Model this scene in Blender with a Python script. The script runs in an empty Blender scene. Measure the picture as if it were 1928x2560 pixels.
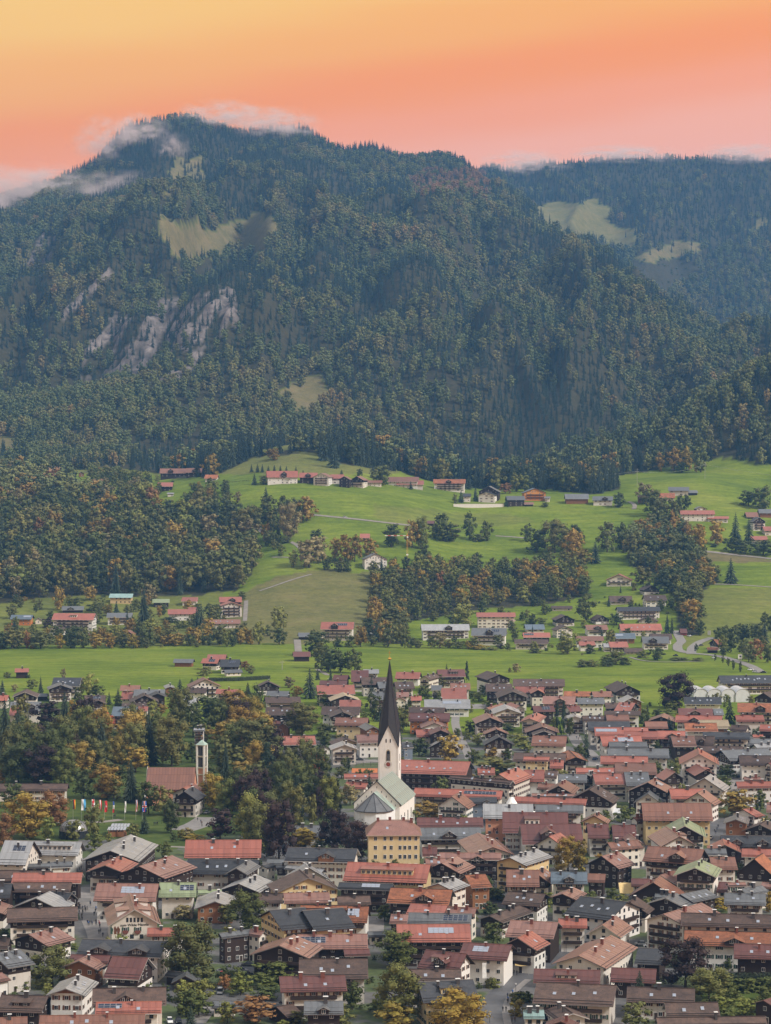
import bpy, bmesh, math, random
import numpy as np
from mathutils import Vector, Matrix
R = math.radians
random.seed(7)
S = bpy.context.scene
COL = S.collection

# ------------------------------------------------------------------ camera, light, exposure
F, H, HOR, CXP, CYP = 6000.0, 167.0, 1120.0, 964.0, 1280.0
TILT = math.atan((HOR - CYP) / F)
cam_d = bpy.data.cameras.new('camera'); cam = bpy.data.objects.new('camera', cam_d); COL.objects.link(cam)
cam.location = (0, 0, H); cam.rotation_euler = (math.pi / 2 + TILT, 0, 0)
cam_d.sensor_fit = 'VERTICAL'; cam_d.sensor_height = 36.0; cam_d.lens = F / 2560 * 36.0
cam_d.clip_start = 1.0; cam_d.clip_end = 30000
S.camera = cam
SUN_EL, SUN_AZ = R(40), R(118)          # azimuth clockwise from +Y (the view direction)
HAZE = 0.47e-4
W = bpy.data.worlds.new('World'); S.world = W; W.use_nodes = True
def build_world():
    nt = W.node_tree; nt.nodes.clear(); N = nt.nodes.new; L = nt.links.new
    out = N('ShaderNodeOutputWorld'); bg = N('ShaderNodeBackground')
    tc = N('ShaderNodeTexCoord'); sep = N('ShaderNodeSeparateXYZ'); L(tc.outputs['Generated'], sep.inputs[0])
    # evening glow by elevation, a little lower on one side, as the clouds in view show it
    nz = N('ShaderNodeTexNoise'); nz.inputs['Scale'].default_value = 3.0; nz.inputs['Detail'].default_value = 3
    mp = N('ShaderNodeMapping'); mp.inputs['Scale'].default_value = (1.2, 1.2, 9.0); L(tc.outputs['Generated'], mp.inputs[0]); L(mp.outputs[0], nz.inputs['Vector'])
    a = N('ShaderNodeMath'); a.operation = 'MULTIPLY_ADD'; L(sep.outputs[0], a.inputs[0]); a.inputs[1].default_value = -0.14; L(sep.outputs[2], a.inputs[2])
    b = N('ShaderNodeMath'); b.operation = 'MULTIPLY_ADD'; L(nz.outputs[0], b.inputs[0]); b.inputs[1].default_value = 0.022; L(a.outputs[0], b.inputs[2])
    c = N('ShaderNodeMath'); c.operation = 'SUBTRACT'; L(b.outputs[0], c.inputs[0]); c.inputs[1].default_value = 0.011
    rp = N('ShaderNodeValToRGB'); cr = rp.color_ramp; cr.interpolation = 'EASE'
    stops = [(0.0, (.86, .38, .27)), (.085, (.96, .42, .28)), (.112, (.97, .40, .225)), (.130, (.97, .33, .12)), (.148, (.96, .29, .035)),
             (.167, (.95, .40, .052)), (.190, (.95, .52, .09)), (.215, (.93, .56, .11)), (.30, (.84, .66, .44)), (.50, (.66, .62, .58)), (1.0, (.62, .63, .65))]
    while len(cr.elements) < len(stops): cr.elements.new(0.5)
    for e, (p, col) in zip(cr.elements, stops): e.position = p; e.color = (*col, 1)
    L(c.outputs[0], rp.inputs[0])
    sky = N('ShaderNodeTexSky'); sky.sky_type = 'NISHITA'; sky.sun_disc = False; sky.sun_elevation = SUN_EL; sky.sun_rotation = SUN_AZ
    sc = N('ShaderNodeVectorMath'); sc.operation = 'SCALE'; L(sky.outputs[0], sc.inputs[0]); sc.inputs['Scale'].default_value = 0.10
    mr = N('ShaderNodeMapRange'); L(sep.outputs[2], mr.inputs[0]); mr.inputs[1].default_value = 0.28; mr.inputs[2].default_value = 0.75
    mr.inputs[3].default_value = 0.0; mr.inputs[4].default_value = 0.2
    mx = N('ShaderNodeMix'); mx.data_type = 'RGBA'; L(mr.outputs[0], mx.inputs[0]); L(rp.outputs[0], mx.inputs[6]); L(sc.outputs[0], mx.inputs[7])
    L(mx.outputs[2], bg.inputs[0]); bg.inputs[1].default_value = 1.0
    L(bg.outputs[0], out.inputs[0])
build_world()
sun_d = bpy.data.lights.new('sun', 'SUN'); sun_d.energy = 3.4; sun_d.angle = R(12); sun_d.color = (1.0, 0.95, 0.88)
sun = bpy.data.objects.new('sun', sun_d); COL.objects.link(sun)
sdir = Vector((math.sin(SUN_AZ) * math.cos(SUN_EL), math.cos(SUN_AZ) * math.cos(SUN_EL), math.sin(SUN_EL)))
sun.rotation_euler = (-sdir).to_track_quat('-Z', 'Y').to_euler()
S.view_settings.view_transform = 'Standard'; S.view_settings.look = 'None'; S.view_settings.gamma = 1.0
S.view_settings.use_curve_mapping = False; S.view_settings.exposure = 0.30
S.render.engine = 'CYCLES'
cy = S.cycles
cy.max_bounces = 5; cy.diffuse_bounces = 2; cy.glossy_bounces = 2; cy.transmission_bounces = 2; cy.volume_bounces = 1
cy.use_denoising = True
try: cy.denoiser = 'OPENIMAGEDENOISE'
except Exception: pass

# ------------------------------------------------------------------ terrain function
def wd(d): return np.interp(np.asarray(d, float), [0, 3250, 4850, 8000], [0, 3250, 6210, 9360])
def pyz(d, py): return H + (HOR - py) / F * d
FOOT_L = [(2150,1572),(2300,1510),(2500,1395),(2700,1290),(2850,1225),(3000,1190),(3150,1165),(3300,1135)]
FOOT_7 = [(2100,1602),(2250,1520),(2400,1420),(2550,1335),(2700,1228),(2790,1195),(2880,1165),(2960,1125),(3080,1108),(3200,1140),(3300,1145)]
FOOT_C = [(2120,1585),(2250,1530),(2400,1450),(2520,1385),(2640,1320),(2740,1260),(2820,1235),(2950,1215),(3100,1200),(3300,1180)]
COLS = {
 -2600: FOOT_L + [(4800,600),(5200,720),(6300,800),(7200,900)],
 -400: FOOT_L + [(4800,520),(5200,640),(6300,800),(7200,900)],
 0: FOOT_L[:-1] + [(3300,1118),(3400,1092),(4800,490),(5200,640),(6300,780),(7200,900)],
 120: FOOT_L + [(4800,478),(5200,640),(6300,780),(7200,900)],
 240: FOOT_L + [(4800,436),(5200,600),(6300,780),(7200,900)],
 325: FOOT_L + [(4800,324),(5200,520),(6300,780),(7200,900)],
 400: [(2150,1572),(2300,1520),(2500,1400),(2700,1280),(2800,1230),(2950,1205),(3100,1190),(3300,1150),(4800,312),(5200,500),(6300,780),(7200,900)],
 560: [(2150,1575),(2300,1510),(2500,1395),(2650,1290),(2740,1225),(2850,1195),(2950,1170),(3050,1150),(3150,1150),(3300,1150),(4800,318),(5200,500),(6300,700),(7200,900)],
 700: FOOT_7 + [(4800,336),(5200,500),(6300,700),(7200,900)],
 850: FOOT_7 + [(4800,360),(5200,500),(6300,600),(7200,900)],
 1000: [(2100,1602),(2250,1525),(2400,1430),(2550,1335),(2700,1238),(2800,1215),(2920,1190),(3020,1160),(3120,1160),(3300,1160),(4800,382),(5200,500),(6300,470),(7200,700)],
 1150: FOOT_C + [(4750,396),(5100,520),(6300,428),(7200,600)],
 1300: FOOT_C + [(4650,515),(5000,640),(6300,424),(7200,600)],
 1450: [(2120,1585),(2250,1525),(2400,1445),(2520,1380),(2640,1315),(2740,1262),(2820,1235),(2950,1200),(3100,1165),(3300,1150),(4500,630),(4850,770),(6300,404),(7200,600)],
 1600: [(2120,1590),(2250,1520),(2380,1450),(2500,1390),(2620,1320),(2740,1260),(2820,1225),(2900,1195),(3000,1195),(3080,1130),(3160,1085),(3200,1080),(3300,1120),(4450,722),(4800,830),(6300,400),(7200,600)],
 1750: [(2120,1595),(2260,1500),(2380,1440),(2500,1390),(2620,1320),(2740,1255),(2880,1188),(2960,1182),(3030,1180),(3100,1080),(3180,1008),(3220,1000),(3320,1070),(3600,1060),(4600,872),(4820,940),(6300,400),(7200,600)],
 1928: [(2120,1595),(2260,1500),(2380,1440),(2500,1395),(2620,1330),(2740,1265),(2880,1222),(2980,1190),(3060,1060),(3160,935),(3220,905),(3320,1010),(3600,1030),(4600,930),(4820,980),(6300,405),(7200,600)],
 2300: [(2120,1595),(2260,1500),(2380,1440),(2500,1395),(2620,1330),(2740,1265),(2880,1222),(2980,1190),(3060,1040),(3160,880),(3220,845),(3330,960),(3600,980),(4600,960),(4820,1000),(6300,430),(7200,600)],
 4600: [(2120,1595),(2260,1500),(2500,1395),(2740,1265),(2980,1190),(3160,880),(3220,860),(3330,960),(4450,1000),(6300,500),(7200,600)],
}
GU = np.arange(-2600, 4601, 10.0); GD = np.arange(0, 8561, 10.0)
def _build_grid():
    keys = sorted(COLS); prof = []
    for k in keys:
        pts = [(0, 0.0), (1990, 0.0)] + [(float(wd(d)), pyz(float(wd(d)), p)) for d, p in COLS[k]]
        prof.append(np.interp(GD, [p[0] for p in pts], [p[1] for p in pts]))
    prof = np.array(prof); Z = np.empty((len(GU), len(GD)))
    for j in range(len(GD)): Z[:, j] = np.interp(GU, keys, prof[:, j])
    def smooth(A, s, ax):
        n = int(3 * s); k = np.exp(-0.5 * (np.arange(-n, n + 1) / s) ** 2); k /= k.sum()
        P = np.pad(A, [(n, n) if i == ax else (0, 0) for i in range(2)], mode='edge')
        return np.apply_along_axis(lambda v: np.convolve(v, k, 'valid'), ax, P)
    Z = smooth(smooth(Z, 2.2, 1), 3.0, 0)
    return Z
def vnoise(x, y, seed=0):
    xi = np.floor(x).astype(np.int64); yi = np.floor(y).astype(np.int64); fx = x - xi; fy = y - yi
    fx = fx * fx * (3 - 2 * fx); fy = fy * fy * (3 - 2 * fy)
    def h(a, b):
        n = (a * 374761393 + b * 668265263 + seed * 1442695041) & 0x7fffffff
        n = ((n ^ (n >> 13)) * 1274126177) & 0x7fffffff
        return ((n ^ (n >> 16)) & 0xffff) / 65535.0
    return (h(xi, yi) * (1 - fx) + h(xi + 1, yi) * fx) * (1 - fy) + (h(xi, yi + 1) * (1 - fx) + h(xi + 1, yi + 1) * fx) * fy
def fbm(x, y, seed=0, o=4):
    t = 0; a = 0.5; n = 0
    for i in range(o):
        t = t + a * vnoise(x * 2 ** i, y * 2 ** i, seed + i * 17); n += a; a *= 0.5
    return t / n
GZ = _build_grid()
_uu, _dd = np.meshgrid(GU, GD, indexing='ij'); _xx = (_uu - CXP) / F * _dd
_m = np.clip((_dd - 3420) / 450, 0, 1) * np.clip((_uu + 100) * 0 + 1, 0, 1)
_wx = _xx + 90 * fbm(_dd / 400, _xx / 400, 5)
_rid = np.abs(2 * fbm(_wx / 230, _dd / 1500, 11, 3) - 1)
_dm = np.interp(_dd, wd([3300, 3900, 4700, 5000, 5600, 6300]), [1.2, 2.3, .3, .7, .9, .2])
GZ = GZ + _m * _dm * ((0.33 - _rid) * 165 + (fbm(_xx / 120, _dd / 160, 31, 4) - 0.5) * 46)
_fm = np.clip((_dd - 2030) / 200, 0, 1) * (1 - _m)
GZ = GZ + _fm * (fbm(_xx / 150, _dd / 150, 41, 3) - 0.5) * 5
GZ = np.maximum(GZ, 0)
GZ[:, GD <= 1990] = 0
def zt(x, y):
    x = np.asarray(x, float); y = np.asarray(y, float)
    u = x / np.maximum(y, 1) * F + CXP
    fu = np.clip((u - GU[0]) / 10.0, 0, len(GU) - 1.001); fd = np.clip(y / 10.0, 0, len(GD) - 1.001)
    i = fu.astype(int); j = fd.astype(int); a = fu - i; b = fd - j
    return (GZ[i, j] * (1 - a) + GZ[i + 1, j] * a) * (1 - b) + (GZ[i, j + 1] * (1 - a) + GZ[i + 1, j + 1] * a) * b
def zt1(x, y): return float(zt(np.array([x]), np.array([y]))[0])
CT, ST = math.cos(TILT), math.sin(TILT)
def ray(px, py):                     # direction with y = 1
    a = (px - CXP); b = (CYP - py)
    y = F * CT - b * ST; z = F * ST + b * CT
    return a / y, z / y
def proj(p):
    x, y, z = p[0], p[1], p[2] - H
    f = y * CT + z * ST; u = -y * ST + z * CT
    return CXP + F * x / f, CYP - F * u / f
_DS = np.arange(330, 8500, 1.0)
def hit(px, py, h=0.0):              # first ground point (raised by h) that the pixel looks at
    tx, tz = ray(px, py)
    if h == 0 or py > 1750:
        if tz < 0:
            d = (h - H) / tz
            if d < 1990: return Vector((tx * d, d, h))
    zz = H + _DS * tz - zt(_DS * tx, _DS) - h
    k = np.nonzero(zz <= 0)[0]
    if len(k) == 0: return None
    d = float(_DS[k[0]]); return Vector((tx * d, d, H + d * tz))
def plane_hit(px, py, z):
    tx, tz = ray(px, py); d = (z - H) / tz
    return Vector((tx * d, d, z))
KZ = 500 / 1666.0
ORG = {'Z': (0, 0)}
for r_, y0 in zip('ABCDE', (2200, 1920, 1640, 1340, 1060)):
    for c_, x0 in zip('1234', (0, 476, 952, 1428)): ORG[r_ + c_] = (x0, y0)
def P(t, x, y):
    o = ORG[t]; k = 1.0 if t == 'Z' else KZ
    return o[0] + x * k, o[1] + y * k

# ------------------------------------------------------------------ materials
MATS = {}
def mk(name):
    m = bpy.data.materials.new(name); m.use_nodes = True; nt = m.node_tree
    return m, nt, nt.nodes['Principled BSDF'], nt.nodes.new, nt.links.new
def ramp(N, stops):
    r = N('ShaderNodeValToRGB'); cr = r.color_ramp
    while len(cr.elements) < len(stops): cr.elements.new(0.5)
    for e, (p, c) in zip(cr.elements, stops): e.position = p; e.color = (*c, 1)
    return r
def mixrgb(N, L, fac, a, b, mode='MIX'):
    m = N('ShaderNodeMix'); m.data_type = 'RGBA'; m.blend_type = mode
    for s, v in ((0, fac), (6, a), (7, b)):
        if isinstance(v, (int, float)): m.inputs[s].default_value = v
        elif isinstance(v, tuple): m.inputs[s].default_value = (*v, 1)
        else: L(v, m.inputs[s])
    return m.outputs[2]
def noise(N, L, scale, detail=4, coord='Object', stretch=None, rough=0.55):
    t = N('ShaderNodeTexCoord'); n = N('ShaderNodeTexNoise'); n.inputs['Scale'].default_value = scale; n.inputs['Detail'].default_value = detail
    n.inputs['Roughness'].default_value = rough
    src = t.outputs[coord]
    if coord == 'World':
        pass
    if stretch:
        mp = N('ShaderNodeMapping'); mp.inputs['Scale'].default_value = stretch; L(src, mp.inputs[0]); src = mp.outputs[0]
    L(src, n.inputs['Vector']); return n.outputs[0]
def simple(name, col, rough=0.7, metal=0.0, var=0.15, scale=0.6, spec=0.4, randv=0.0, stretch=None):
    m, nt, b, N, L = mk(name)
    n = noise(N, L, scale, 5, stretch=stretch)
    lo = tuple(c * (1 - var) for c in col); hi = tuple(min(1, c * (1 + var)) for c in col)
    rp = ramp(N, [(0.3, lo), (0.7, hi)]); L(n, rp.inputs[0]); out = rp.outputs[0]
    if randv:
        oi = N('ShaderNodeObjectInfo'); mr = N('ShaderNodeMapRange'); L(oi.outputs['Random'], mr.inputs[0])
        mr.inputs[3].default_value = 1 - randv; mr.inputs[4].default_value = 1 + randv
        h = N('ShaderNodeHueSaturation'); L(mr.outputs[0], h.inputs['Value']); L(out, h.inputs['Color']); out = h.outputs[0]
    L(out, b.inputs['Base Color']); b.inputs['Roughness'].default_value = rough; b.inputs['Metallic'].default_value = metal
    b.inputs['Specular IOR Level'].default_value = spec
    MATS[name] = m; return m
ROOF = {  # code: (name, colour, roughness, metallic, kind)
 'r': ('red', (0.375, 0.122, 0.080), .42, .0, 'metal'), 'p': ('pinkish copper', (0.325, 0.165, 0.125), .36, .12, 'metal'),
 'm': ('maroon', (0.145, 0.048, 0.036), .5, .0, 'metal'), 'c': ('rusty brown', (0.245, 0.110, 0.070), .5, .0, 'metal'),
 'o': ('orange tile', (0.32, 0.115, 0.052), .7, .0, 'tile'), 'b': ('brown tile', (0.100, 0.062, 0.047), .65, .0, 'tile'),
 'd': ('anthracite', (0.048, 0.050, 0.056), .55, .0, 'tile'), 'g': ('grey metal', (0.165, 0.17, 0.175), .42, .15, 'metal'),
 'l': ('silver metal', (0.42, 0.42, 0.42), .38, .25, 'metal'), 'n': ('pale green', (0.30, 0.36, 0.20), .5, .0, 'metal'),
 'u': ('blue-grey', (0.13, 0.17, 0.21), .45, .05, 'metal'), 'v': ('teal copper', (0.28, 0.42, 0.40), .5, .0, 'metal'),
 'y': ('yellowish rusted', (0.44, 0.35, 0.22), .55, .0, 'metal')}
def roof_mat(code):
    nm, col, ro, me, kind = ROOF[code]
    m, nt, b, N, L = mk('roof_' + nm.replace(' ', '_').replace('-', '_'))
    n1 = noise(N, L, 0.35, 5); n2 = noise(N, L, 3.0, 3, stretch=(1, 0.15, 1))
    a = mixrgb(N, L, n1, tuple(c * .55 for c in col), tuple(min(1, c * 1.2) for c in col))
    if kind == 'tile':
        n3 = noise(N, L, .55, 6, stretch=(.5, 1, 1), rough=.7); pr = ramp(N, [(.32, (.62, .62, .62)), (.5, (1, 1, 1)), (.68, (1.45, 1.4, 1.32))]); L(n3, pr.inputs[0]); a = mixrgb(N, L, .85, a, pr.outputs[0], 'MULTIPLY')
        vo = N('ShaderNodeTexVoronoi'); vo.inputs['Scale'].default_value = 1.6; tv = N('ShaderNodeTexCoord'); L(tv.outputs['Object'], vo.inputs['Vector']); hv = N('ShaderNodeMapRange'); L(vo.outputs['Color'], hv.inputs[0]); hv.inputs[3].default_value = .82; hv.inputs[4].default_value = 1.2
        sv = N('ShaderNodeVectorMath'); sv.operation = 'SCALE'; L(a, sv.inputs[0]); L(hv.outputs[0], sv.inputs['Scale']); a = sv.outputs[0]
    st = ramp(N, [(0.42, (1, 1, 1)), (0.75, (0.52, 0.49, 0.47))]); L(n2, st.inputs[0])
    a = mixrgb(N, L, 0.6, a, st.outputs[0], 'MULTIPLY')
    oi = N('ShaderNodeObjectInfo'); mr = N('ShaderNodeMapRange'); L(oi.outputs['Random'], mr.inputs[0])
    mr.inputs[3].default_value = 0.80; mr.inputs[4].default_value = 1.2
    mu = N('ShaderNodeVectorMath'); mu.operation = 'SCALE'; L(a, mu.inputs[0]); L(mr.outputs[0], mu.inputs['Scale'])
    L(mu.outputs[0], b.inputs['Base Color']); b.inputs['Metallic'].default_value = me; b.inputs['Specular IOR Level'].default_value = .75 if kind == 'metal' else .55
    rr = N('ShaderNodeMapRange'); L(n1, rr.inputs[0]); rr.inputs[3].default_value = ro - .16; rr.inputs[4].default_value = ro + .08; L(rr.outputs[0], b.inputs['Roughness'])
    tc = N('ShaderNodeTexCoord'); br = N('ShaderNodeTexBrick'); L(tc.outputs['Object'], br.inputs['Vector'])
    br.inputs['Scale'].default_value = 1.0
    if kind == 'tile': br.inputs['Brick Width'].default_value = .35; br.inputs['Row Height'].default_value = .38; br.inputs['Mortar Size'].default_value = .03
    else: br.offset = 0; br.inputs['Brick Width'].default_value = .7; br.inputs['Row Height'].default_value = 40; br.inputs['Mortar Size'].default_value = .04
    bp = N('ShaderNodeBump'); bp.inputs['Strength'].default_value = .35; bp.inputs['Distance'].default_value = .05; bp.invert = True
    L(br.outputs['Fac'], bp.inputs['Height']); L(bp.outputs[0], b.inputs['Normal'])
    return m
RM = {k: roof_mat(k) for k in ROOF}
def wood(name, col, randv=.2):
    m, nt, b, N, L = mk(name)
    n = noise(N, L, 1.0, 4, stretch=(5, 5, .3)); a = mixrgb(N, L, n, tuple(c * .55 for c in col), tuple(c * 1.4 for c in col))
    oi = N('ShaderNodeObjectInfo'); mr = N('ShaderNodeMapRange'); L(oi.outputs['Random'], mr.inputs[0]); mr.inputs[3].default_value = 1 - randv; mr.inputs[4].default_value = 1 + randv
    mu = N('ShaderNodeVectorMath'); mu.operation = 'SCALE'; L(a, mu.inputs[0]); L(mr.outputs[0], mu.inputs['Scale'])
    L(mu.outputs[0], b.inputs['Base Color']); b.inputs['Roughness'].default_value = .75; b.inputs['Specular IOR Level'].default_value = .25
    wv = N('ShaderNodeTexWave'); tc = N('ShaderNodeTexCoord'); L(tc.outputs['Object'], wv.inputs[0]); wv.inputs['Scale'].default_value = 2.0
    bp = N('ShaderNodeBump'); bp.inputs['Strength'].default_value = .3; bp.inputs['Distance'].default_value = .04; L(wv.outputs['Fac'], bp.inputs['Height']); L(bp.outputs[0], b.inputs['Normal'])
    MATS[name] = m; return m
wood('dark_wood', (0.035, 0.022, 0.017)); wood('warm_wood', (0.23, 0.105, 0.05)); wood('trim_wood', (0.055, 0.036, 0.028)); wood('orange_wood', (0.48, 0.22, 0.06))
def plaster(name, col):
    m, nt, b, N, L = mk(name)
    n = noise(N, L, .5, 5); n2 = noise(N, L, 1.2, 4, stretch=(1, 1, .2))
    a = mixrgb(N, L, n, tuple(c * .86 for c in col), col)
    st = ramp(N, [(.5, (1, 1, 1)), (.8, (.8, .77, .72))]); L(n2, st.inputs[0]); a = mixrgb(N, L, .6, a, st.outputs[0], 'MULTIPLY')
    oi = N('ShaderNodeObjectInfo'); rv = ramp(N, [(0, (.74, .72, .70)), (.35, (.95, .92, .86)), (.7, (1.02, 1.02, 1.02)), (1, (.90, .93, .95))]); L(oi.outputs['Random'], rv.inputs[0]); a = mixrgb(N, L, 1.0, a, rv.outputs[0], 'MULTIPLY')
    L(a, b.inputs['Base Color']); b.inputs['Roughness'].default_value = .9; b.inputs['Specular IOR Level'].default_value = .15
    MATS[name] = m
plaster('white_plaster', (.74, .71, .67)); plaster('cream_plaster', (.66, .52, .30)); plaster('salmon_plaster', (.62, .30, .19))
plaster('orange_plaster', (.58, .22, .07)); plaster('blue_plaster', (.22, .27, .35)); plaster('church_plaster', (.84, .83, .81)); plaster('stone_trim', (.62, .55, .42)); plaster('red_plaster', (.4, .08, .05))
simple('glass', (.022, .026, .032), .12, 0, .3, 1, .6); simple('frame_white', (.72, .70, .67), .5); simple('shutter_brown', (.13, .05, .025), .6); simple('shutter_green', (.03, .07, .05), .6)
simple('chimney_brick', (.16, .055, .04), .85, 0, .3, 3); simple('chimney_dark', (.05, .045, .045), .7, .0, .3); simple('cap_white', (.78, .77, .75), .4); simple('solar_dark', (.022, .03, .055), .18, 0, .2, 1, .6)
simple('solar_pale', (.34, .38, .46), .2, .1, .1); simple('asphalt', (.105, .105, .11), .55, 0, .25, .15, .4); simple('paving', (.24, .22, .205), .6, 0, .2, .3)
simple('gravel_path', (.25, .22, .19), .9, 0, .2, .2); simple('kerb_stone', (.33, .32, .31), .8); simple('bark', (.06, .045, .035), .9, 0, .4, 3)
simple('spire_slate', (.022, .021, .022), .5, 0, .5, 1.2, .4, stretch=(3, 3, .3)); simple('gold', (.8, .5, .1), .25, .9); simple('clock_red', (.22, .04, .025), .6); simple('clock_white', (.75, .73, .7), .6)
simple('steel_pole', (.5, .5, .5), .4, .5); simple('concrete', (.38, .36, .34), .9, 0, .2, .4); simple('tyre', (.02, .02, .02), .8)
simple('trim_grey', (.17, .155, .145), .7); simple('trim_pale', (.46, .43, .40), .6); simple('tent_white', (.82, .82, .8), .6); simple('tent_yellow', (.62, .45, .20), .6); simple('clay_court', (.52, .16, .05), .9); simple('greenhouse_film', (.62, .64, .66), .35, 0, .08)
simple('skin', (.45, .28, .2), .6); simple('crane_yellow', (.75, .42, .05), .5); simple('crane_red', (.5, .08, .05), .5)
simple('louvre', (.16, .15, .14), .7); simple('dark_opening', (.012, .012, .013), .8)
for nm, c in (('flag_black', (.01, .01, .01)), ('flag_red', (.6, .03, .03)), ('flag_gold', (.8, .45, .02)), ('flag_white', (.8, .8, .8)), ('flag_blue', (.03, .08, .35)), ('flag_sky', (.12, .42, .75))): simple(nm, c, .8, 0, .05)
def copper_roof():
    m, nt, b, N, L = mk('verdigris_copper')
    n = noise(N, L, .16, 4, stretch=(1, .5, 1)); r = ramp(N, [(.30, (.20, .20, .165)), (.48, (.29, .34, .295)), (.62, (.40, .56, .49))]); L(n, r.inputs[0])
    L(r.outputs[0], b.inputs['Base Color']); b.inputs['Roughness'].default_value = .45; b.inputs['Metallic'].default_value = .1; MATS['verdigris_copper'] = m
copper_roof()
def tinted(name, rough, instancer=False, fixed=None, island=.18):
    m, nt, b, N, L = mk(name)
    if instancer:
        at = N('ShaderNodeAttribute'); at.attribute_type = 'INSTANCER'; at.attribute_name = 'tint'; col = at.outputs['Color']
    else:
        oi = N('ShaderNodeObjectInfo'); col = oi.outputs['Color']
    g = N('ShaderNodeNewGeometry'); mr = N('ShaderNodeMapRange'); L(g.outputs['Random Per Island'], mr.inputs[0]); mr.inputs[3].default_value = 1 - island; mr.inputs[4].default_value = 1 + island
    n = noise(N, L, 5.0, 3); nr = N('ShaderNodeMapRange'); L(n, nr.inputs[0]); nr.inputs[1].default_value = .3; nr.inputs[2].default_value = .7; nr.inputs[3].default_value = .8; nr.inputs[4].default_value = 1.2
    mm = N('ShaderNodeMath'); mm.operation = 'MULTIPLY'; L(mr.outputs[0], mm.inputs[0]); L(nr.outputs[0], mm.inputs[1])
    mu = N('ShaderNodeVectorMath'); mu.operation = 'SCALE'; L(col, mu.inputs[0]); L(mm.outputs[0], mu.inputs['Scale'])
    hs = N('ShaderNodeHueSaturation'); L(mu.outputs[0], hs.inputs['Color']); h2 = N('ShaderNodeMapRange'); L(g.outputs['Random Per Island'], h2.inputs[0]); h2.inputs[3].default_value = .493; h2.inputs[4].default_value = .507
    L(h2.outputs[0], hs.inputs['Hue']); L(hs.outputs[0], b.inputs['Base Color']); b.inputs['Roughness'].default_value = rough; b.inputs['Specular IOR Level'].default_value = .2
    MATS[name] = m
tinted('foliage', .7); tinted('foliage_far', .75, True, island=.09)
def paint():
    m, nt, b, N, L = mk('paint'); oi = N('ShaderNodeObjectInfo'); L(oi.outputs['Color'], b.inputs['Base Color']); b.inputs['Roughness'].default_value = .3; MATS['paint'] = m
    m, nt, b, N, L = mk('cloth'); oi = N('ShaderNodeObjectInfo'); L(oi.outputs['Color'], b.inputs['Base Color']); b.inputs['Roughness'].default_value = .85; MATS['cloth'] = m
paint()
M = MATS
# ------------------------------------------------------------------ small mesh helpers
def tag(o, label=None, cat=None, group=None, kind=None):
    if label: o['label'] = label
    if cat: o['category'] = cat
    if group: o['group'] = group
    if kind: o['kind'] = kind
    return o
def link(name, me, parent=None, loc=None):
    o = bpy.data.objects.new(name, me); COL.objects.link(o)
    if parent is not None: o.parent = parent
    if loc is not None: o.location = loc
    return o
def empty(name, loc, rz=0.0):
    o = bpy.data.objects.new(name, None); COL.objects.link(o); o.location = loc; o.rotation_euler = (0, 0, rz); o.empty_display_size = .5
    return o
class MB:
    def __init__(s): s.v = []; s.f = []; s.m = []
    def face(s, pts, mi=0):
        n = len(s.v); s.v += [tuple(p) for p in pts]; s.f.append(tuple(range(n, n + len(pts)))); s.m.append(mi)
    def box(s, c, d, mi=0, rot=None):
        x, y, z = d[0] / 2, d[1] / 2, d[2] / 2
        q = [Vector(p) for p in ((-x,-y,-z),(x,-y,-z),(x,y,-z),(-x,y,-z),(-x,-y,z),(x,-y,z),(x,y,z),(-x,y,z))]
        if rot is not None: q = [rot @ p for p in q]
        n = len(s.v); s.v += [tuple(p + Vector(c)) for p in q]
        for k in ((0,3,2,1),(4,5,6,7),(0,1,5,4),(1,2,6,5),(2,3,7,6),(3,0,4,7)): s.f.append(tuple(n + i for i in k)); s.m.append(mi)
    def prism(s, ring_a, ring_b, mi=0, cap=True):
        k = len(ring_a); n = len(s.v); s.v += [tuple(p) for p in ring_a] + [tuple(p) for p in ring_b]
        for i in range(k):
            j = (i + 1) % k; s.f.append((n + i, n + j, n + k + j, n + k + i)); s.m.append(mi)
        if cap:
            s.f.append(tuple(n + i for i in reversed(range(k)))); s.m.append(mi)
            s.f.append(tuple(n + k + i for i in range(k))); s.m.append(mi)
    def tube(s, a, b, ra, rb, k=6, mi=0):
        a = Vector(a); b = Vector(b); d = (b - a).normalized(); x = d.orthogonal().normalized(); y = d.cross(x)
        ring = lambda c, r: [c + (x * math.cos(2 * math.pi * i / k) + y * math.sin(2 * math.pi * i / k)) * r for i in range(k)]
        s.prism(ring(a, ra), ring(b, rb), mi)
    def mesh(s, name, mats):
        me = bpy.data.meshes.new(name); me.from_pydata(s.v, [], s.f)
        for m in mats: me.materials.append(m)
        if len(mats) > 1: me.polygons.foreach_set('material_index', s.m)
        me.update(); return me
    def obj(s, name, mats, parent=None, loc=None):
        if not isinstance(mats, (list, tuple)): mats = [mats]
        return link(name, s.mesh(name, mats), parent, loc)

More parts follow.
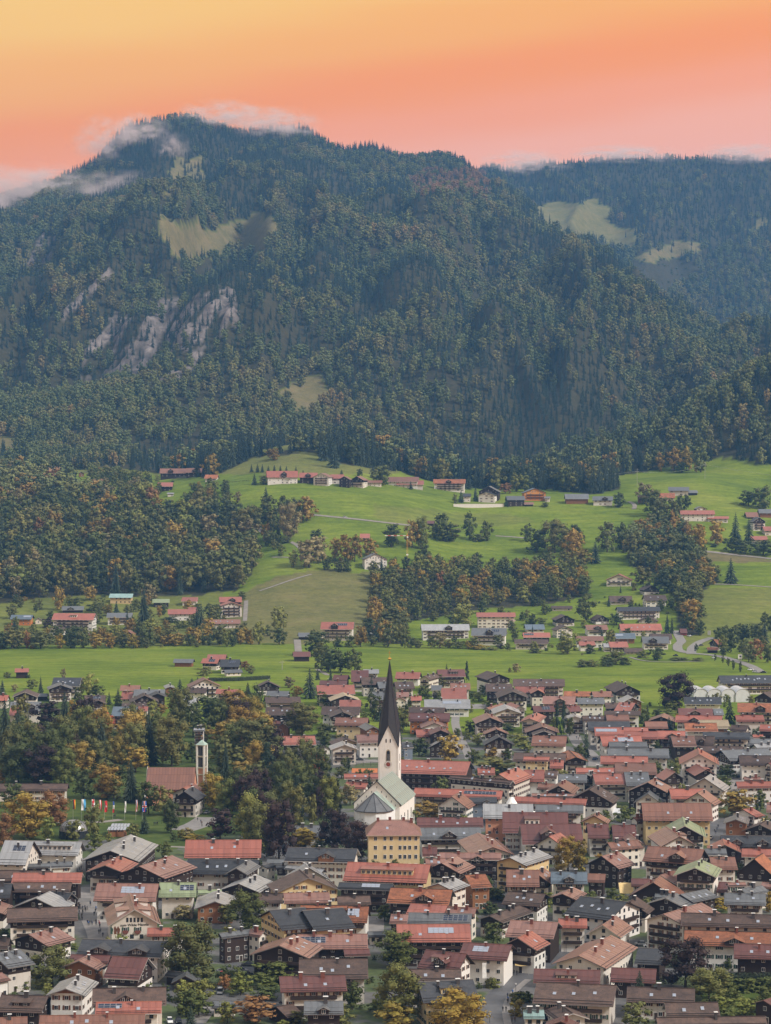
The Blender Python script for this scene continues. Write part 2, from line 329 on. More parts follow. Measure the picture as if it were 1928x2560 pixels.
# ------------------------------------------------------------------ zones of the ground, as polygons seen from the camera
def dp(*pts): return [(x * 1.1572, y * 1.1572) for x, y in pts]
ALM = [dp((332,462),(385,482),(425,482),(442,462),(452,495),(505,480),(582,450),(596,500),(570,565),(512,535),(470,555),(378,562)),
       dp((1150,462),(1175,438),(1290,430),(1318,455),(1322,480),(1374,492),(1362,542),(1300,533),(1220,512),(1170,492)),
       dp((598,852),(640,822),(690,812),(712,850),(690,892),(640,896)), [(-40,1090),(10,1088),(48,1110),(44,1124),(-40,1124)]]
BROWN = [dp((368,345),(440,330),(450,380),(400,420),(360,420)), dp((1372,548),(1450,522),(1525,518),(1500,548),(1400,562)), dp((1640,478),(1668,470),(1668,490),(1610,498))]
SCRUB = [dp((1360,560),(1470,560),(1520,580),(1440,640),(1370,620))]
REDS = [dp((885,385),(930,370),(1050,372),(1060,425),(960,432),(890,430))]
ROCK = [dp((165,815),(200,720),(290,650),(420,640),(505,620),(525,710),(480,760),(440,785),(390,820),(330,835),(200,850)),
        dp((50,580),(80,520),(122,490),(122,545),(90,590)), dp((122,690),(160,650),(235,578),(242,600),(190,640),(140,700))]
WOODS = {
 'left': [(-60,1515),(-60,1205),(60,1200),(150,1225),(330,1268),(420,1290),(500,1285),(560,1300),(590,1320),(618,1350),(640,1400),(628,1440),(590,1475),(470,1490),(330,1490),(130,1490),(60,1500)],
 'mid': [(928,1560),(926,1440),(1000,1420),(1060,1408),(1200,1425),(1330,1420),(1440,1410),(1470,1440),(1470,1490),(1350,1515),(1200,1522),(1090,1545),(1020,1556)],
 'low': [(920,1600),(928,1560),(1000,1560),(1020,1600),(1000,1612)],
 'right': [(1560,1360),(1640,1300),(1720,1330),(1738,1400),(1800,1452),(1760,1470),(1748,1500),(1752,1585),(1700,1590),(1690,1500),(1640,1435),(1580,1415)],
 'upper': [(-60,1205),(-60,1150),(110,1150),(230,1175),(380,1205),(530,1215),(600,1250),(600,1318),(560,1300),(500,1285),(420,1290),(330,1268),(150,1225),(60,1200)],
 'crest': [(430,1195),(470,1150),(540,1140),(650,1135),(760,1120),(880,1120),(1010,1140),(1200,1165),(1400,1160),(1540,1180),(1548,1222),(1500,1236),(1380,1226),(1200,1222),(1090,1206),(1060,1200),(1040,1190),(1000,1178),(955,1178),(890,1165),(800,1140),(770,1128),(700,1136),(630,1144),(600,1160),(520,1195)],
}
def inpoly(px, py, poly):
    px = np.asarray(px, float); py = np.asarray(py, float); r = np.zeros(px.shape, bool); n = len(poly)
    for i in range(n):
        x1, y1 = poly[i]; x2, y2 = poly[(i + 1) % n]
        if y1 == y2: continue
        c = ((y1 > py) != (y2 > py)) & (px < (x2 - x1) * (py - y1) / (y2 - y1) + x1); r ^= c
    return r
def anyin(px, py, polys):
    r = np.zeros(np.asarray(px).shape, bool)
    for p in polys: r |= inpoly(px, py, p)
    return r
def projv(x, y, z):
    zz = z - H; f = y * CT + zz * ST; u = -y * ST + zz * CT
    return CXP + F * x / f, CYP - F * u / f
RIDGE_HILL_D = 3120
def hillwood(px, py, d):             # the dark hill on the right that rises behind the farm meadow
    return (px > 1380) & (d > np.interp(px, [1380, 1500, 1600, 1700, 1800, 1900, 2300], [2960, 2985, 3010, 3040, 3035, 2995, 2985]))
# ------------------------------------------------------------------ terrain meshes
def ground_mat():
    m, nt, b, N, L = mk('grass_and_earth')
    at = N('ShaderNodeAttribute'); at.attribute_name = 'zone'; sp = N('ShaderNodeSeparateColor'); L(at.outputs['Color'], sp.inputs[0])
    n1 = noise(N, L, .012, 6); n2 = noise(N, L, .15, 5, rough=.65); n3 = noise(N, L, .05, 4, stretch=(.4, 2.2, 1))
    g = ramp(N, [(.30, (.096, .145, .018)), (.5, (.155, .208, .024)), (.70, (.210, .245, .038))]); L(n1, g.inputs[0])
    g2 = ramp(N, [(.3, (.75, .75, .75)), (.7, (1.2, 1.18, 1.1))]); L(n2, g2.inputs[0])
    grass = mixrgb(N, L, .8, g.outputs[0], g2.outputs[0], 'MULTIPLY')
    g3 = ramp(N, [(.4, (.74, .78, .7)), (.62, (1.12, 1.08, 1.0))]); L(n3, g3.inputs[0]); grass = mixrgb(N, L, .7, grass, g3.outputs[0], 'MULTIPLY')
    dr = ramp(N, [(.3, (.112, .104, .042)), (.55, (.165, .140, .062)), (.75, (.20, .150, .080))]); L(noise(N, L, .03, 6, rough=.65), dr.inputs[0])
    dry = mixrgb(N, L, .8, dr.outputs[0], g2.outputs[0], 'MULTIPLY')
    ff = ramp(N, [(.3, (.03, .033, .018)), (.7, (.065, .055, .03))]); L(n2, ff.inputs[0])
    c = mixrgb(N, L, sp.outputs[1], grass, dry); c = mixrgb(N, L, sp.outputs[0], c, ff.outputs[0])
    rk = ramp(N, [(.34, (.06, .055, .045)), (.5, (.15, .128, .115)), (.68, (.30, .255, .235))]); L(noise(N, L, .045, 8, stretch=(1, .35, .6), rough=.72), rk.inputs[0])
    c = mixrgb(N, L, sp.outputs[2], c, rk.outputs[0])
    L(c, b.inputs['Base Color']); b.inputs['Roughness'].default_value = .95; b.inputs['Specular IOR Level'].default_value = .1
    bp = N('ShaderNodeBump'); bp.inputs['Strength'].default_value = .6; bp.inputs['Distance'].default_value = 1.5; L(n2, bp.inputs['Height']); L(bp.outputs[0], b.inputs['Normal'])
    return m
def town_mat():
    m, nt, b, N, L = mk('town_ground')
    n1 = noise(N, L, .035, 4); n2 = noise(N, L, .4, 5)
    lawn = ramp(N, [(.3, (.045, .065, .018)), (.7, (.085, .115, .030))]); L(n2, lawn.inputs[0])
    pav = ramp(N, [(.3, (.085, .083, .083)), (.7, (.145, .138, .132))]); L(n2, pav.inputs[0])
    f = ramp(N, [(.47, (0, 0, 0)), (.53, (1, 1, 1))]); L(n1, f.inputs[0])
    c = mixrgb(N, L, f.outputs[0], pav.outputs[0], lawn.outputs[0]); L(c, b.inputs['Base Color']); b.inputs['Roughness'].default_value = .8
    return m
GROUND = ground_mat()
def strip(name, us, ds, mat, label):
    U, D = np.meshgrid(us, ds, indexing='ij'); X = (U - CXP) / F * D; Z = zt(X, D)
    n, m = U.shape
    px, py = projv(X, D, Z)
    j = (vnoise(X / 14, D / 14, 3) - .5) * 14; px2 = px + j; py2 = py + (vnoise(X / 14, D / 14, 9) - .5) * 9
    forest = np.zeros(U.shape); dry = np.zeros(U.shape); rock = np.zeros(U.shape)
    hill = (D > 2010) & (D < RIDGE_HILL_D)
    forest[hill & anyin(px2, py2, [w for k_, w in WOODS.items() if k_ != 'upper'])] = 1
    forest[hillwood(px2, py2, D)] = 1
    mt = D >= RIDGE_HILL_D; forest[mt] = 1
    qx, qy = px + (fbm(X / 60, D / 90, 13, 4) - .5) * 60, py + (fbm(X / 60, D / 90, 19, 4) - .5) * 40
    alm = mt & anyin(qx, qy, ALM); forest[alm] = 0; dry[alm] = np.where(px[alm] < 1000, 1, .85)
    br = mt & anyin(qx, qy, BROWN); forest[br] = 0; dry[br] = 1
    slope = inpoly(px2, py2, [(545,1500),(600,1485),(690,1440),(780,1425),(930,1430),(945,1545),(930,1600),(700,1612),(580,1605),(540,1560)]); dry[hill & slope] = .78
    dry[hill & (px2 > 1700) & (py2 > 1470)] = .42
    dry[hill & inpoly(px2, py2, [(1715,1385),(1800,1380),(1940,1400),(1940,1408),(1780,1402),(1760,1425),(1720,1428)])] = 1
    up = hill & (py2 < 1185); dry[up & (px2 < 1000)] = .55
    dry[hill & inpoly(px2, py2, [(940,1262),(1200,1285),(1330,1290),(1330,1310),(1000,1318),(940,1300)])] = .3
    dry[hill & (px2 < 560) & (py2 > 1480)] = .45
    rz = mt & anyin(px2, py2, ROCK); rz &= (fbm((X - .3 * D) / 17, (X * .4 + D) / 85, 77, 4) > .455); rock[rz] = 1
    zn = np.stack([forest, dry, rock, np.ones(U.shape)], -1).reshape(-1, 4)
    if rz.any(): Z = Z + rock * (fbm(X / 16, D / 30, 99, 3) - .35) * 16
    V = np.stack([X, D, Z], -1).reshape(-1, 3)
    idx = np.arange(n * m).reshape(n, m); q = np.stack([idx[:-1, :-1], idx[1:, :-1], idx[1:, 1:], idx[:-1, 1:]], -1).reshape(-1, 4)
    me = bpy.data.meshes.new(name); me.vertices.add(n * m); me.vertices.foreach_set('co', V.ravel())
    me.loops.add(len(q) * 4); me.loops.foreach_set('vertex_index', q.ravel().astype(np.int32))
    me.polygons.add(len(q)); me.polygons.foreach_set('loop_start', np.arange(0, len(q) * 4, 4, dtype=np.int32)); me.polygons.foreach_set('loop_total', np.full(len(q), 4, np.int32))
    me.polygons.foreach_set('use_smooth', np.ones(len(q), bool)); me.update(calc_edges=True)
    at = me.color_attributes.new('zone', 'FLOAT_COLOR', 'POINT'); at.data.foreach_set('color', zn.ravel())
    me.materials.append(mat); o = link(name, me); tag(o, label, kind='structure'); return o
_us = np.concatenate([np.arange(-2600, -150, 60), np.arange(-150, 2090, 8), np.arange(2090, 4601, 60)])
strip('town_ground', np.arange(-2600, 4601, 120), np.array([4, 60, 200, 350, 500, 700, 900, 1100, 1300, 1395]), town_mat(), 'paved and planted ground of the town under the houses')
strip('valley_meadow', _us, np.concatenate([np.arange(1395, 1990, 25), np.arange(1990, 2041, 10)]), GROUND, 'flat bright green meadow beyond the last houses of the town')
strip('hillside', _us, np.arange(2040, RIDGE_HILL_D + 1, 8), GROUND, 'green farm hillside and wooded slopes above the flat meadow')
strip('mountain', _us, np.concatenate([np.arange(RIDGE_HILL_D, 3330, 8), np.arange(3330, 8400, 12)]), GROUND, 'forested mountain under the evening sky')
# ------------------------------------------------------------------ roads and paths
ROADS = []
def road(name, label, pts, w, mat, off=.03, taper=None):
    q = []
    for p in pts:
        h = hit(*P(*p))
        if h is not None: q.append(h)
    if len(q) < 2: return
    fine = []
    for a, b in zip(q[:-1], q[1:]):
        k = max(1, int((b - a).length / 6))
        for i in range(k): fine.append(a.lerp(b, i / k))
    fine.append(q[-1])
    for _ in range(4): fine = [fine[0]] + [(fine[i - 1] + fine[i] * 2 + fine[i + 1]) / 4 for i in range(1, len(fine) - 1)] + [fine[-1]]
    ROADS.append(fine); me = MB(); vs = []
    for i, p in enumerate(fine):
        t = (fine[min(i + 1, len(fine) - 1)] - fine[max(i - 1, 0)]); t.z = 0; t.normalize(); n = Vector((-t.y, t.x, 0))
        row = []
        for s in (-.5, -.17, .17, .5):
            c = p + n * (w * s); row.append((c.x, c.y, zt1(c.x, c.y) + off))
        vs.append(row)
    for a, b in zip(vs[:-1], vs[1:]):
        for i in range(3): me.face([a[i], b[i], b[i + 1], a[i + 1]])
    o = me.obj(name, mat); tag(o, label, kind='structure'); return fine
def lawn(name, label, t, poly, mat, off):
    q = [hit(*P(t, x, y)) for x, y in poly]; xs = [p.x for p in q]; ys = [p.y for p in q]; b = MB(); st = 4.0
    pl = [(p.x, p.y) for p in q]; gx = np.arange(min(xs), max(xs), st); gy = np.arange(min(ys), max(ys), st)
    GX, GY = np.meshgrid(gx, gy, indexing='ij'); ok = inpoly(GX + st / 2 + (vnoise(GX / 6, GY / 6, 2) - .5) * 6, GY + st / 2, pl)
    for i in range(len(gx)):
        for j in range(len(gy)):
            if ok[i, j]: b.face([(gx[i], gy[j], off), (gx[i] + st, gy[j], off), (gx[i] + st, gy[j] + st, off), (gx[i], gy[j] + st, off)])
    if b.f: tag(b.obj(name, mat), label, kind='structure')
def R3(t, *xy): return [(t, xy[i], xy[i + 1]) for i in range(0, len(xy), 2)]
def lawn_mat():
    m, nt, b, N, L = mk('lawn'); r = ramp(N, [(.3, (.040, .058, .016)), (.55, (.075, .105, .024)), (.75, (.12, .13, .035))]); L(noise(N, L, .12, 5), r.inputs[0]); L(r.outputs[0], b.inputs['Base Color']); b.inputs['Roughness'].default_value = .95; b.inputs['Specular IOR Level'].default_value = .1; return m
LAWN = lawn_mat()
lawn('park_lawn', 'green park lawns between the trees, the flags and the dome', 'B1', [(-200, 640), (-200, -120), (-200, -560), (600, -580), (1660, -330), (2300, -300), (2480, 150), (2300, 520), (2050, 560), (1650, 560), (1600, 640), (1400, 690), (900, 590), (620, 610)], LAWN, .02)
lawn('garden_lawn', 'small green lawn behind the parked van', 'A2', [(320, 850), (560, 860), (560, 930), (330, 930)], LAWN, .045)
lawn('garden_lawn', 'gardens and lawns on the right edge behind the tall hedge', 'A4', [(1050, 820), (1800, 700), (1800, 1200), (1100, 1200)], LAWN, .025)
AS, PV, GP = M['asphalt'], M['paving'], M['gravel_path']
road('road', 'wet grey road curving into the town at the bottom edge', R3('A3', 955,1330, 910,1160, 925,1050, 1000,950, 1110,850, 1240,765, 1380,690, 1520,600, 1640,520, 1760,440), 8.5, AS)
road('pavement', 'pale pavement along the curving road', R3('A3', 1085,1280, 1030,1110, 1040,1010, 1120,910, 1230,830), 2.2, PV, .12)
road('street', 'wet paved shopping street full of walkers', R3('A1', 690,60, 715,130, 745,240, 790,350, 835,430, 850,520), 9, PV)
road('lane', 'narrow lane between gardens right of the church', R3('C3', 625,500, 620,560, 640,640, 680,720, 725,800, 740,860), 5, PV, .04)
road('parking_lot', 'paved parking yard beside the long glass roof', R3('C3', 770,400, 830,420, 850,440), 16, PV, .035)
road('street', 'side street among the red roofs on the right', R3('C4', 10,640, 60,740, 150,800, 190,840, 200,920), 7, PV, .045)
road('street', 'street beside the town hall with parked cars', R3('B4', 1150,640, 1190,560, 1220,480, 1230,430), 7, AS, .05)
road('street', 'paved street in front of the dark tree on the right', R3('C4', 1350,1130, 1365,1060, 1380,1010), 9, PV, .05)
road('parking_lot', 'grey parking yard left of the church tower', R3('C2', 1320,885, 1440,880, 1570,875), 12, PV, .05)
road('plaza', 'paved square beside the modern church', R3('B2', -80,520, 30,500, 100,455, 160,410), 12, PV, .05)
road('park_path', 'pale park path in front of the flags', R3('B1', 450,450, 640,452, 860,460, 1010,430), 5, GP, .05)
road('park_path', 'pale gravel path beside the park lawns', R3('B1', 1420,655, 1540,645, 1600,665), 3, GP, .05)
road('parking_lot', 'parking yard with cars behind the big tree', R3('A2', 280,720, 400,740, 560,745), 14, AS, .05)
road('lane', 'paved lane beside the dark barn with solar roof', R3('A2', 1545,300, 1545,370, 1540,440), 6, PV, .05)
road('driveway', 'driveway with two parked cars at the bottom', R3('A1', 1400,1190, 1560,1130, 1700,1180), 7, AS, .04)
road('driveway', 'small drive in front of the flat roofed garage', R3('A2', 60,1190, 120,1120, 170,1050), 5, PV, .06)
road('road', 'country road entering the town past the orange roofed farm', R3('D4', 1590,1140, 1500,1085, 1400,1050, 1290,1015, 1180,990, 1060,985, 960,975, 890,955, 885,910, 925,880, 900,840, 872,790), 8, PV, .3)
road('road', 'branch road climbing past the red hut', R3('D4', 1000,985, 1005,935, 1060,890, 1130,862, 1180,850), 8, PV, .34)
road('farm_track', 'pale farm track across the flat meadow', R3('D4', 490,1010, 560,1035, 650,1050, 800,1055, 940,1048, 1100,1045), 3, GP, .3)
road('country_road', 'straight country road across the farm meadow with a white van', R3('E2', 900,748, 1050,762, 1300,787, 1500,808, 1666,832) + R3('E3', 120,832, 230,850, 390,868), 5, GP, .35)
road('country_road', 'country road end behind the round bushes', R3('E3', 955,935, 1080,940, 1200,952), 4, GP, .35)
road('lane', 'lane winding between trees below the farm meadow', R3('E2', 565,868, 600,910, 670,945), 5, GP, .35)
road('lane', 'short lane bend above the autumn trees', R3('E2', 835,985, 880,995, 890,1015, 920,1040), 5, GP, .35)
road('road', 'road along the meadow edge on the right hill', R3('D4', 1020,125, 1150,133, 1300,150, 1480,170, 1700,195), 7, GP, .35)
road('farm_track', 'track on the right hill meadow beside the spruce', R3('D4', 1195,403, 1300,405, 1480,415, 1700,430), 4, GP, .35)
road('footpath', 'footpath slanting over the dry slope', R3('D2', 575,460, 680,428, 780,390, 900,350, 1010,320), 3, GP, .35)
road('footpath', 'footpath across the small green field', R3('D2', 680,180, 760,180, 840,182), 3, GP, .35)
road('lane', 'lane down the edge of the dry slope', R3('D2', 465,540, 462,600, 455,710), 4, GP, .3)
road('lane', 'lane leading to the barn in the flat meadow', R3('D2', 890,865, 895,910, 900,965), 6, GP, .3)
road('lane', 'lane curving to the red roofs at the town edge', R3('D2', 1055,1110, 1090,1130, 1150,1160), 4, GP, .1)
road('driveway', 'pale drive between the wooden barn and the farm', R3('E4', 480,648, 530,665, 540,690, 520,712), 5, GP, .35)
road('tennis_court', 'orange clay court left of the church tower', R3('C2', 1345,955, 1450,955, 1560,955), 17, M['clay_court'], .06)
# ------------------------------------------------------------------ houses
MESH = {}
def shared(key, fn):
    if key not in MESH: MESH[key] = fn()
    return MESH[key]
def unit_box(mat, nm):
    def f():
        b = MB(); b.box((0, 0, 0), (1, 1, 1)); return b.mesh(nm, [mat])
    return shared(('box', mat.name), f)
SHEET = {k: RM[k].copy() for k in RM if ROOF[k][4] == 'metal'}
for k, m in SHEET.items():
    m.name = m.name + '_sheet'
    for nd in m.node_tree.nodes:
        if nd.type == 'MAP_RANGE' and nd.inputs[3].default_value == 0.80 or (nd.type == 'MAP_RANGE' and abs(nd.inputs[3].default_value - .8) < 1e-4):
            nd.inputs[3].default_value = .88; nd.inputs[4].default_value = 1.12
def window_mesh(style):
    def f():
        b = MB(); w, h = 1.15, 1.3
        b.box((0, -.02, 0), (w, .10, h), 0)
        for sx in (-1, 1): b.box((sx * .265, -.085, 0), (.44, .05, h - .22), 1)
        if style in ('shut_brown', 'shut_green'):
            for sx in (-1, 1): b.box((sx * (w / 2 + .3), -.04, 0), (.55, .07, h), 2)
        fr = {'white': 'frame_white', 'dark': 'trim_wood', 'shut_brown': 'frame_white', 'shut_green': 'frame_white'}[style]
        return b.mesh('window', [M[fr], M['glass'], M['shutter_green' if style == 'shut_green' else 'shutter_brown']])
    return shared(('win', style), f)
def chimney_mesh(kind):
    def f():
        b = MB(); b.box((0, 0, .1), (.85, .75, 2.2), 0); b.box((0, 0, 1.32), (1.15, 1.0, .09), 1)
        for sx in (-.35, .35): b.box((sx, 0, 1.24), (.1, .6, .12), 0)
        return b.mesh('chimney', [M['chimney_brick' if kind == 0 else 'chimney_dark'], M['cap_white']])
    return shared(('chim', kind), f)
def skylight_mesh():
    def f():
        b = MB(); b.box((0, 0, .06), (1.0, 1.35, .12), 0); b.box((0, 0, .125), (.82, 1.15, .02), 1); return b.mesh('skylight', [M['steel_pole'], M['solar_pale']])
    return shared('sky', f)
def panel_mesh(dark):
    def f():
        b = MB(); b.box((0, 0, .05), (1.6, 1.0, .06), 0); b.box((0, 0, .083), (1.5, .9, .01), 1); return b.mesh('solar_panel', [M['steel_pole'], M['solar_dark' if dark else 'solar_pale']])
    return shared(('pv', dark), f)
HOUSES = []
WALLS = {'w': ('white_plaster', None, None), 'k': ('dark_wood', None, None), 'm': ('white_plaster', 'dark_wood', 'top'), 'h': ('white_plaster', 'warm_wood', 'gable'),
         'y': ('cream_plaster', None, None), 't': ('warm_wood', None, None), 'o': ('orange_plaster', 'orange_wood', 'top'), 's': ('salmon_plaster', None, None),
         'u': ('blue_plaster', None, None), 'c': ('cream_plaster', 'dark_wood', 'gable'), 'r': ('red_plaster', None, None)}
rnd = random.Random(11)
def build_house(ctr, rz, L, w, tp, hw, st, roof, wall, opts, sgn=None, name=None, steep=False):
    """ctr: ground point under the middle; ridge along local x; hw = wall height at the eaves; half width w includes the overhang."""
    d = ctr.y; s = F / d; ov = min(1.35, w * .22); og = min(1.25, L * .1); ww = w - ov; hr = hw + ww * tp; he = hr - w * tp
    wx = L / 2 - og
    if name is None: name = 'house' if d < 1990 else 'farmhouse'
    root = empty(name, ctr, rz)
    c = Matrix.Rotation(-rz, 3, 'Z') @ Vector((-ctr.x, -ctr.y, 0)); c.normalize()
    sy = sgn if sgn else (1 if c.y > 0 else -1); sx = 1 if c.x > 0 else -1
    hip = 'H' in opts
    if wall == 'k' and st >= 2 and d < 1990 and name != 'barn' and rnd.random() < .38: wall = 'm'
    # walls
    wm, um, mode = WALLS[wall]; b = MB(); dn = -1.2 if d < 1990 else -4.0
    zs = hw if mode == 'gable' else (hw - hw / st if mode == 'top' and st > 1.6 else (hw * .55 if mode == 'top' else None))
    def wallrect(z0, z1, mi):
        q = [(-wx, -ww), (wx, -ww), (wx, ww), (-wx, ww)]
        for i in range(4):
            a, e = q[i], q[(i + 1) % 4]; b.face([(a[0], a[1], z0), (e[0], e[1], z0), (e[0], e[1], z1), (a[0], a[1], z1)], mi)
    gi = 0
    if zs is None: wallrect(dn, hw, 0)
    elif mode == 'gable': wallrect(dn, hw, 0); gi = 1
    else: wallrect(dn, zs, 0); wallrect(zs, hw, 1); gi = 1
    if not hip:
        for e in (-1, 1):
            t = [(e * wx, -ww * e, hw), (e * wx, ww * e, hw), (e * wx, 0, hr - .02)]; b.face(t, gi)
    walls = b.obj('wall', [M[wm]] + ([M[um]] if um else []), root)
    # roof
    rb = MB(); th = .24
    lx = L / 2
    def slab(side):
        hx = lx - (w if hip else 0)
        a = [(-hx, 0, hr), (hx, 0, hr), (lx, side * w, he), (-lx, side * w, he)]
        if side < 0: a = a[::-1]
        top = [Vector(p) for p in a]; bot = [p - Vector((0, 0, th)) for p in top]
        rb.face(top[::-1] if False else top, 0)
        nrm = (top[1] - top[0]).cross(top[2] - top[0])
        if nrm.z < 0: rb.f[-1] = rb.f[-1][::-1]
        rb.face(bot[::-1], 1)
        for i in range(4):
            j = (i + 1) % 4; rb.face([top[i], bot[i], bot[j], top[j]], 1)
    slab(1); slab(-1)
    if hip:
        for e in (-1, 1): rb.face([(e * (lx - w), 0, hr), (e * lx, -w * e, he), (e * lx, w * e, he)], 0)
    rf = rb.obj('roof', [RM[roof], M['trim_wood' if rnd.random() < .6 else ('trim_grey' if rnd.random() < .6 else 'trim_pale')]], root)
    pit = math.atan(tp); sl = w / math.cos(pit)
    def onroof(ob, x, f, side, lift=0.0, flat=False):   # f: 0 at the ridge, 1 at the eave
        ob.location = (x, side * w * f, hr - w * f * tp + lift)
        if not flat: ob.rotation_euler = (-side * pit, 0, 0)
    det = s > 5.6
    if det and ROOF[roof][4] == 'metal' and not hip and 'Q' not in opts:
        me = unit_box(SHEET[roof], 'roof_sheet')
        for side in (1, -1):
            nv = Vector((0, side * math.sin(pit), math.cos(pit))); cam_l = c.copy(); cam_l = Vector((c.x * math.cos(.14), c.y * math.cos(.14), math.sin(.14)))
            if nv.dot(cam_l) < .03: continue
            k = max(3, min(16, round(L * s / 16.0))); rows = 2 if sl * s * .5 > 22 else 1
            for i in range(k):
                for r in range(rows):
                    ob = link('roof_sheet', me, rf); onroof(ob, -lx + (i + .5) * L / k, (r + .5) / rows, side, .03 / math.cos(pit) + rnd.uniform(-.012, .012))
                    ob.scale = (L / k - .13, sl / rows - .13, .06); ob.rotation_euler[0] += rnd.uniform(-.014, .014); ob.rotation_euler[1] = rnd.uniform(-.01, .01)
    if s > 4.2 and not hip:
        o = link('ridge_cap', unit_box(M['trim_grey' if roof in 'dgluk' else 'trim_wood'] if ROOF[roof][4] == 'tile' else RM[roof], 'ridge_cap'), rf); o.location = (0, 0, hr + .04); o.scale = (L, .42, .14)
        for fr in (.80, .93):
            o = link('snow_guard', unit_box(M['chimney_dark'], 'snow_guard'), rf); onroof(o, 0, fr, sy, .14); o.scale = (L * .97, .09, .14)
    def num(ch, dflt):
        for o in opts:
            if o[0] == ch and o[1:].isdigit(): return int(o[1:])
        return dflt if any(o[0] == ch for o in opts) else 0
    nc, ns, nG, nd = num('c', 1), num('s', 2), num('G', 1), num('d', 1)
    if not any(o[0] == 'c' for o in opts) and d < 1990 and st >= 2 and rnd.random() < .75: nc = rnd.choice((1, 1, 2))
    if not any(o[0] in 'sVGd' for o in opts) and d < 1990 and st >= 3 and rnd.random() < .4: ns = rnd.choice((1, 2, 3))
    for i in range(nc):
        x = ((i + .5) / nc - .5) * L * .7 + rnd.uniform(-.06, .06) * L
        ob = link('chimney', chimney_mesh(0 if roof in 'rpmco' and rnd.random() < .6 else 1), rf); onroof(ob, x, rnd.uniform(.08, .3), sy, .45, True); z = rnd.uniform(.75, 1.15); ob.scale = (z * rnd.uniform(.8, 1.4), z, z)
    for i in range(ns):
        x = ((i + .5) / ns - .5) * L * .65 + rnd.uniform(-.05, .05) * L
        ob = link('skylight', skylight_mesh(), rf); onroof(ob, x, rnd.uniform(.4, .6), sy, .07)
    if 'V' in opts:
        n = max(3, min(9, int(L * .42 / 1.7))); rows = 3 if sl > 6 else 2; dark = rnd.random() < .55; x0 = rnd.choice((-.28, .1, .25)) * L
        for i in range(n):
            for r in range(rows):
                ob = link('solar_panel', panel_mesh(dark), rf); onroof(ob, max(-lx + .9, min(lx - .9, x0 + (i - (n - 1) / 2) * 1.66)), (.25 * sl + r * 1.06) / sl, sy, .09)
    # openings
    style = rnd.choice(('white', 'white', 'dark', 'shut_brown', 'shut_green', 'shut_brown')) if wall in 'wyhcm' else 'white'
    if wall == 'y' and 'T' in opts: style = 'white'
    wmesh = window_mesh(style); wmesh_w = window_mesh('white')
    def win(x, y, z, ang, sc=1.0, me=wmesh, par=root):
        ob = link('window', me, par); ob.location = (x, y, z); ob.rotation_euler = (0, 0, ang); ob.scale = (sc, 1, sc); return ob
    sh = hw / st
    if d > 1990: step = max(3.0, 9.0 / s * 1.1)
    else: step = 2.7
    if st >= 1.8 or (st >= 1 and wall in 'wym'):
        if abs(c.y) > .2 and not (name == 'barn'):
            n = max(2, int((2 * wx - 1.2) / step)); ang = math.pi if sy > 0 else 0
            for k in range(int(st)):
                for i in range(n):
                    if rnd.random() < .18 and 'T' not in opts: continue
                    up = (mode == 'top' and k == int(st) - 1)
                    win(-wx + (i + .5) * 2 * wx / n, sy * ww, (k + .55) * sh, ang, 1.0, wmesh_w if up else wmesh)
        if abs(c.x) > .2 and not (name == 'barn') and 'I' not in opts:
            n = max(1, int((2 * ww - 1.0) / step)); ang = math.pi / 2 if sx > 0 else -math.pi / 2
            for k in range(int(st) + 1):
                att = k == int(st)
                if att and (hip or (hr - hw) < 2.2): continue
                lim = 2 * ww if not att else 2 * ww * max(.15, 1 - 2.2 / (hr - hw + .01)); nn = n if not att else max(1, int(lim / 2.4))
                if att and lim < 1.2: continue
                for i in range(nn):
                    if rnd.random() < .15 and 'T' not in opts: continue
                    up = (mode in ('top', 'gable') and (k >= int(st) - (1 if mode == 'top' else 0)))
                    win(sx * wx, -lim / 2 + (i + .5) * lim / nn, (k + .55) * sh if not att else hw + .85, ang, 1.0, wmesh_w if up else wmesh)
    # balconies
    if 'I' not in opts and ('b' in opts or (st >= 2.6 and wall in 'mwk' and rnd.random() < .55 and d < 1990 and name != 'barn')):
        me = unit_box(M['dark_wood'], 'balcony'); onx = abs(c.x) > .42 and not ('B' in opts)
        for k in range(1, int(st)):
            if onx:
                ob = link('balcony', me, root); ob.location = (sx * (wx + .55), 0, k * sh + .45); ob.scale = (1.1, 2 * ww * .8, .95)
            elif abs(c.y) > .3:
                ob = link('balcony', me, root); ob.location = (0, sy * (ww + .5), k * sh + .45); ob.scale = (2 * wx * .8, 1.0, .95)
    # a door on the wall that faces the camera
    if s > 4 and name != 'barn':
        def fdoor():
            q = MB(); q.box((0, -.03, 1.05), (1.25, .1, 2.1), 0); q.box((0, -.09, 1.0), (1.0, .04, 1.9), 1); return q.mesh('door', [M['frame_white'], M['trim_wood']])
        ob = link('door', shared('door', fdoor), root)
        if abs(c.y) > abs(c.x): ob.location = (wx * rnd.uniform(-.5, .5), sy * (ww + .02), 0); ob.rotation_euler = (0, 0, math.pi if sy > 0 else 0)
        else: ob.location = (sx * (wx + .02), ww * rnd.uniform(-.4, .4), 0); ob.rotation_euler = (0, 0, math.pi / 2 if sx > 0 else -math.pi / 2)
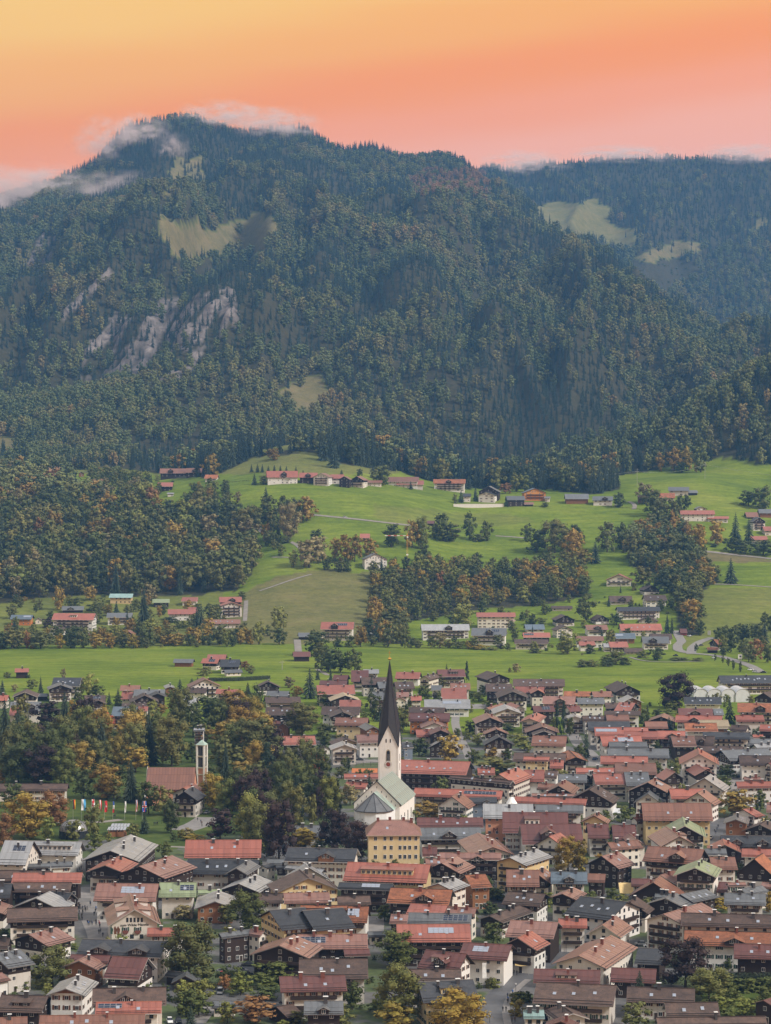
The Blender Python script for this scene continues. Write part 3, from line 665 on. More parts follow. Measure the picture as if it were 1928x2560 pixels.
    # gabled and shed dormers
    for i in range(nG):
        gw = min(3.4, L * .17 if nG == 1 else L * .12); x0 = ((i + .5) / nG - .5) * L * .9 + (rnd.uniform(-.12, .12) * L if nG == 1 else 0)
        q = MB(); gt = tp * 1.02; zr = hr - .5; yf = w * .98; yb = .1; zf = zr - (gw) * gt
        def pt(x, y, z): return (x0 + x, sy * y, z)
        for e in (-1, 1):
            top = [pt(0, yf + .5, zr), pt(0, yb, zr), pt(e * gw, yb + .4, zf), pt(e * gw, yf + .5, zf)]
            nv = (Vector(top[1]) - Vector(top[0])).cross(Vector(top[2]) - Vector(top[0]))
            if nv.z < 0: top = top[::-1]
            q.face(top, 0); q.face([(p[0], p[1], p[2] - .2) for p in top[::-1]], 2)
            q.face([pt(0, yf + .5, zr), pt(0, yf + .5, zr - .2), pt(e * gw, yf + .5, zf - .2), pt(e * gw, yf + .5, zf)], 2)
        a = gw - .5; zb = he - .3
        q.face([pt(-a, yf, zb), pt(a, yf, zb), pt(a, yf, zr - .05 - a * gt), pt(0, yf, zr - .1), pt(-a, yf, zr - .05 - a * gt)], 1)
        for e in (-1, 1): q.face([pt(e * a, yf, zb), pt(e * a, yb, zb), pt(e * a, yb, zr - .05 - a * gt), pt(e * a, yf, zr - .05 - a * gt)], 1)
        dm = q.obj('dormer', [RM[roof], M['dark_wood' if wall in 'kmwc' else (um or wm)], M['trim_wood']], root)
        for xx in ((-.85, .85) if gw > 2.2 else (0,)):
            ob = link('window', wmesh_w, dm); ob.location = (x0 + xx, sy * (yf + .02), zr - max(gw * gt * .5 + .55, 1.25)); ob.rotation_euler = (0, 0, math.pi if sy > 0 else 0)
    inn = 'I' in opts
    for i, sy in ([(a, b_) for b_ in (1, -1) for a in range(2)] if inn else [(a, sy) for a in range(nd)]):
        dw = 6.5 if inn else (L * .62 if 'D' in opts else min(L * .36, 6)) / nd; x0 = (i - .5) * L * .5 if inn else (((i + .5) / nd - .5) * L * .8 if nd > 1 else rnd.uniform(-.1, .1) * L)
        q = MB(); yf = w * .62; yb = w * .16; zt_ = hr - yb * tp + .12; zf = zt_ - (yf - yb) * .12; zb = hr - yf * tp
        a = dw / 2
        def pt(x, y, z): return (x0 + x, sy * y, z)
        for dz, mi in ((0, 0), (-.16, 2)):
            fc = [pt(-a - .3, yf + .4, zf + dz), pt(a + .3, yf + .4, zf + dz), pt(a + .3, yb, zt_ + dz), pt(-a - .3, yb, zt_ + dz)]
            nv = (Vector(fc[1]) - Vector(fc[0])).cross(Vector(fc[2]) - Vector(fc[0]))
            if (nv.z < 0) == (mi == 0): fc = fc[::-1]
            q.face(fc, mi)
        q.face([pt(-a - .3, yf + .4, zf), pt(a + .3, yf + .4, zf), pt(a + .3, yf + .4, zf - .16), pt(-a - .3, yf + .4, zf - .16)], 2)
        q.face([pt(-a, yf, zb - .2), pt(a, yf, zb - .2), pt(a, yf, zf - .1), pt(-a, yf, zf - .1)], 1)
        for e in (-1, 1): q.face([pt(e * a, yf, zb - .2), pt(e * a, yb, zt_ - .2), pt(e * a, yf, zf - .1)], 1)
        dm = q.obj('dormer', [RM[roof], M[wm if wall != 'm' else 'dark_wood'], M['trim_wood']], root)
        nw = max(2, int(dw / 1.8)) if abs(c.y) > .1 else 0; hh = zf - zb - .25
        for k in range(nw):
            ob = link('window', wmesh_w, dm); ob.location = (x0 - a + (k + .5) * dw / nw, sy * (yf + .02), (zf + zb) / 2 - .08); ob.rotation_euler = (0, 0, math.pi if sy > 0 else 0); ob.scale = (1, 1, max(.4, min(1.0, hh / 1.5)))
    cx, cyy = proj((ctr.x, ctr.y, ctr.z + hw))
    HOUSES.append(dict(o=root, roof=roof, wall=wall, opts=opts, L=L, w=w, st=st, px=cx, py=cyy, d=d, gable=abs(c.x) > .72, c=(abs(c.x), abs(c.y)), nc=nc, ns=ns, nG=nG, nd=nd, s=s, name=name, V='V' in opts,
                       bal='b' in opts, rad=math.hypot(L, 2 * w) / 2, ctr=ctr, rz=rz, hr=hr, style=style))
    return root
def town_house(line):
    f = line.split(); t = f[0]; x1, y1, x2, y2, x3, y3 = map(float, f[1:7]); st = float(f[7]); roof, wall = f[8], f[9]; opts = f[10:]
    p1, p2, p3 = P(t, x1, y1), P(t, x2, y2), P(t, x3, y3)
    hr = st * 2.8 + 2.5; best = None
    for it in range(4):
        r1 = plane_hit(*p1, hr); r2 = plane_hit(*p2, hr); tv = r2 - r1; tv.z = 0; L = tv.length
        if L < 1: return None
        tv.normalize(); best = None
        for sg in (1, -1):
            n = Vector((-tv.y, tv.x, 0)) * sg
            for wi in range(20, 145, 3):
                w = wi / 10
                for pd in ((25, 22, 28, 20, 31) if 'P' not in ''.join(opts) else (35, 40, 45, 50)):
                    tp = math.tan(R(pd)); q = proj(r1 + n * w - Vector((0, 0, w * tp)))
                    e = (q[0] - p3[0]) ** 2 + (q[1] - p3[1]) ** 2 + .12 * (pd - 25) ** 2 * ('P' not in ''.join(opts))
                    if best is None or e < best[0]: best = (e, w, tp, sg)
        e, w, tp, sg = best
        hr = st * 2.8 + .2 + (w - min(.9, w * .2)) * tp
    L = max(5.0, min(L, 75)); 
    if L < w * 1.25 and abs(tv.y) > .75: L = w * 1.6          # short ridge readings on gables that face the camera
    rz = math.atan2(tv.y, tv.x); ctr = r1 + tv * (L / 2); ctr.z = 0
    return build_house(ctr, rz, L, w, tp, st * 2.8 + .2, st, roof, wall, opts, sgn=sg)
def far_house(line):
    f = line.split(); t, ty = f[0], f[1]; xl, xr, yr, ye, yb = map(float, f[2:7]); roof, wall = f[7], f[8]; opts = f[9:]
    g = hit(*P(t, (xl + xr) / 2, yb))
    if g is None: return None
    mpp = KZ * g.y / F; wd = (xr - xl) * mpp; hw = max(2.2, (yb - ye) * mpp); rise = max(1.0, (ye - yr) * mpp); st = max(1, round(hw / 2.8))
    name = 'barn' if 'N' in opts else None
    if ty == 'S':
        w = min(9, max(3.2, rise / math.tan(R(24)))); tp = (rise * 1.0) / w; L = wd; rz = rnd.uniform(-.12, .12); ctr = Vector((g.x, g.y + w * .8, g.z))
    else:
        w = wd / 2; tp = max(.3, min(.7, rise / w)); L = max(8, min(20, 2.2 * w)); a = rnd.choice((-1, 1)) * rnd.uniform(.08, .3); rz = math.pi / 2 + a; ctr = Vector((g.x, g.y + L * .45, g.z))
    if 'A' in opts: rz += .35
    return build_house(ctr, rz, L, w, tp, hw, st, roof, wall, opts, name=name)
# town houses: x y heading length half_width slope wall_height side roof wall features
TOWN = """
-123.4 859.9 -0.022 21.2 4.4 0.60 8.6 -1 b k s3
-136.5 851.6 0.000 7.1 6.2 0.67 8.6 -1 d k
-120.3 839.2 1.333 13.5 9.5 0.41 6.8 1 l k
-114.8 847.1 -0.488 8.8 3.8 0.67 7.6 -1 d k c2
-116.3 809.6 0.144 23.8 7.1 0.47 8.6 -1 b m c1
-135.9 835.1 1.547 15.9 4.4 0.36 5.8 -1 p m
-112.6 784.8 0.993 14.0 8.3 0.36 5.8 -1 p m c2 s1
-86.1 811.5 1.734 29.6 8.9 0.60 8.6 -1 p w I c3
-91.3 847.1 -0.074 22.2 7.4 0.67 8.6 -1 p w c2 V
-74.1 853.6 0.036 13.3 7.4 0.53 8.6 -1 n w s2 V
-60.1 848.7 1.595 21.3 7.4 0.36 5.8 -1 l t c2
-72.8 794.6 0.031 12.8 3.8 0.53 5.8 -1 r w c2
-82.5 755.3 -0.136 27.3 9.2 0.36 8.6 -1 d w c1 G2
-78.4 733.0 -0.240 11.7 8.3 0.60 6.6 -1 m k
-92.1 746.0 -0.111 12.8 4.1 0.41 7.3 -1 m k
-93.5 739.7 1.340 9.0 6.2 0.41 7.1 -1 p t c1
-117.2 738.7 -2.424 10.0 8.6 0.36 8.6 1 g m s2
-119.0 726.1 -2.321 6.0 4.4 0.36 5.8 1 p w
-91.9 701.2 1.475 18.3 5.9 0.36 8.6 -1 l h c2
-104.6 692.1 3.033 14.1 8.3 0.36 5.8 1 b k c1 d1
-73.0 680.3 0.095 20.9 6.8 0.53 10.3 -1 b w c2 G1
-72.1 670.6 0.063 18.5 5.3 0.41 9.7 -1 r w V s2 c1
-80.8 658.1 0.058 29.0 5.0 0.53 8.6 -1 c k c2
-105.4 669.8 0.148 9.7 3.8 0.47 5.8 -1 c k c1
-61.5 736.7 1.572 6.8 4.4 0.53 3.0 -1 g k
-65.2 743.6 -0.440 6.0 2.3 0.53 3.0 -1 d k
-124.7 775.5 -0.129 6.0 4.1 0.67 5.8 -1 b k
-63.8 866.7 0.136 8.7 2.6 0.47 5.8 -1 n w c1
-41.1 852.8 0.000 9.2 5.3 0.47 6.1 -1 b w c2
-27.8 840.2 0.084 16.3 6.2 0.41 8.6 -1 p w c1
-11.2 835.4 0.096 11.7 4.4 0.53 8.6 -1 b w c1
-32.4 786.4 0.401 12.7 12.2 0.36 11.4 -1 d y b
-20.6 785.8 0.369 14.3 12.2 0.36 11.4 -1 d y c1 s1
-9.1 808.3 -0.090 7.1 6.5 0.67 8.6 -1 o w V s1
-20.8 808.8 -0.054 15.9 2.3 0.47 11.4 -1 o w
-49.1 777.4 0.581 11.7 2.3 0.60 8.6 -1 g k c2
-41.8 778.5 -0.671 6.0 2.3 0.67 8.6 -1 p w
-31.2 753.1 1.328 17.1 9.8 0.36 8.8 -1 p k c2 s3
-17.1 767.7 0.042 22.6 7.1 0.47 8.0 -1 p k s2 c3 V
-9.3 760.3 0.155 8.3 2.9 0.53 6.2 -1 m k
-3.1 805.2 0.083 6.0 2.6 0.47 3.0 -1 g w
-15.8 724.1 0.025 20.9 8.9 0.47 8.6 -1 b w s3 c1
-21.7 705.5 0.099 19.6 8.0 0.36 8.6 -1 m w s2 c2 b B
-17.8 686.8 0.026 11.4 5.6 0.47 5.8 -1 g k G1
-47.3 703.1 -0.063 7.3 3.2 0.47 3.0 -1 g w
-29.4 695.3 0.637 6.0 5.9 0.36 3.0 -1 b k
12.7 839.4 -0.189 22.1 8.3 0.47 9.0 -1 o k G1 c1 s2
15.0 817.7 -0.282 13.2 7.4 0.36 8.6 -1 r w c1
26.1 814.5 -0.313 10.4 3.5 0.67 8.6 -1 p w s1
4.8 803.3 -0.106 6.0 5.6 0.36 8.6 -1 p k
18.4 802.9 -0.107 21.4 5.6 0.47 8.6 -1 g k V c2
15.5 777.6 0.016 24.0 9.5 0.41 8.6 -1 r k V s2
18.7 734.6 -0.446 13.9 6.5 0.67 8.6 -1 m w G1 d1 c1
32.1 750.1 2.904 15.6 8.9 0.36 8.6 1 m w c1 V
14.8 717.0 0.000 15.9 5.3 0.47 8.6 -1 b w c1
17.4 693.7 0.218 16.7 7.4 0.60 8.6 -1 d y d1 c2 G1
41.4 823.6 1.027 23.1 5.3 0.36 6.2 -1 b m c3
49.7 840.1 -0.337 13.8 8.3 0.36 8.2 -1 b k s3
64.8 847.6 1.176 13.3 5.0 0.36 8.6 -1 p m c1
48.9 784.3 -0.240 16.0 9.8 0.36 8.6 -1 p k c1
44.6 764.3 1.131 12.2 6.5 0.53 8.6 -1 r m s1
62.3 795.1 -0.064 9.6 4.7 0.47 8.6 -1 r w c2
54.4 714.9 -0.100 19.9 6.8 0.41 8.6 -1 m w d1 c1
55.5 693.1 -0.189 23.3 10.4 0.36 8.2 -1 b w s3 c1
42.1 678.6 0.000 6.0 3.2 0.53 5.8 -1 v w
51.4 678.7 1.812 12.1 5.0 0.36 6.2 1 b w c2
49.4 668.2 1.393 6.5 4.7 0.36 5.8 -1 m k c1
74.7 817.1 -0.606 18.4 12.2 0.36 8.9 -1 d w s4 c1
74.7 796.2 1.202 17.0 6.2 0.60 6.6 -1 p w b c2
85.9 828.5 1.245 10.4 6.5 0.60 7.5 -1 b m b
98.4 867.2 1.286 13.9 9.2 0.60 5.8 1 c k
100.7 842.5 1.048 10.5 7.7 0.36 6.9 -1 g k c1
109.6 850.0 0.770 14.9 5.9 0.36 7.5 -1 g k
100.3 858.5 -0.204 6.9 2.9 0.47 5.8 -1 g k
99.6 800.1 0.912 25.2 8.3 0.36 10.3 -1 p w b c1
113.1 780.9 -0.124 32.8 6.5 0.47 12.3 -1 b w c2
111.9 768.4 -0.155 31.2 8.0 0.41 8.8 -1 o w G1 c1 s2
117.0 749.7 -0.146 15.1 6.8 0.47 8.6 -1 m k s2
65.7 747.5 1.176 33.8 8.9 0.36 8.6 -1 p w c2 s3
84.3 756.7 -0.245 8.5 8.9 0.36 5.8 -1 d k
75.8 728.2 -0.173 13.8 5.3 0.60 5.8 -1 m k
81.1 702.5 -0.135 19.9 6.5 0.47 5.8 -1 b w s2 c1
87.6 684.0 0.019 15.4 5.0 0.60 5.8 -1 b k s2
91.4 670.0 0.055 31.0 2.9 0.67 5.8 -1 b k c1
112.6 694.7 0.825 9.4 4.1 0.36 5.8 -1 m k
126.1 837.5 -0.158 14.4 7.1 0.41 8.6 -1 g w c2
125.5 875.7 -0.280 6.7 7.1 0.36 5.8 -1 m w
132.8 867.4 0.675 11.4 4.1 0.47 6.1 -1 g k c1
127.5 868.6 0.177 6.8 2.0 0.47 8.3 -1 p w c1
-168.8 1133.6 0.000 37.1 4.7 0.60 5.8 -1 b w
-131.4 942.1 -0.120 24.2 6.5 0.67 8.6 -1 l w d1 D c1
-141.7 925.1 -0.124 11.6 12.2 0.60 8.6 -1 l w V
-125.4 923.6 0.229 8.3 3.2 0.53 5.8 -1 g w c2
-133.6 921.5 0.154 8.7 2.6 0.47 5.8 -1 g k c1
-103.9 938.3 1.475 39.5 11.3 0.36 8.6 -1 l k c3
-103.4 905.1 1.409 20.6 7.4 0.36 8.6 -1 r k b c3
-85.9 895.4 1.170 26.1 10.7 0.36 9.0 -1 p k b c3
-63.5 937.7 0.019 29.9 9.2 0.60 8.6 -1 r w s2 c2
-61.7 910.0 -0.068 27.4 7.4 0.60 6.8 -1 d w s4 c2
-123.7 875.7 0.029 25.4 6.5 0.41 9.2 -1 r k c1
-134.7 885.7 -0.091 22.2 4.7 0.67 8.0 -1 b k
-90.8 1104.7 -1.843 15.1 6.8 0.47 8.6 1 r w
-89.6 1089.5 1.417 17.5 6.2 0.67 8.6 -1 d m b
-53.4 895.3 1.349 18.6 4.4 0.53 9.4 -1 g k c1
-50.7 876.8 1.313 20.3 8.0 0.36 6.5 -1 l k c2
-29.6 866.1 1.799 17.4 12.2 0.41 8.3 -1 b y c2
-30.4 908.4 -0.589 17.4 2.0 0.67 6.7 -1 l w c1
-29.5 898.3 1.711 10.5 8.0 0.60 6.2 -1 l w
-24.1 918.1 -0.153 27.2 8.3 0.47 10.1 -1 d h G1 c1 s2
1.3 885.9 -0.182 31.3 9.8 0.53 8.6 -1 r y d1 D c1
-7.0 862.6 -0.158 19.8 3.8 0.47 8.6 -1 d k V
-32.8 1003.4 0.121 10.6 5.9 0.60 5.8 -1 g w c2
-45.8 921.9 0.999 6.0 2.6 0.36 5.8 -1 d w
-39.1 918.9 0.000 6.0 2.0 0.47 5.8 -1 g k
-43.5 946.0 -0.083 6.7 3.2 0.53 3.0 -1 g k
23.3 1178.5 -0.217 38.0 12.2 0.41 8.6 -1 r k s7 c1 b B
45.0 1122.4 -0.586 34.1 2.0 0.67 11.2 -1 b m c1 s2
33.5 1093.1 -0.237 41.2 4.7 0.67 8.6 -1 r w V s2
31.3 1064.8 1.284 14.7 7.7 0.67 8.6 -1 c w
43.8 1072.8 0.000 12.3 4.7 0.47 8.6 -1 d u G1
52.3 1021.5 -0.032 21.5 10.1 0.47 10.9 -1 l s c1
74.1 1070.8 -0.250 32.7 3.5 0.67 8.6 -1 r w c2
74.9 1029.2 -0.084 20.6 5.6 0.47 11.4 -1 g w c1 s1
62.7 1002.0 -0.048 27.4 11.6 0.60 8.2 -1 m w d1
67.6 979.9 0.025 25.0 12.2 0.53 7.2 -1 m w c1 G1
68.1 962.8 1.065 10.9 6.8 0.60 8.1 1 r w c1
27.1 1008.2 0.012 27.9 6.8 0.47 8.6 -1 m w c2 s4
26.1 978.6 0.061 25.6 6.5 0.60 8.6 -1 g m G1 s4
39.6 950.4 1.701 35.4 8.6 0.36 8.6 -1 p w c3
32.8 926.1 -0.034 24.2 4.4 0.47 8.6 -1 p k G1
24.0 902.2 1.181 16.6 7.7 0.47 8.7 -1 p m d1 c1
19.0 913.5 0.103 7.9 3.5 0.60 8.5 -1 p w
17.6 952.6 0.000 6.0 5.9 0.47 5.8 -1 m w c1
52.2 906.2 1.039 22.9 7.1 0.36 11.4 -1 l y b c3
50.0 871.7 -0.041 12.0 9.5 0.47 9.3 -1 c w c1
57.1 885.0 1.344 14.3 5.3 0.67 7.9 -1 c m
67.4 878.6 -0.056 13.4 6.8 0.47 8.6 -1 u w G1 c2 s1
79.1 893.9 -0.189 6.7 4.1 0.60 5.8 -1 c k
21.8 852.3 1.078 13.5 6.2 0.36 11.0 -1 l w c3
32.7 872.0 0.272 7.9 8.3 0.41 8.6 -1 o t c1
98.3 1154.8 1.278 11.2 6.5 0.41 8.2 -1 g m b
106.8 1137.9 0.051 16.7 10.1 0.36 8.9 -1 r w b B
119.1 1137.3 0.000 11.6 12.2 0.41 8.6 -1 g w
93.5 1080.0 1.303 17.6 11.0 0.53 8.9 -1 b m c1
123.4 1109.9 1.247 15.7 10.4 0.47 8.6 -1 p k c2 V
137.4 1091.5 0.071 16.3 6.2 0.60 8.6 -1 r w c1
150.8 1119.6 1.241 15.2 9.5 0.60 8.6 -1 l w c1
141.7 1074.5 1.176 12.8 8.0 0.67 8.6 -1 p w c1
120.7 1095.2 1.368 10.9 6.8 0.67 5.8 1 g w
123.1 1013.1 -0.023 29.4 9.2 0.67 11.4 -1 c y s2
108.1 1021.1 0.643 6.0 2.0 0.67 8.6 -1 p w c2
123.5 989.8 1.485 23.7 8.9 0.53 8.5 -1 n k c2
87.2 982.8 0.000 9.0 7.7 0.60 8.6 -1 m w b B
97.5 979.8 0.000 9.8 8.0 0.60 8.5 -1 m w c1
87.8 1000.7 1.351 9.5 5.9 0.53 11.4 -1 p y c2
116.1 966.5 1.667 26.0 7.7 0.53 8.7 -1 p w c3 d1
94.4 950.8 0.457 14.5 3.8 0.67 8.6 -1 c w c2
100.2 963.3 1.675 21.0 2.9 0.67 8.7 -1 p w c2
110.4 908.4 -0.382 22.0 8.3 0.53 11.4 -1 c k G1 c1 s3
114.9 879.6 1.327 18.4 8.0 0.41 11.4 -1 n k c2
142.1 910.4 1.172 13.3 8.3 0.84 5.8 -1 o k P
134.1 947.2 1.479 14.6 6.5 0.47 8.6 -1 r k c1
146.1 933.3 -0.162 13.9 5.0 0.47 8.6 -1 r w c1
128.0 908.9 0.000 9.8 8.3 0.41 8.6 -1 c w c2
129.1 935.9 0.000 8.5 3.8 0.53 8.6 -1 g w c2
146.0 960.1 -0.106 22.7 6.5 0.53 8.6 -1 d k G2 c1
159.9 1013.2 1.198 12.3 7.7 0.41 5.8 -1 b k
149.4 1017.6 1.374 14.6 5.3 0.36 8.6 -1 g t c1
157.0 1036.9 0.760 6.7 7.1 0.36 8.6 -1 r w c1
173.8 1068.8 -0.197 6.7 7.1 0.47 5.8 -1 p w
85.9 912.9 -2.218 12.6 7.7 0.53 8.6 1 p k s1
95.2 885.4 -0.089 8.4 4.4 0.47 5.8 -1 m w
105.2 893.4 0.986 11.4 7.1 0.41 5.8 -1 p k c1
141.6 880.0 -0.428 6.0 4.1 0.36 5.8 -1 p w c1
156.3 1576.2 1.688 34.9 9.2 0.47 8.6 -1 b m s4
125.5 1566.3 -0.132 17.6 5.9 0.47 5.8 -1 o w
140.9 1562.9 0.175 13.3 5.3 0.60 5.8 -1 c w c1
127.8 1494.5 0.042 17.3 6.2 0.53 8.6 -1 g w s2
153.6 1503.7 1.657 16.8 7.1 0.47 8.6 -1 l t
147.2 1457.2 -0.388 10.4 11.0 0.36 8.6 -1 r k s4
138.8 1467.1 0.000 8.8 5.9 0.53 8.6 -1 b k
201.2 1520.0 -0.062 23.6 7.4 0.53 5.8 -1 d w s4
185.0 1430.1 -0.065 20.5 8.6 0.41 8.6 -1 m k G1
198.8 1432.0 0.000 6.0 6.2 0.53 8.6 -1 g w
183.5 1400.7 -0.187 27.1 6.5 0.53 7.8 -1 r w G1
165.0 1425.0 1.366 19.7 8.0 0.36 5.8 -1 p k
156.7 1387.7 0.000 13.1 6.5 0.53 5.8 -1 c k
177.7 1351.2 -0.032 18.4 9.2 0.41 8.6 -1 o w d1
189.4 1382.3 0.036 16.9 8.6 0.47 6.6 -1 y t
203.3 1372.6 -0.475 10.4 4.4 0.67 5.8 -1 b w
187.1 1314.0 -0.130 25.8 6.5 0.47 8.6 -1 d w
216.1 1349.1 -0.304 9.8 4.7 0.67 8.6 -1 r k
225.3 1450.0 -0.143 24.1 9.8 0.47 8.6 -1 o w G1
212.3 1397.7 0.038 16.6 5.3 0.60 8.6 -1 r w
241.9 1520.6 1.057 11.8 7.4 0.60 8.6 1 b m
246.7 1629.3 0.085 40.9 7.1 0.67 8.6 -1 d w s9
141.4 1428.8 -0.090 21.7 4.4 0.47 8.6 -1 b w c1
121.6 1398.1 0.136 14.0 4.1 0.60 8.8 -1 b w c2
135.3 1397.5 0.000 13.3 7.1 0.47 8.6 -1 c w
126.2 1355.1 0.000 24.0 9.2 0.47 8.6 -1 d w
130.9 1329.9 -0.038 29.8 9.2 0.41 8.6 -1 r w V
140.3 1315.2 -0.091 18.4 7.4 0.47 8.6 -1 r w
157.0 1315.7 -0.109 15.4 7.7 0.47 8.6 -1 r k G1
159.5 1285.5 0.000 12.6 11.9 0.36 8.6 -1 c k
171.5 1286.4 -0.202 10.7 6.8 0.67 8.6 -1 b k G1
126.3 1286.9 0.144 22.5 6.8 0.67 8.6 -1 r w V s2
128.8 1272.6 0.000 20.3 5.3 0.53 8.6 -1 g w c1
130.4 1236.2 -0.063 31.6 8.3 0.47 8.6 -1 g w c2
120.7 1210.0 -0.099 23.9 6.8 0.47 8.6 -1 r w c2
122.6 1175.3 -0.044 20.3 11.6 0.36 8.6 -1 c k c2
104.1 1171.4 0.000 22.0 4.4 0.53 8.6 -1 r w
156.3 1193.8 1.465 25.3 9.8 0.53 11.4 -1 r w b
137.5 1154.6 1.755 14.5 5.6 0.67 8.6 -1 r k
154.6 1172.0 1.655 22.7 5.6 0.53 8.6 -1 r m d1
176.1 1254.1 -0.092 22.1 6.8 0.41 8.6 -1 b w c2
185.3 1235.3 0.284 26.5 11.6 0.36 7.8 -1 g m s4
188.0 1207.4 -0.048 19.6 6.8 0.60 8.6 -1 b w
193.4 1198.4 0.813 6.3 2.0 0.67 8.6 -1 m w
190.4 1220.1 1.074 8.5 5.3 0.67 6.6 1 l w
174.2 1122.3 0.061 19.8 4.1 0.60 8.6 -1 r w c2
178.4 1163.9 0.000 8.5 2.9 0.47 5.8 -1 p w
96.5 1235.3 1.624 29.3 6.5 0.36 7.5 -1 o m
206.7 1309.9 -0.069 15.6 6.5 0.41 5.8 -1 g w
204.5 1291.4 0.399 13.6 4.7 0.47 5.8 -1 l w
207.9 1336.4 0.000 6.0 2.9 0.53 5.8 -1 r w
16.3 1687.8 -0.156 17.5 7.7 0.53 5.8 -1 r w c2
30.3 1654.0 -1.914 23.4 4.1 0.67 8.6 1 b w s2
45.6 1674.6 0.094 19.4 8.3 0.53 8.6 -1 m k d1
34.3 1606.4 0.000 7.4 5.9 0.47 5.8 -1 g w
49.4 1583.6 0.000 13.3 7.7 0.47 8.6 -1 c w c1
43.6 1529.3 0.000 16.3 12.2 0.47 8.6 -1 r w c1
73.2 1627.6 1.846 27.2 8.9 0.41 11.4 -1 b m b
74.4 1573.2 0.000 17.6 9.2 0.47 8.6 -1 b k c1 s3
101.3 1583.1 -0.048 34.2 8.6 0.47 11.0 -1 b w s5
81.0 1538.4 1.568 30.7 10.1 0.41 8.6 -1 b m b
94.5 1566.9 -0.164 19.3 5.9 0.60 8.1 -1 r w c1
98.0 1550.8 1.582 21.0 4.7 0.53 9.5 -1 r m
38.5 1496.5 0.000 28.9 10.1 0.47 5.8 -1 l w V
25.1 1442.2 -0.239 22.6 5.0 0.60 8.6 -1 b w G1 s2
25.7 1405.6 -0.052 24.4 8.3 0.47 8.1 -1 m o s3 G1
28.0 1387.9 1.602 20.2 8.0 0.36 6.3 -1 p w
30.2 1336.3 1.626 17.2 5.9 0.41 8.6 -1 m k b
22.6 1347.9 0.147 11.8 5.9 0.60 5.8 -1 r w
31.9 1297.9 1.466 16.2 8.6 0.53 5.8 1 l k
59.8 1393.5 1.617 25.2 8.6 0.41 8.6 -1 p m b c1
72.7 1444.2 1.600 25.6 8.6 0.36 8.6 -1 l w b
79.4 1465.9 1.797 21.2 4.1 0.53 8.6 -1 r w
66.5 1465.5 1.180 28.2 2.0 0.60 8.6 -1 c w
95.3 1449.3 0.154 13.2 5.3 0.60 8.6 -1 m k V
108.5 1494.3 -0.142 20.5 8.0 0.53 8.6 -1 p w G1
86.6 1403.5 1.378 32.2 5.9 0.36 8.6 -1 r w
113.3 1450.1 0.405 8.6 4.7 0.67 8.6 -1 m w
61.6 1334.6 1.578 12.6 7.1 0.41 8.6 -1 c m b
60.8 1288.1 1.586 13.5 8.3 0.53 8.6 -1 d m
89.4 1371.1 1.536 22.7 9.8 0.36 5.6 -1 c k
89.3 1353.9 1.558 12.8 6.5 0.36 6.0 -1 b k
88.3 1285.8 -0.175 18.6 7.7 0.60 8.6 -1 c w s3
110.7 1406.5 1.593 14.0 6.8 0.36 8.4 -1 l w
11.4 1270.0 0.357 6.0 2.6 0.67 8.6 -1 d u
79.2 1225.9 -0.127 26.8 6.8 0.53 7.9 -1 b w
75.7 1198.2 -0.144 13.0 3.5 0.47 11.1 -1 r y c1
87.2 1214.3 -0.137 6.9 6.2 0.53 6.0 -1 r y
49.1 1168.6 0.000 8.5 5.3 0.53 8.6 -1 r w c3
58.1 1131.6 1.192 27.3 8.0 0.53 10.9 -1 r w c2 T
71.3 1148.2 -0.085 10.1 8.6 0.53 8.7 -1 r w
80.3 1156.0 -0.211 6.2 5.0 0.67 8.6 -1 b w
81.9 1111.2 1.354 21.3 7.1 0.53 8.6 -1 c k
89.5 1142.9 -0.092 13.7 6.8 0.47 8.7 -1 g w
76.3 1133.7 -0.156 7.9 4.4 0.47 6.4 -1 c w c1
77.5 1091.5 -0.089 21.4 2.6 0.47 8.3 -1 p w c2
12.0 1590.5 0.190 13.0 6.8 0.60 8.6 -1 b w s3 c1
11.0 1538.9 0.000 8.1 5.3 0.47 8.3 -1 p w
19.7 1538.3 0.000 7.1 5.3 0.47 5.8 -1 r w
8.8 1528.9 1.668 7.4 4.4 0.60 6.1 -1 r w
-131.3 1805.8 -0.308 13.6 5.0 0.67 5.8 -1 r k V
-115.4 1781.2 0.000 14.8 10.1 0.47 5.8 -1 d k V
-112.0 1756.1 0.359 13.6 3.5 0.60 3.0 -1 g w
-121.4 1601.8 1.741 17.6 11.0 0.47 8.6 -1 c w b
-102.0 1552.5 -0.153 15.3 5.0 0.53 8.6 -1 r w
-124.9 1586.7 -0.115 13.9 5.0 0.60 5.8 -1 b w
-79.8 1623.2 1.684 12.7 8.6 0.47 5.8 -1 b k
-70.2 1566.5 -0.106 14.7 5.6 0.53 5.8 -1 g w
-64.6 1500.6 0.131 22.3 7.4 0.41 8.6 -1 b w
-61.8 1433.2 -0.103 19.5 6.8 0.60 8.6 -1 b k s3
-62.7 1400.0 0.249 7.5 3.8 0.53 5.8 -1 m w
-68.4 1405.1 1.694 9.4 5.0 0.60 5.8 1 g w
-58.9 1388.0 1.386 6.2 3.8 0.67 5.8 1 l t
-32.7 1560.2 0.096 24.7 10.7 0.47 8.3 -1 r w c2
-17.6 1645.8 0.000 12.0 6.2 1.19 8.6 -1 m w s1 P
-30.4 1647.1 -0.248 10.7 4.7 0.67 8.6 -1 m k
-10.2 1693.5 0.000 11.2 5.6 0.47 8.6 -1 l w
-7.4 1618.5 0.091 18.7 8.9 0.47 8.6 -1 b k
-34.9 1613.4 -0.089 18.7 5.0 0.47 8.6 -1 m w c2
-26.6 1538.5 1.668 21.2 9.8 0.36 6.1 -1 y k
-22.1 1504.3 0.000 13.7 7.7 0.47 5.8 -1 r w
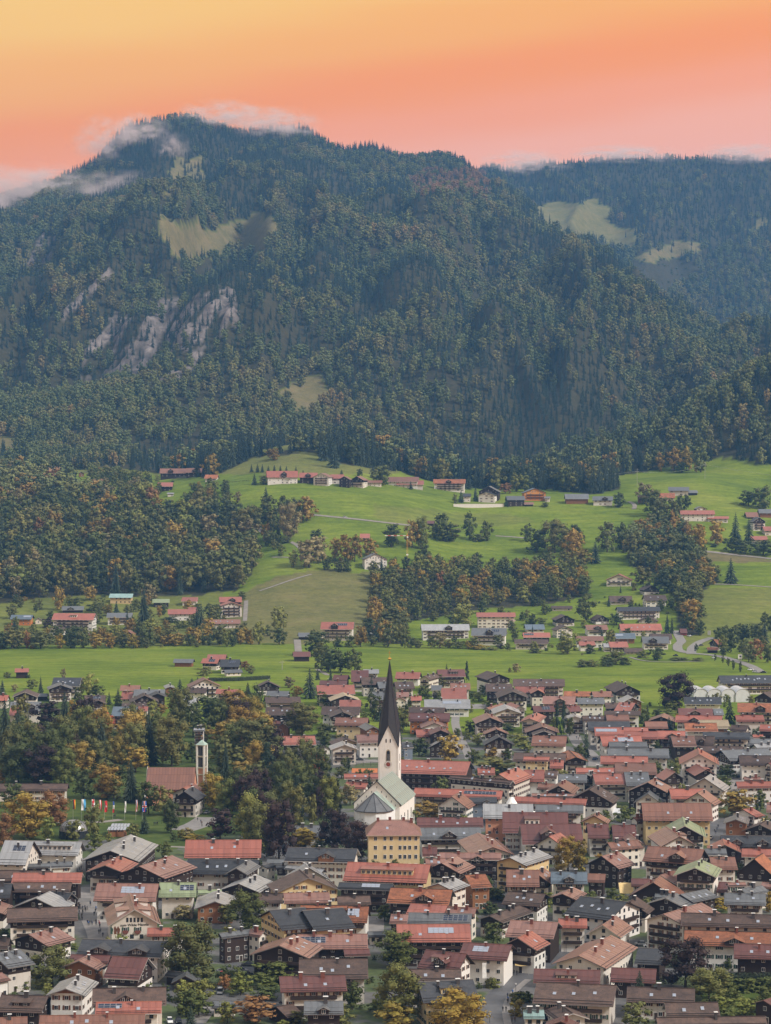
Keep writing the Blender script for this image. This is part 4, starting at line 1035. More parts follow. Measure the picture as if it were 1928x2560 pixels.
-26.5 1439.4 -0.115 23.4 7.1 0.60 8.2 -1 b w
-26.1 1420.3 1.654 19.6 7.7 0.41 9.0 -1 b m b
-19.2 1379.5 -0.097 19.0 7.1 0.53 8.6 -1 c y s2
-9.1 1356.8 1.788 21.2 4.4 0.47 8.6 -1 g t
-9.8 1298.8 0.130 12.6 8.6 0.41 8.6 -1 p w c1
-22.5 1313.0 1.750 12.2 8.0 0.36 5.8 -1 b y
-22.3 1269.0 1.665 16.7 7.4 0.36 8.6 -1 l w
-47.7 1313.5 0.092 18.0 10.1 0.36 5.8 -1 r k c2
-46.4 1266.2 -1.728 23.1 9.8 0.36 4.5 1 g w
-50.2 1249.5 0.158 9.5 5.0 0.53 7.1 -1 d k c1
-33.2 1306.6 1.838 6.0 2.9 0.60 3.0 -1 b w
-1.5 1592.4 0.193 8.5 7.1 0.53 8.6 -1 g k
-3.5 1521.0 0.242 11.0 11.6 0.36 8.6 -1 g w
-11.8 1152.6 0.052 16.5 4.1 0.47 8.6 -1 r w s2
-13.5 1139.4 -0.378 11.1 3.5 0.67 5.8 -1 r w
-102.8 1321.4 0.000 6.0 2.9 0.47 11.4 -1 l w
-235.1 1564.9 1.648 21.8 8.3 0.41 5.8 -1 b m
-227.2 1586.8 0.000 7.2 3.8 0.47 3.0 -1 g k
-213.5 1608.8 -0.088 19.2 7.7 0.67 8.6 -1 d w s4
-215.5 1584.8 1.745 19.7 8.3 0.36 8.6 -1 g m b
-219.7 1462.8 0.074 18.7 10.1 0.53 7.4 -1 g w G2
-246.1 1538.7 -0.091 8.3 4.7 0.67 5.8 -1 r w
-223.6 1447.0 0.000 6.2 6.5 0.60 7.0 -1 r w
-186.1 1534.2 0.112 13.4 7.4 0.47 5.8 -1 b w V
-182.1 1516.6 1.724 11.0 5.3 0.47 5.8 -1 b m
-170.7 1603.4 0.000 13.4 5.9 0.53 5.8 -1 c w c1
-167.0 1550.7 0.000 7.5 7.7 0.53 5.8 -1 r w
-152.2 1545.7 0.000 20.1 7.1 0.53 8.2 -1 g w
-152.3 1510.0 1.711 18.6 9.2 0.47 8.2 -1 b k
-146.2 1532.0 1.701 15.2 5.9 0.41 9.0 -1 d k
-146.0 1617.7 1.724 19.1 3.5 0.36 5.8 -1 l t
-156.7 1495.0 0.000 15.5 4.1 0.47 6.2 -1 b w
-155.2 1429.4 -0.089 14.9 7.4 0.67 8.6 -1 u w s1 d1
-149.2 1475.8 0.000 6.0 4.7 0.53 5.8 -1 r w
-123.0 1503.9 -0.154 9.4 7.7 0.67 5.8 -1 l w V
"""
FAR = """
D1 S 85 270 655 688 745 u o V
D1 G 285 350 675 700 735 g w
D1 S 510 695 582 610 640 g k G1
D1 S 437 795 640 690 810 r w d1 b B
D1 G 400 535 740 780 830 b w
D1 G 725 850 785 820 850 r w
D1 S 885 1100 638 672 740 g w b
D1 S 910 1108 478 508 565 v y
D1 S 1265 1410 522 550 595 n k
D1 S 1515 1640 508 538 578 r w
D1 S 1392 1640 608 645 705 r w
D1 G 1015 1120 780 815 875 c k
D1 S 1280 1350 830 840 860 l w
D1 G 1410 1510 790 820 865 r w
D2 S 235 425 505 545 600 r k G1
D2 G 230 428 548 580 680 r w b
D2 S 135 415 693 725 770 c w s4
D2 S -20 60 508 540 575 r w
D2 S -20 50 590 640 680 r w
D2 S 1088 1365 712 768 870 r w G1 V b B
D2 S 895 990 803 835 865 g k N
D2 S 1490 1545 738 770 815 r w
D2 G 1430 1640 140 190 280 g w c1
E2 S 1412 1497 910 945 975 r k N
D3 S 335 740 732 778 860 l w G1 b B s2
D3 S 760 1055 762 820 910 g w G1 b V B
D3 S 797 1125 635 668 770 r w
D3 G 985 1120 665 705 770 r k b
D3 S 1200 1365 735 772 805 u w
D3 S 1185 1415 803 838 880 r k V
D3 S 1115 1400 858 890 945 b w b
D3 G 1440 1615 655 695 755 b m b
D3 G 1440 1600 740 780 850 b w
D3 S 1420 1600 580 600 625 b w
D3 S 1625 1690 830 850 900 g w
D4 G 295 520 315 365 420 r w b
D4 G 585 735 405 445 490 b m
D4 S 320 512 495 540 572 b w G1
D4 S 605 795 490 530 595 b w s2
D4 S 380 745 588 620 695 d w b B
D4 G 175 315 655 695 735 b m
D4 S 120 305 738 775 835 c w G1 b
D4 S 40 275 832 865 930 c w
D4 S 62 200 875 905 960 r w
D4 S 405 757 728 778 835 r w s4
D4 G 565 735 672 705 728 b w
D4 S 365 540 808 848 895 u t V
D4 S 595 820 835 885 945 g w G1 b
D4 S 660 845 812 850 900 b w
D4 S 315 475 880 920 965 r w b
D4 S 270 330 890 920 965 l w
D4 S 910 970 770 802 828 m r N
D4 S 1190 1265 860 900 950 o k A
D4 S 1135 1230 925 945 975 o k
D4 S 1420 1480 910 935 970 d w
D4 S 440 600 940 970 985 b w
E1 G 290 380 182 205 245 g w
E1 S 235 300 185 210 245 r w
E1 S 380 490 215 235 255 c w
E1 S 345 430 325 350 365 r w
E1 G 650 700 395 412 440 b t
E1 S 1330 1666 365 405 440 c k G2
E1 S 1310 1440 482 515 560 r k
E1 S 1390 1450 570 580 605 l w
E2 S 630 895 383 437 500 r w G1
E2 G 710 840 425 455 500 g w
E2 S 905 1060 400 440 495 r k G1
E2 G 1030 1180 405 440 515 c w b
E2 S 1165 1280 415 450 500 r w
E2 G 1240 1345 430 460 530 c k b
E2 G 1340 1470 430 465 530 c m b
E2 S 1470 1600 465 485 520 c w
E2 S -40 100 362 400 440 c k G1
E2 S 120 232 418 450 475 o w
E3 S 60 320 435 475 525 c w
E3 S 130 360 465 500 535 r w
E3 S 440 710 455 490 560 o w G1 b
E3 G 820 1000 512 560 640 g k
E3 G 820 975 560 590 655 d w
E3 S 685 755 575 600 650 d w
E3 S 1045 1200 595 628 685 g k
E3 S 1190 1275 648 665 685 c k
E3 G 1180 1380 530 570 640 u o b
E3 S 1365 1415 600 615 650 g w
E3 S 1535 1735 577 618 665 g t N
E3 S 388 450 802 825 850 m k N
E4 S 183 355 598 632 680 g w G1
E4 S 815 990 520 552 598 g w
E4 S 970 1055 548 570 595 g k
E4 S 740 870 570 610 640 o w
E4 S 555 600 590 605 660 c t N
E4 S 910 1200 715 748 810 r w
E4 S 1135 1318 765 785 820 r w
E4 G 1030 1130 695 715 720 g w
E4 S 1455 1560 730 770 790 c k
E4 S 1565 1700 705 738 780 g t
E4 G 1500 1620 770 808 890 d m b
E4 S 1600 1700 850 885 930 r w
E4 S 1495 1640 930 960 1000 r w
"""
MEADOW_BARNS = """
C1 S 118 235 100 128 185 r k N
C1 S 1445 1615 22 50 90 g t N
D2 S 850 998 962 998 1045 m k N
D2 S 140 300 985 1020 1060 r k
"""
for ln in TOWN.strip().splitlines():
    f_ = ln.split(); v_ = [float(q) for q in f_[:8]]; build_house(Vector((v_[0], v_[1], 0)), v_[2], v_[3], v_[4], v_[5], v_[6], max(1, round(v_[6] / 2.85)), f_[8], f_[9], f_[10:], sgn=int(v_[7]))
for ln in FAR.strip().splitlines() + MEADOW_BARNS.strip().splitlines(): far_house(ln)
# ------------------------------------------------------------------ trees
trn = random.Random(5)
def crown_mesh(seed, nlobe, nleaf, leaf, shape, core=True, mat='foliage'):
    """unit crown: z from 0.12 to 1, half width 0.5"""
    r = random.Random(seed); b = MB(); lobes = []
    for i in range(nlobe):
        z = .20 + .74 * ((i + r.uniform(.2, .8)) / nlobe); a = i * 2.4 + r.uniform(-.5, .5)
        if shape == 'round': mx = math.sqrt(max(0, 1 - ((z - .52) / .5) ** 2)) * .5
        elif shape == 'egg': mx = .5 * math.sin(math.pi * min(1, max(0, (1.04 - z))) ** .8)
        else: mx = .5 * min(1, (1.03 - z) * 1.6) * (1 if z > .2 else .7)
        rad = r.uniform(.125, .20) * (1 if shape != 'column' else .9); q = max(0, mx - rad * .7) * r.uniform(.7, 1.05)
        lobes.append((q * math.cos(a), q * math.sin(a), z, rad))
    lobes += [(0, 0, .42, .27), (0, 0, .66, .25), (0, 0, .85, .15)]
    hs = .62 if shape != 'column' else .5
    if core:
        for (x, y, z, rad) in lobes:
            rr = rad * .66; k = 5
            rings = [(-.8, .6), (0, 1.0), (.8, .6)]
            pts = [[(x + math.cos(6.283 * i / k + j) * rr * q, y + math.sin(6.283 * i / k + j) * rr * q, z + rr * hs * h) for i in range(k)] for j, (h, q) in enumerate(rings)]
            for A, B in ((pts[0], pts[1]), (pts[1], pts[2])):
                for i in range(k): b.face([A[i], A[(i + 1) % k], B[(i + 1) % k], B[i]])
            b.face(pts[2]); b.face(pts[0][::-1])
    tot = sum(l[3] ** 2 for l in lobes)
    for (x, y, z, rad) in lobes:
        for _ in range(int(nleaf * rad * rad / tot)):
            v = Vector((r.gauss(0, 1), r.gauss(0, 1), r.gauss(.25, 1))).normalized(); q = rad * (r.uniform(.74, 1.1) if r.random() < .9 else r.uniform(1.05, 1.3))
            p = Vector((x, y, z)) + Vector((v.x * q, v.y * q, v.z * q * hs * 1.05))
            n = (v + Vector((r.gauss(0, .24), r.gauss(0, .24), r.gauss(0.12, .22)))).normalized()
            t = n.orthogonal().normalized(); t = Matrix.Rotation(r.uniform(0, 6.28), 3, n) @ t; u = n.cross(t); l = leaf * r.uniform(.6, 1.35)
            t = t * l; u = u * l * .8; t.z *= hs; u.z *= hs
            b.face([p - t, p - u * .9, p + t * 1.1, p + u])
    zs_ = sorted(p[2] for p in b.v); z0, z1 = zs_[int(len(zs_) * .004)], zs_[int(len(zs_) * .997)]; rs = sorted(math.hypot(p[0], p[1]) for p in b.v); rq = rs[int(len(rs) * .985)]
    lo = .04 if shape != 'column' else .01
    b.v = [(p[0] * .5 / rq, p[1] * .5 / rq, lo + (p[2] - z0) / (z1 - z0) * (1 - lo)) for p in b.v]
    return b.mesh('crown', [M[mat]])
def trunk_mesh(seed, top=.62):
    r = random.Random(seed); b = MB(); b.tube((0, 0, -.06), (r.uniform(-.02, .02), r.uniform(-.02, .02), .3), .030, .022, 7); b.tube((0, 0, .28), (0.02, 0, top), .022, .008, 6)
    for i in range(6):
        a = i * 1.05 + r.uniform(-.3, .3); z = .25 + i * .05; e = (math.cos(a) * .3, math.sin(a) * .3, z + r.uniform(.12, .25)); b.tube((0, 0, z), e, .012, .004, 5)
    return b.mesh('trunk', [M['bark']])
def spruce_mesh(seed, tiers, br, mat='foliage', lo=.06, droop=.10, slim=1.0):
    r = random.Random(seed); b = MB()
    for i in range(tiers):
        f = i / (tiers - 1); z = lo + (1 - lo) * (f ** .92) * .97; rad = .5 * (1 - f) ** .8 * r.uniform(.82, 1.1) * slim + .012
        k = max(5, int(br * (1 - f * .55))); a0 = r.uniform(0, 6.28)
        for j in range(k):
            a = a0 + 6.283 * j / k + r.uniform(-.2, .2); q = rad * r.uniform(.62, 1.18); da = 3.6 / k * r.uniform(.8, 1.25)
            dz = droop * q / .5 * r.uniform(.6, 1.6); tip = (q * math.cos(a), q * math.sin(a), z - dz - .012)
            zt_ = z + .055 * (1.15 - f)
            l = (q * .72 * math.cos(a + da * .5), q * .72 * math.sin(a + da * .5), z - dz * .8 - .018); e = (q * .72 * math.cos(a - da * .5), q * .72 * math.sin(a - da * .5), z - dz * .8 - .018)
            top = (q * .08 * math.cos(a), q * .08 * math.sin(a), zt_)
            b.face([top, e, tip]); b.face([top, tip, l])
    b.tube((0, 0, lo), (0, 0, .97), .05, .004, 5)
    return b.mesh('crown', [M[mat]])
BR = {s: [crown_mesh(100 + i + 20 * k, nl, 2300, .0255, sh) for i in range(nv)] for k, (s, sh, nl, nv) in enumerate((('round', 'round', 18, 6), ('egg', 'egg', 16, 3), ('column', 'column', 14, 2)))}
BRL = {s: [crown_mesh(300 + i + 20 * k, nl, 430, .052, sh) for i in range(nv)] for k, (s, sh, nl, nv) in enumerate((('round', 'round', 12, 5), ('egg', 'egg', 11, 3), ('column', 'column', 9, 2)))}
BUSH = [crown_mesh(500 + i, 10, 480, .052, 'round') for i in range(3)]
SP = [spruce_mesh(600 + i, 24, 17) for i in range(3)]; SPL = [spruce_mesh(640 + i, 15, 11) for i in range(3)]
TRK = [trunk_mesh(700 + i) for i in range(3)]
def sptrunk():
    b = MB(); b.tube((0, 0, -.04), (0, 0, .2), .024, .02, 7); return b.mesh('trunk', [M['bark']])
SPT = sptrunk()
TC = {'g': ((.062, .076, .020), (.080, .092, .024), (.050, .064, .020)), 'o': ((.215, .140, .030), (.185, .122, .028), (.235, .165, .036)), 'y': ((.20, .145, .024), (.165, .130, .024), (.225, .155, .028)),
      'r': ((.21, .105, .040), (.175, .092, .036)), 'R': ((.48, .085, .028),), 'm': ((.034, .021, .019), (.042, .025, .021)), 'b': ((.105, .108, .030), (.122, .115, .032), (.090, .096, .030)),
      't': ((.135, .148, .032), (.155, .160, .038), (.115, .132, .032)), 's': ((.028, .042, .025), (.033, .046, .027)), 'c': ((.028, .043, .023),), 'f': ((.18, .150, .066), (.16, .136, .060))}
KNAME = {'g': 'green_tree', 'o': 'orange_tree', 'y': 'yellow_tree', 'r': 'russet_tree', 'R': 'red_tree', 'm': 'copper_beech', 'b': 'autumn_tree', 't': 'light_green_tree', 's': 'spruce_tree', 'c': 'column_conifer', 'f': 'fading_tree'}
KPH = {'g': 'dark green leafy tree', 'o': 'orange autumn tree', 'y': 'yellow autumn tree', 'r': 'russet brown autumn tree', 'R': 'bright red autumn tree', 'm': 'dark purple copper beech', 'b': 'olive brown autumn tree',
       't': 'yellowish green tree', 's': 'dark pointed spruce', 'c': 'narrow dark column conifer', 'f': 'pale fading tree'}
TREES = []
def tree(kind, g, h, w, bush=False, group=None, label=None, name=None):
    s = F / g.y; near = s * h > 85
    nm = name or ('garden_shrub' if bush else KNAME[kind])
    root = empty(nm, g, trn.uniform(0, 6.28)); root.scale = (w, w, h * (1.0 if kind in 'sc' or bush else 1.0))
    if kind in 's': me = trn.choice(SP if near else SPL)
    elif kind == 'c': me = trn.choice((BR if near else BRL)['column'])
    elif bush: me = trn.choice(BUSH)
    else: me = trn.choice((BR if near else BRL)['egg' if trn.random() < .35 or h > 1.6 * w else 'round'])
    cr = link('crown', me, root); c = trn.choice(TC[kind]); v = trn.uniform(.95, 1.38); cr.color = (c[0] * v, c[1] * v, c[2] * v, 1)
    if bush: cr.location.z = -.14; cr.scale = (1, 1, 1.14)
    else: link('trunk', SPT if kind == 's' else trn.choice(TRK), root)
    px, py = proj((g.x, g.y, g.z + h * .5))
    TREES.append(dict(o=root, kind=kind, h=h, w=w, px=px, py=py, d=g.y, bush=bush, ctr=g, group=group, label=label, s=s))
    return root
def cat_trees(t, txt):
    for it in txt.replace('\n', ';').split(';'):
        it = it.split()
        if not it: continue
        x, yt, yb, w = map(float, it[:4]); k = it[4]
        g = hit(*P(t, x, yb))
        if g is None: continue
        mpp = KZ * g.y / F; B_ = 'B' in it[5:]; mpp *= 1.14 if t[0] == 'E' and k not in 'sc' else 1; tree(k, g, max(1.5, (yb - yt) * mpp * 1.02), w * mpp * (1.12 if k in 'sc' else 1.22), bush=B_)
cat_trees('A1', """435 540 890 340 b;1580 345 850 400 b;1130 830 900 180 g B;1560 900 1140 220 g;1590 1040 1215 120 s;50 400 480 120 g B;1530 210 330 150 f;160 830 920 150 g B;640 1090 1115 160 g B""")
cat_trees('A2', """480 90 430 310 g;300 200 370 160 b;855 520 800 110 s;700 670 860 330 g B;420 780 960 190 t;290 790 920 110 r;100 830 1010 200 t;70 950 1130 220 g;540 960 1190 340 r;310 1010 1190 150 t;620 890 1000 220 g;820 960 1080 130 m;900 1090 1200 150 b;780 1170 1240 130 t;1060 1165 1240 130 t;1240 1040 1230 230 b;1350 850 1080 200 g;1540 1000 1100 130 g;620 790 900 200 g B""")
cat_trees('A3', """140 420 730 310 g;160 690 1190 340 b;120 1005 1280 310 y;660 915 1300 440 y;940 350 535 170 g;650 170 240 120 t;910 180 290 130 g;970 60 170 160 g;1400 100 230 110 t;1140 990 1130 130 y B;1130 930 1010 110 b B;1210 935 1015 110 g B;940 820 900 110 t B;30 200 340 130 g;490 560 610 70 t B""")
cat_trees('A4', """950 480 900 380 m;1150 730 1010 330 b;290 620 880 100 s;570 740 1070 180 s;965 910 1120 110 s;460 180 345 90 s;540 1020 1240 230 b;620 150 290 190 b;780 180 300 200 b;1205 135 265 190 y;1650 100 270 110 y;770 520 600 90 t B;1200 620 700 110 t B;1310 640 760 90 g;1530 730 840 120 t;1320 810 930 190 g B;1480 810 930 190 g B;1630 810 930 170 g B;1270 970 1100 160 t;1360 900 1030 130 g;1620 890 1010 150 g;1450 980 1130 200 t;1560 1010 1100 120 g;1000 1075 1190 130 o;860 1080 1210 180 b;170 90 150 80 t B;340 60 170 100 g;430 120 170 100 t;1330 1060 1150 160 t""")
cat_trees('B1', """230 200 590 340 y;450 190 480 250 r;400 410 605 130 t;30 370 650 180 r;110 130 330 180 g;790 540 690 150 t;620 430 600 140 b;780 300 570 150 b;1205 370 545 120 s;1240 110 385 180 g;1370 150 400 170 b;1425 265 545 150 g;1380 620 760 120 g;1110 460 590 110 b;910 540 620 60 t;120 780 850 130 m B;1560 500 580 110 f""")
cat_trees('B2', """180 40 345 190 y;310 80 390 200 t;250 340 600 220 m;510 200 660 240 t;740 260 770 280 m;560 0 300 300 b;740 -60 330 170 g;890 60 485 140 c;1015 220 480 90 b;1150 50 400 110 c;1220 90 400 120 c;1060 150 440 100 m;960 500 670 260 y;1210 340 710 250 m;1390 430 770 230 m;1490 0 240 80 s;1330 130 310 140 f;190 150 340 70 g;640 500 740 130 g;680 800 890 60 c;30 550 600 160 y B""")
cat_trees('B3', """210 340 480 180 g;390 280 425 260 o;660 330 415 130 g;730 35 85 100 y;1560 570 870 230 y;890 890 1070 110 g;960 1010 1090 150 g;1050 600 660 90 t;460 885 940 60 t B""")
cat_trees('B4', """60 600 870 170 y;270 720 950 210 o;735 240 580 210 s;450 310 450 170 t;1360 185 405 310 o;1270 80 195 130 g;825 100 175 110 o;1060 615 660 80 t B;1400 790 880 80 g;1620 200 280 110 g;1620 400 560 90 b;640 470 570 100 g B""")
cat_trees('C4', """870 135 435 280 m;1320 320 565 120 s;635 390 565 80 s;600 440 585 110 g;815 500 625 110 s;860 370 445 120 t;720 440 505 100 g;815 440 495 120 t;195 420 495 120 b;125 580 845 70 s;750 850 945 100 y;1290 650 745 150 t;1300 900 1015 160 g;1275 1000 1135 120 g;830 1030 1115 110 b;1640 450 565 100 s;1550 600 665 90 g;850 770 825 90 g;320 600 675 60 f;970 290 420 70 m""")
cat_trees('C3', """500 150 265 110 b;550 55 195 55 s;718 45 225 50 c;370 240 365 120 g;760 290 355 90 g;815 300 375 100 t;930 300 385 80 t;850 240 325 70 g;240 350 435 80 b;180 420 645 140 b;460 300 365 60 m;1470 380 645 60 c;1525 370 655 60 c;1575 510 665 80 g;320 680 835 160 g;570 650 880 200 o;940 740 860 180 o;1060 770 865 90 g;770 775 895 120 g;960 850 965 350 b;1150 640 745 170 t;1200 710 785 130 t;740 540 645 120 g;720 980 1025 90 y;810 640 745 110 t;900 370 425 100 t;640 600 680 60 g;130 640 760 90 g;850 560 640 60 g B;1060 560 620 120 g B;720 610 700 70 t B""")
cat_trees('C2', """150 330 575 260 g;370 280 545 260 o;480 210 515 150 s;560 230 505 120 g;890 250 345 100 o;995 90 355 150 s;930 390 670 270 b;1115 295 415 140 g;1510 150 335 80 s;1530 310 545 130 g;1580 380 545 90 s;300 520 770 290 o;390 630 860 240 r;560 520 910 330 b;310 720 960 260 b;110 560 725 130 b;440 870 1070 210 o;550 880 1130 200 b;740 860 1130 190 g;890 960 1180 120 c;960 970 1070 140 b;1040 800 970 150 R;830 830 970 130 o;1080 950 1130 90 m;1125 840 970 45 c;1160 880 970 45 c;1290 840 930 80 g;1320 850 960 45 c;1260 920 1020 120 b;1110 620 725 120 g;1130 560 665 150 b;1450 460 525 70 t;480 1130 1240 150 t;820 170 265 90 f;60 170 265 90 s;30 260 345 120 g;1500 750 815 80 b;1260 610 675 100 t;1170 60 205 40 s;740 660 760 100 g;160 900 1010 110 g;640 930 1010 120 o;1420 700 770 130 g B;1060 90 200 50 s;700 840 940 110 g""")
cat_trees('C1', """20 190 325 80 s;340 160 310 55 s;270 195 275 90 g;740 140 335 140 t;800 240 335 120 g;1500 180 325 90 s;1600 180 275 110 s;1585 265 355 120 g;985 260 415 90 s;910 295 405 60 s;660 250 430 90 g;40 340 910 190 s;150 420 800 160 s;400 370 600 240 m;540 280 620 140 s;700 410 770 250 t;870 460 610 180 R;190 500 770 200 g;390 560 770 190 b;580 560 800 200 s;845 530 910 180 s;1080 530 710 200 o;1050 640 890 180 o;1240 450 910 190 s;1430 490 920 280 b;1500 330 600 160 t;1270 370 510 110 t;150 720 1060 280 g;350 740 1070 290 m;540 760 1080 220 g;660 710 1010 240 o;860 790 970 170 b;890 900 1190 250 o;1090 850 1220 170 s;1130 760 970 200 y;700 940 1190 170 g;950 1010 1190 190 b;10 940 1060 80 o;1600 720 890 130 g;1250 1040 1200 180 g;1380 1050 1200 120 b;960 620 780 140 g;300 560 780 160 g;480 700 900 160 s;1000 900 1060 140 g;760 720 900 150 g;120 235 300 60 f;60 130 185 60 b B;240 155 185 30 g B;530 100 200 45 f;1350 400 480 90 o;740 480 640 120 g""")
cat_trees('D2', """1090 880 1105 140 b;1150 925 1135 170 g;1250 950 1135 160 g;1370 940 1145 140 g;1060 790 1000 210 g;740 590 800 130 t;740 770 905 130 g;570 700 905 110 t;640 740 835 80 g;1420 750 925 110 o;1465 710 875 50 s;1550 720 885 90 s;1620 700 905 120 o;90 550 800 140 s;170 560 700 110 g;430 460 535 80 g;1230 860 925 80 g B;1330 830 925 90 g B;1140 190 285 80 g;1250 200 295 100 b B;1310 210 295 70 g B;250 730 905 180 b;420 780 905 80 o;50 760 910 90 o;350 820 905 90 b;500 830 905 60 y;120 1085 1165 110 t B;450 1040 1110 80 r;505 1075 1150 70 b""")
cat_trees('D1', """490 420 620 100 o;1060 600 790 65 s;1200 400 810 140 s;1250 390 570 130 f;900 570 665 90 y;970 540 645 70 s;790 550 655 150 g;630 510 605 120 g;400 680 765 110 m;120 700 800 120 s;1220 750 925 130 g;1640 580 800 100 s;620 750 935 150 g;100 770 940 200 b;340 790 938 180 b;500 810 938 90 y;800 820 938 110 o;910 810 935 100 o;1040 810 928 110 b;1130 820 925 90 o;1370 830 915 90 o;1460 810 915 130 o;1590 760 908 120 y;700 800 935 100 g;230 790 935 55 r;20 800 938 110 b;860 750 830 70 g;1320 730 800 120 g B;1420 670 720 120 g B;1530 700 760 90 t B;960 740 800 130 t B""")
cat_trees('D3', """130 590 770 230 b;160 580 760 130 y;60 720 925 140 b;200 750 935 100 b;690 560 780 190 t;600 620 750 120 g;500 800 935 110 f;310 870 935 80 b;640 880 935 130 b;740 870 935 90 y;840 905 945 140 y B;920 925 950 120 t B;1130 1060 1135 70 f;1075 1095 1140 30 b;1380 580 645 80 g;1250 690 735 90 g B;1340 680 755 110 g;1560 800 985 170 t;560 860 935 90 b;1000 900 940 60 m B;1290 935 975 110 b B;440 640 710 80 b""")
cat_trees('D4', """1330 170 395 130 s;600 250 405 150 b;800 260 475 220 g;950 250 425 150 g;1100 280 425 170 b;950 410 630 200 g;1000 530 730 140 o;1010 640 780 110 o;1080 710 830 80 g;800 640 810 65 s;840 660 815 45 s;120 480 710 160 g;720 930 1035 140 g;590 950 1015 110 t B;370 950 1070 180 b;300 1000 1085 140 g B;100 1030 1092 110 b B;460 1010 1075 90 g B;180 1030 1090 90 b B;1240 760 865 100 g;1330 760 970 120 g;1430 730 880 130 g;1550 730 890 130 g;1610 700 900 110 s;1540 860 1030 140 r;1480 900 1050 120 b;1640 900 1055 90 g;1200 980 1040 26 g;1265 995 1060 26 g;1308 1015 1085 30 g;1352 1030 1115 28 g;1410 1045 1135 30 g;1042 895 962 36 g;1270 930 1000 60 g;640 380 470 90 g B;900 1010 1035 180 b B;1050 1012 1040 120 b B;480 580 660 30 c;380 640 740 110 g;160 900 980 90 g B""")
cat_trees('E2', """630 510 700 90 s;540 700 900 130 b;820 690 970 160 f;970 630 810 150 o;780 620 800 110 g;880 640 810 100 g;650 630 835 140 g;1055 890 995 90 g;990 980 1200 180 f;1080 960 1160 130 f;1210 970 1130 80 o;1290 950 1150 110 o;1370 950 1150 120 o;1500 970 1100 110 o;700 915 990 90 g B;800 945 990 70 b B;860 1060 1200 70 t;1200 130 365 125 s;1110 60 305 110 s;690 215 300 95 o;535 405 505 60 s;610 440 505 80 b;1590 360 510 150 g;760 1010 1100 60 t;1180 1110 1150 80 g B;1520 330 450 60 s;1410 380 440 50 g;510 330 400 40 s;560 325 402 45 s;600 330 402 40 s;650 340 405 40 s;700 335 400 40 s;750 340 400 40 s;800 345 398 35 s;880 350 420 45 s;940 380 425 40 s;1260 375 420 35 s""")
cat_trees('E3', """90 860 1030 130 g;260 830 1035 110 o;340 800 1045 110 t;440 860 955 60 g;520 770 975 130 g;570 850 975 200 b;740 760 965 100 g;880 830 975 90 g;820 920 975 100 b B;1215 850 980 80 g;1300 900 1075 150 g;1450 830 1075 210 b;1620 860 1010 120 g;1600 900 1115 140 o;590 370 455 175 y;925 420 535 135 y;1040 500 580 85 r;1130 430 565 90 t;1200 440 565 100 t;670 540 655 65 s;790 500 645 55 s;250 470 545 45 s;1045 625 692 40 c;730 420 545 90 s;620 590 660 40 b B;1370 655 690 60 g B""")
cat_trees('E4', """400 585 695 90 g;610 510 665 130 f;680 580 770 150 g;750 630 835 120 b;850 650 835 110 b;960 600 715 70 g;900 610 745 60 g;1480 570 680 140 g;1600 540 710 150 g;1070 880 1045 110 y;1060 850 970 90 o;1215 830 1010 120 o;1370 730 1000 135 s;1480 770 1000 105 s;960 820 940 75 f;1340 960 1068 120 g;1450 980 1085 120 g;1600 980 1095 170 g;610 840 1010 115 s;300 850 1070 140 b;420 850 1050 100 g;200 970 1160 130 s;520 920 1140 160 b;640 930 1130 160 g;850 950 1130 180 b;960 950 1145 130 g;100 1050 1190 140 y;40 900 1050 130 y;740 250 395 70 o;860 220 395 110 o;960 210 392 100 y;1080 200 402 120 t;1040 330 405 35 o;920 330 405 90 g;1110 1020 1085 40 b;790 760 860 70 g B;1190 1000 1025 50 g B;1150 735 760 40 g B""")
# hedges and small woods of single trees on the near hills: placed by rejection in each wood
def ground_xy(poly):
    for _ in range(500):
        x0 = min(p[0] for p in poly); x1 = max(p[0] for p in poly); y0 = min(p[1] for p in poly); y1 = max(p[1] for p in poly)
        px, py = trn.uniform(x0, x1), trn.uniform(y0, y1)
        if inpoly(np.array([px]), np.array([py]), poly)[0]: return px, py
    return None
WOODPTS = {}
def sample_wood(poly, spacing, dmin=2010, dmax=RIDGE_HILL_D + 30):
    """random ground points (world) whose place on the hill lies inside the wood"""
    n = 26000; u = np.array([trn.uniform(-300, 2200) for _ in range(n)]); d = np.array([math.sqrt(trn.uniform(dmin ** 2, dmax ** 2)) for _ in range(n)])
    x = (u - CXP) / F * d; z = zt(x, d); px, py = projv(x, d, z); ok = np.nonzero(inpoly(px, py, poly))[0]
    out = []; cell = {}
    for i in ok:
        k = (int(x[i] // spacing), int(d[i] // spacing)); bad = False
        for a in (-1, 0, 1):
            for b in (-1, 0, 1):
                for (qx, qd) in cell.get((k[0] + a, k[1] + b), ()):
                    if (qx - x[i]) ** 2 + (qd - d[i]) ** 2 < spacing ** 2: bad = True
        if bad: continue
        cell.setdefault(k, []).append((x[i], d[i])); out.append((float(x[i]), float(d[i]), float(z[i])))
    return out
def near_house(x, y, r=0):
    for hd in HOUSES:
        if (hd['ctr'].x - x) ** 2 + (hd['ctr'].y - y) ** 2 < (hd['rad'] + r) ** 2: return True
    return False
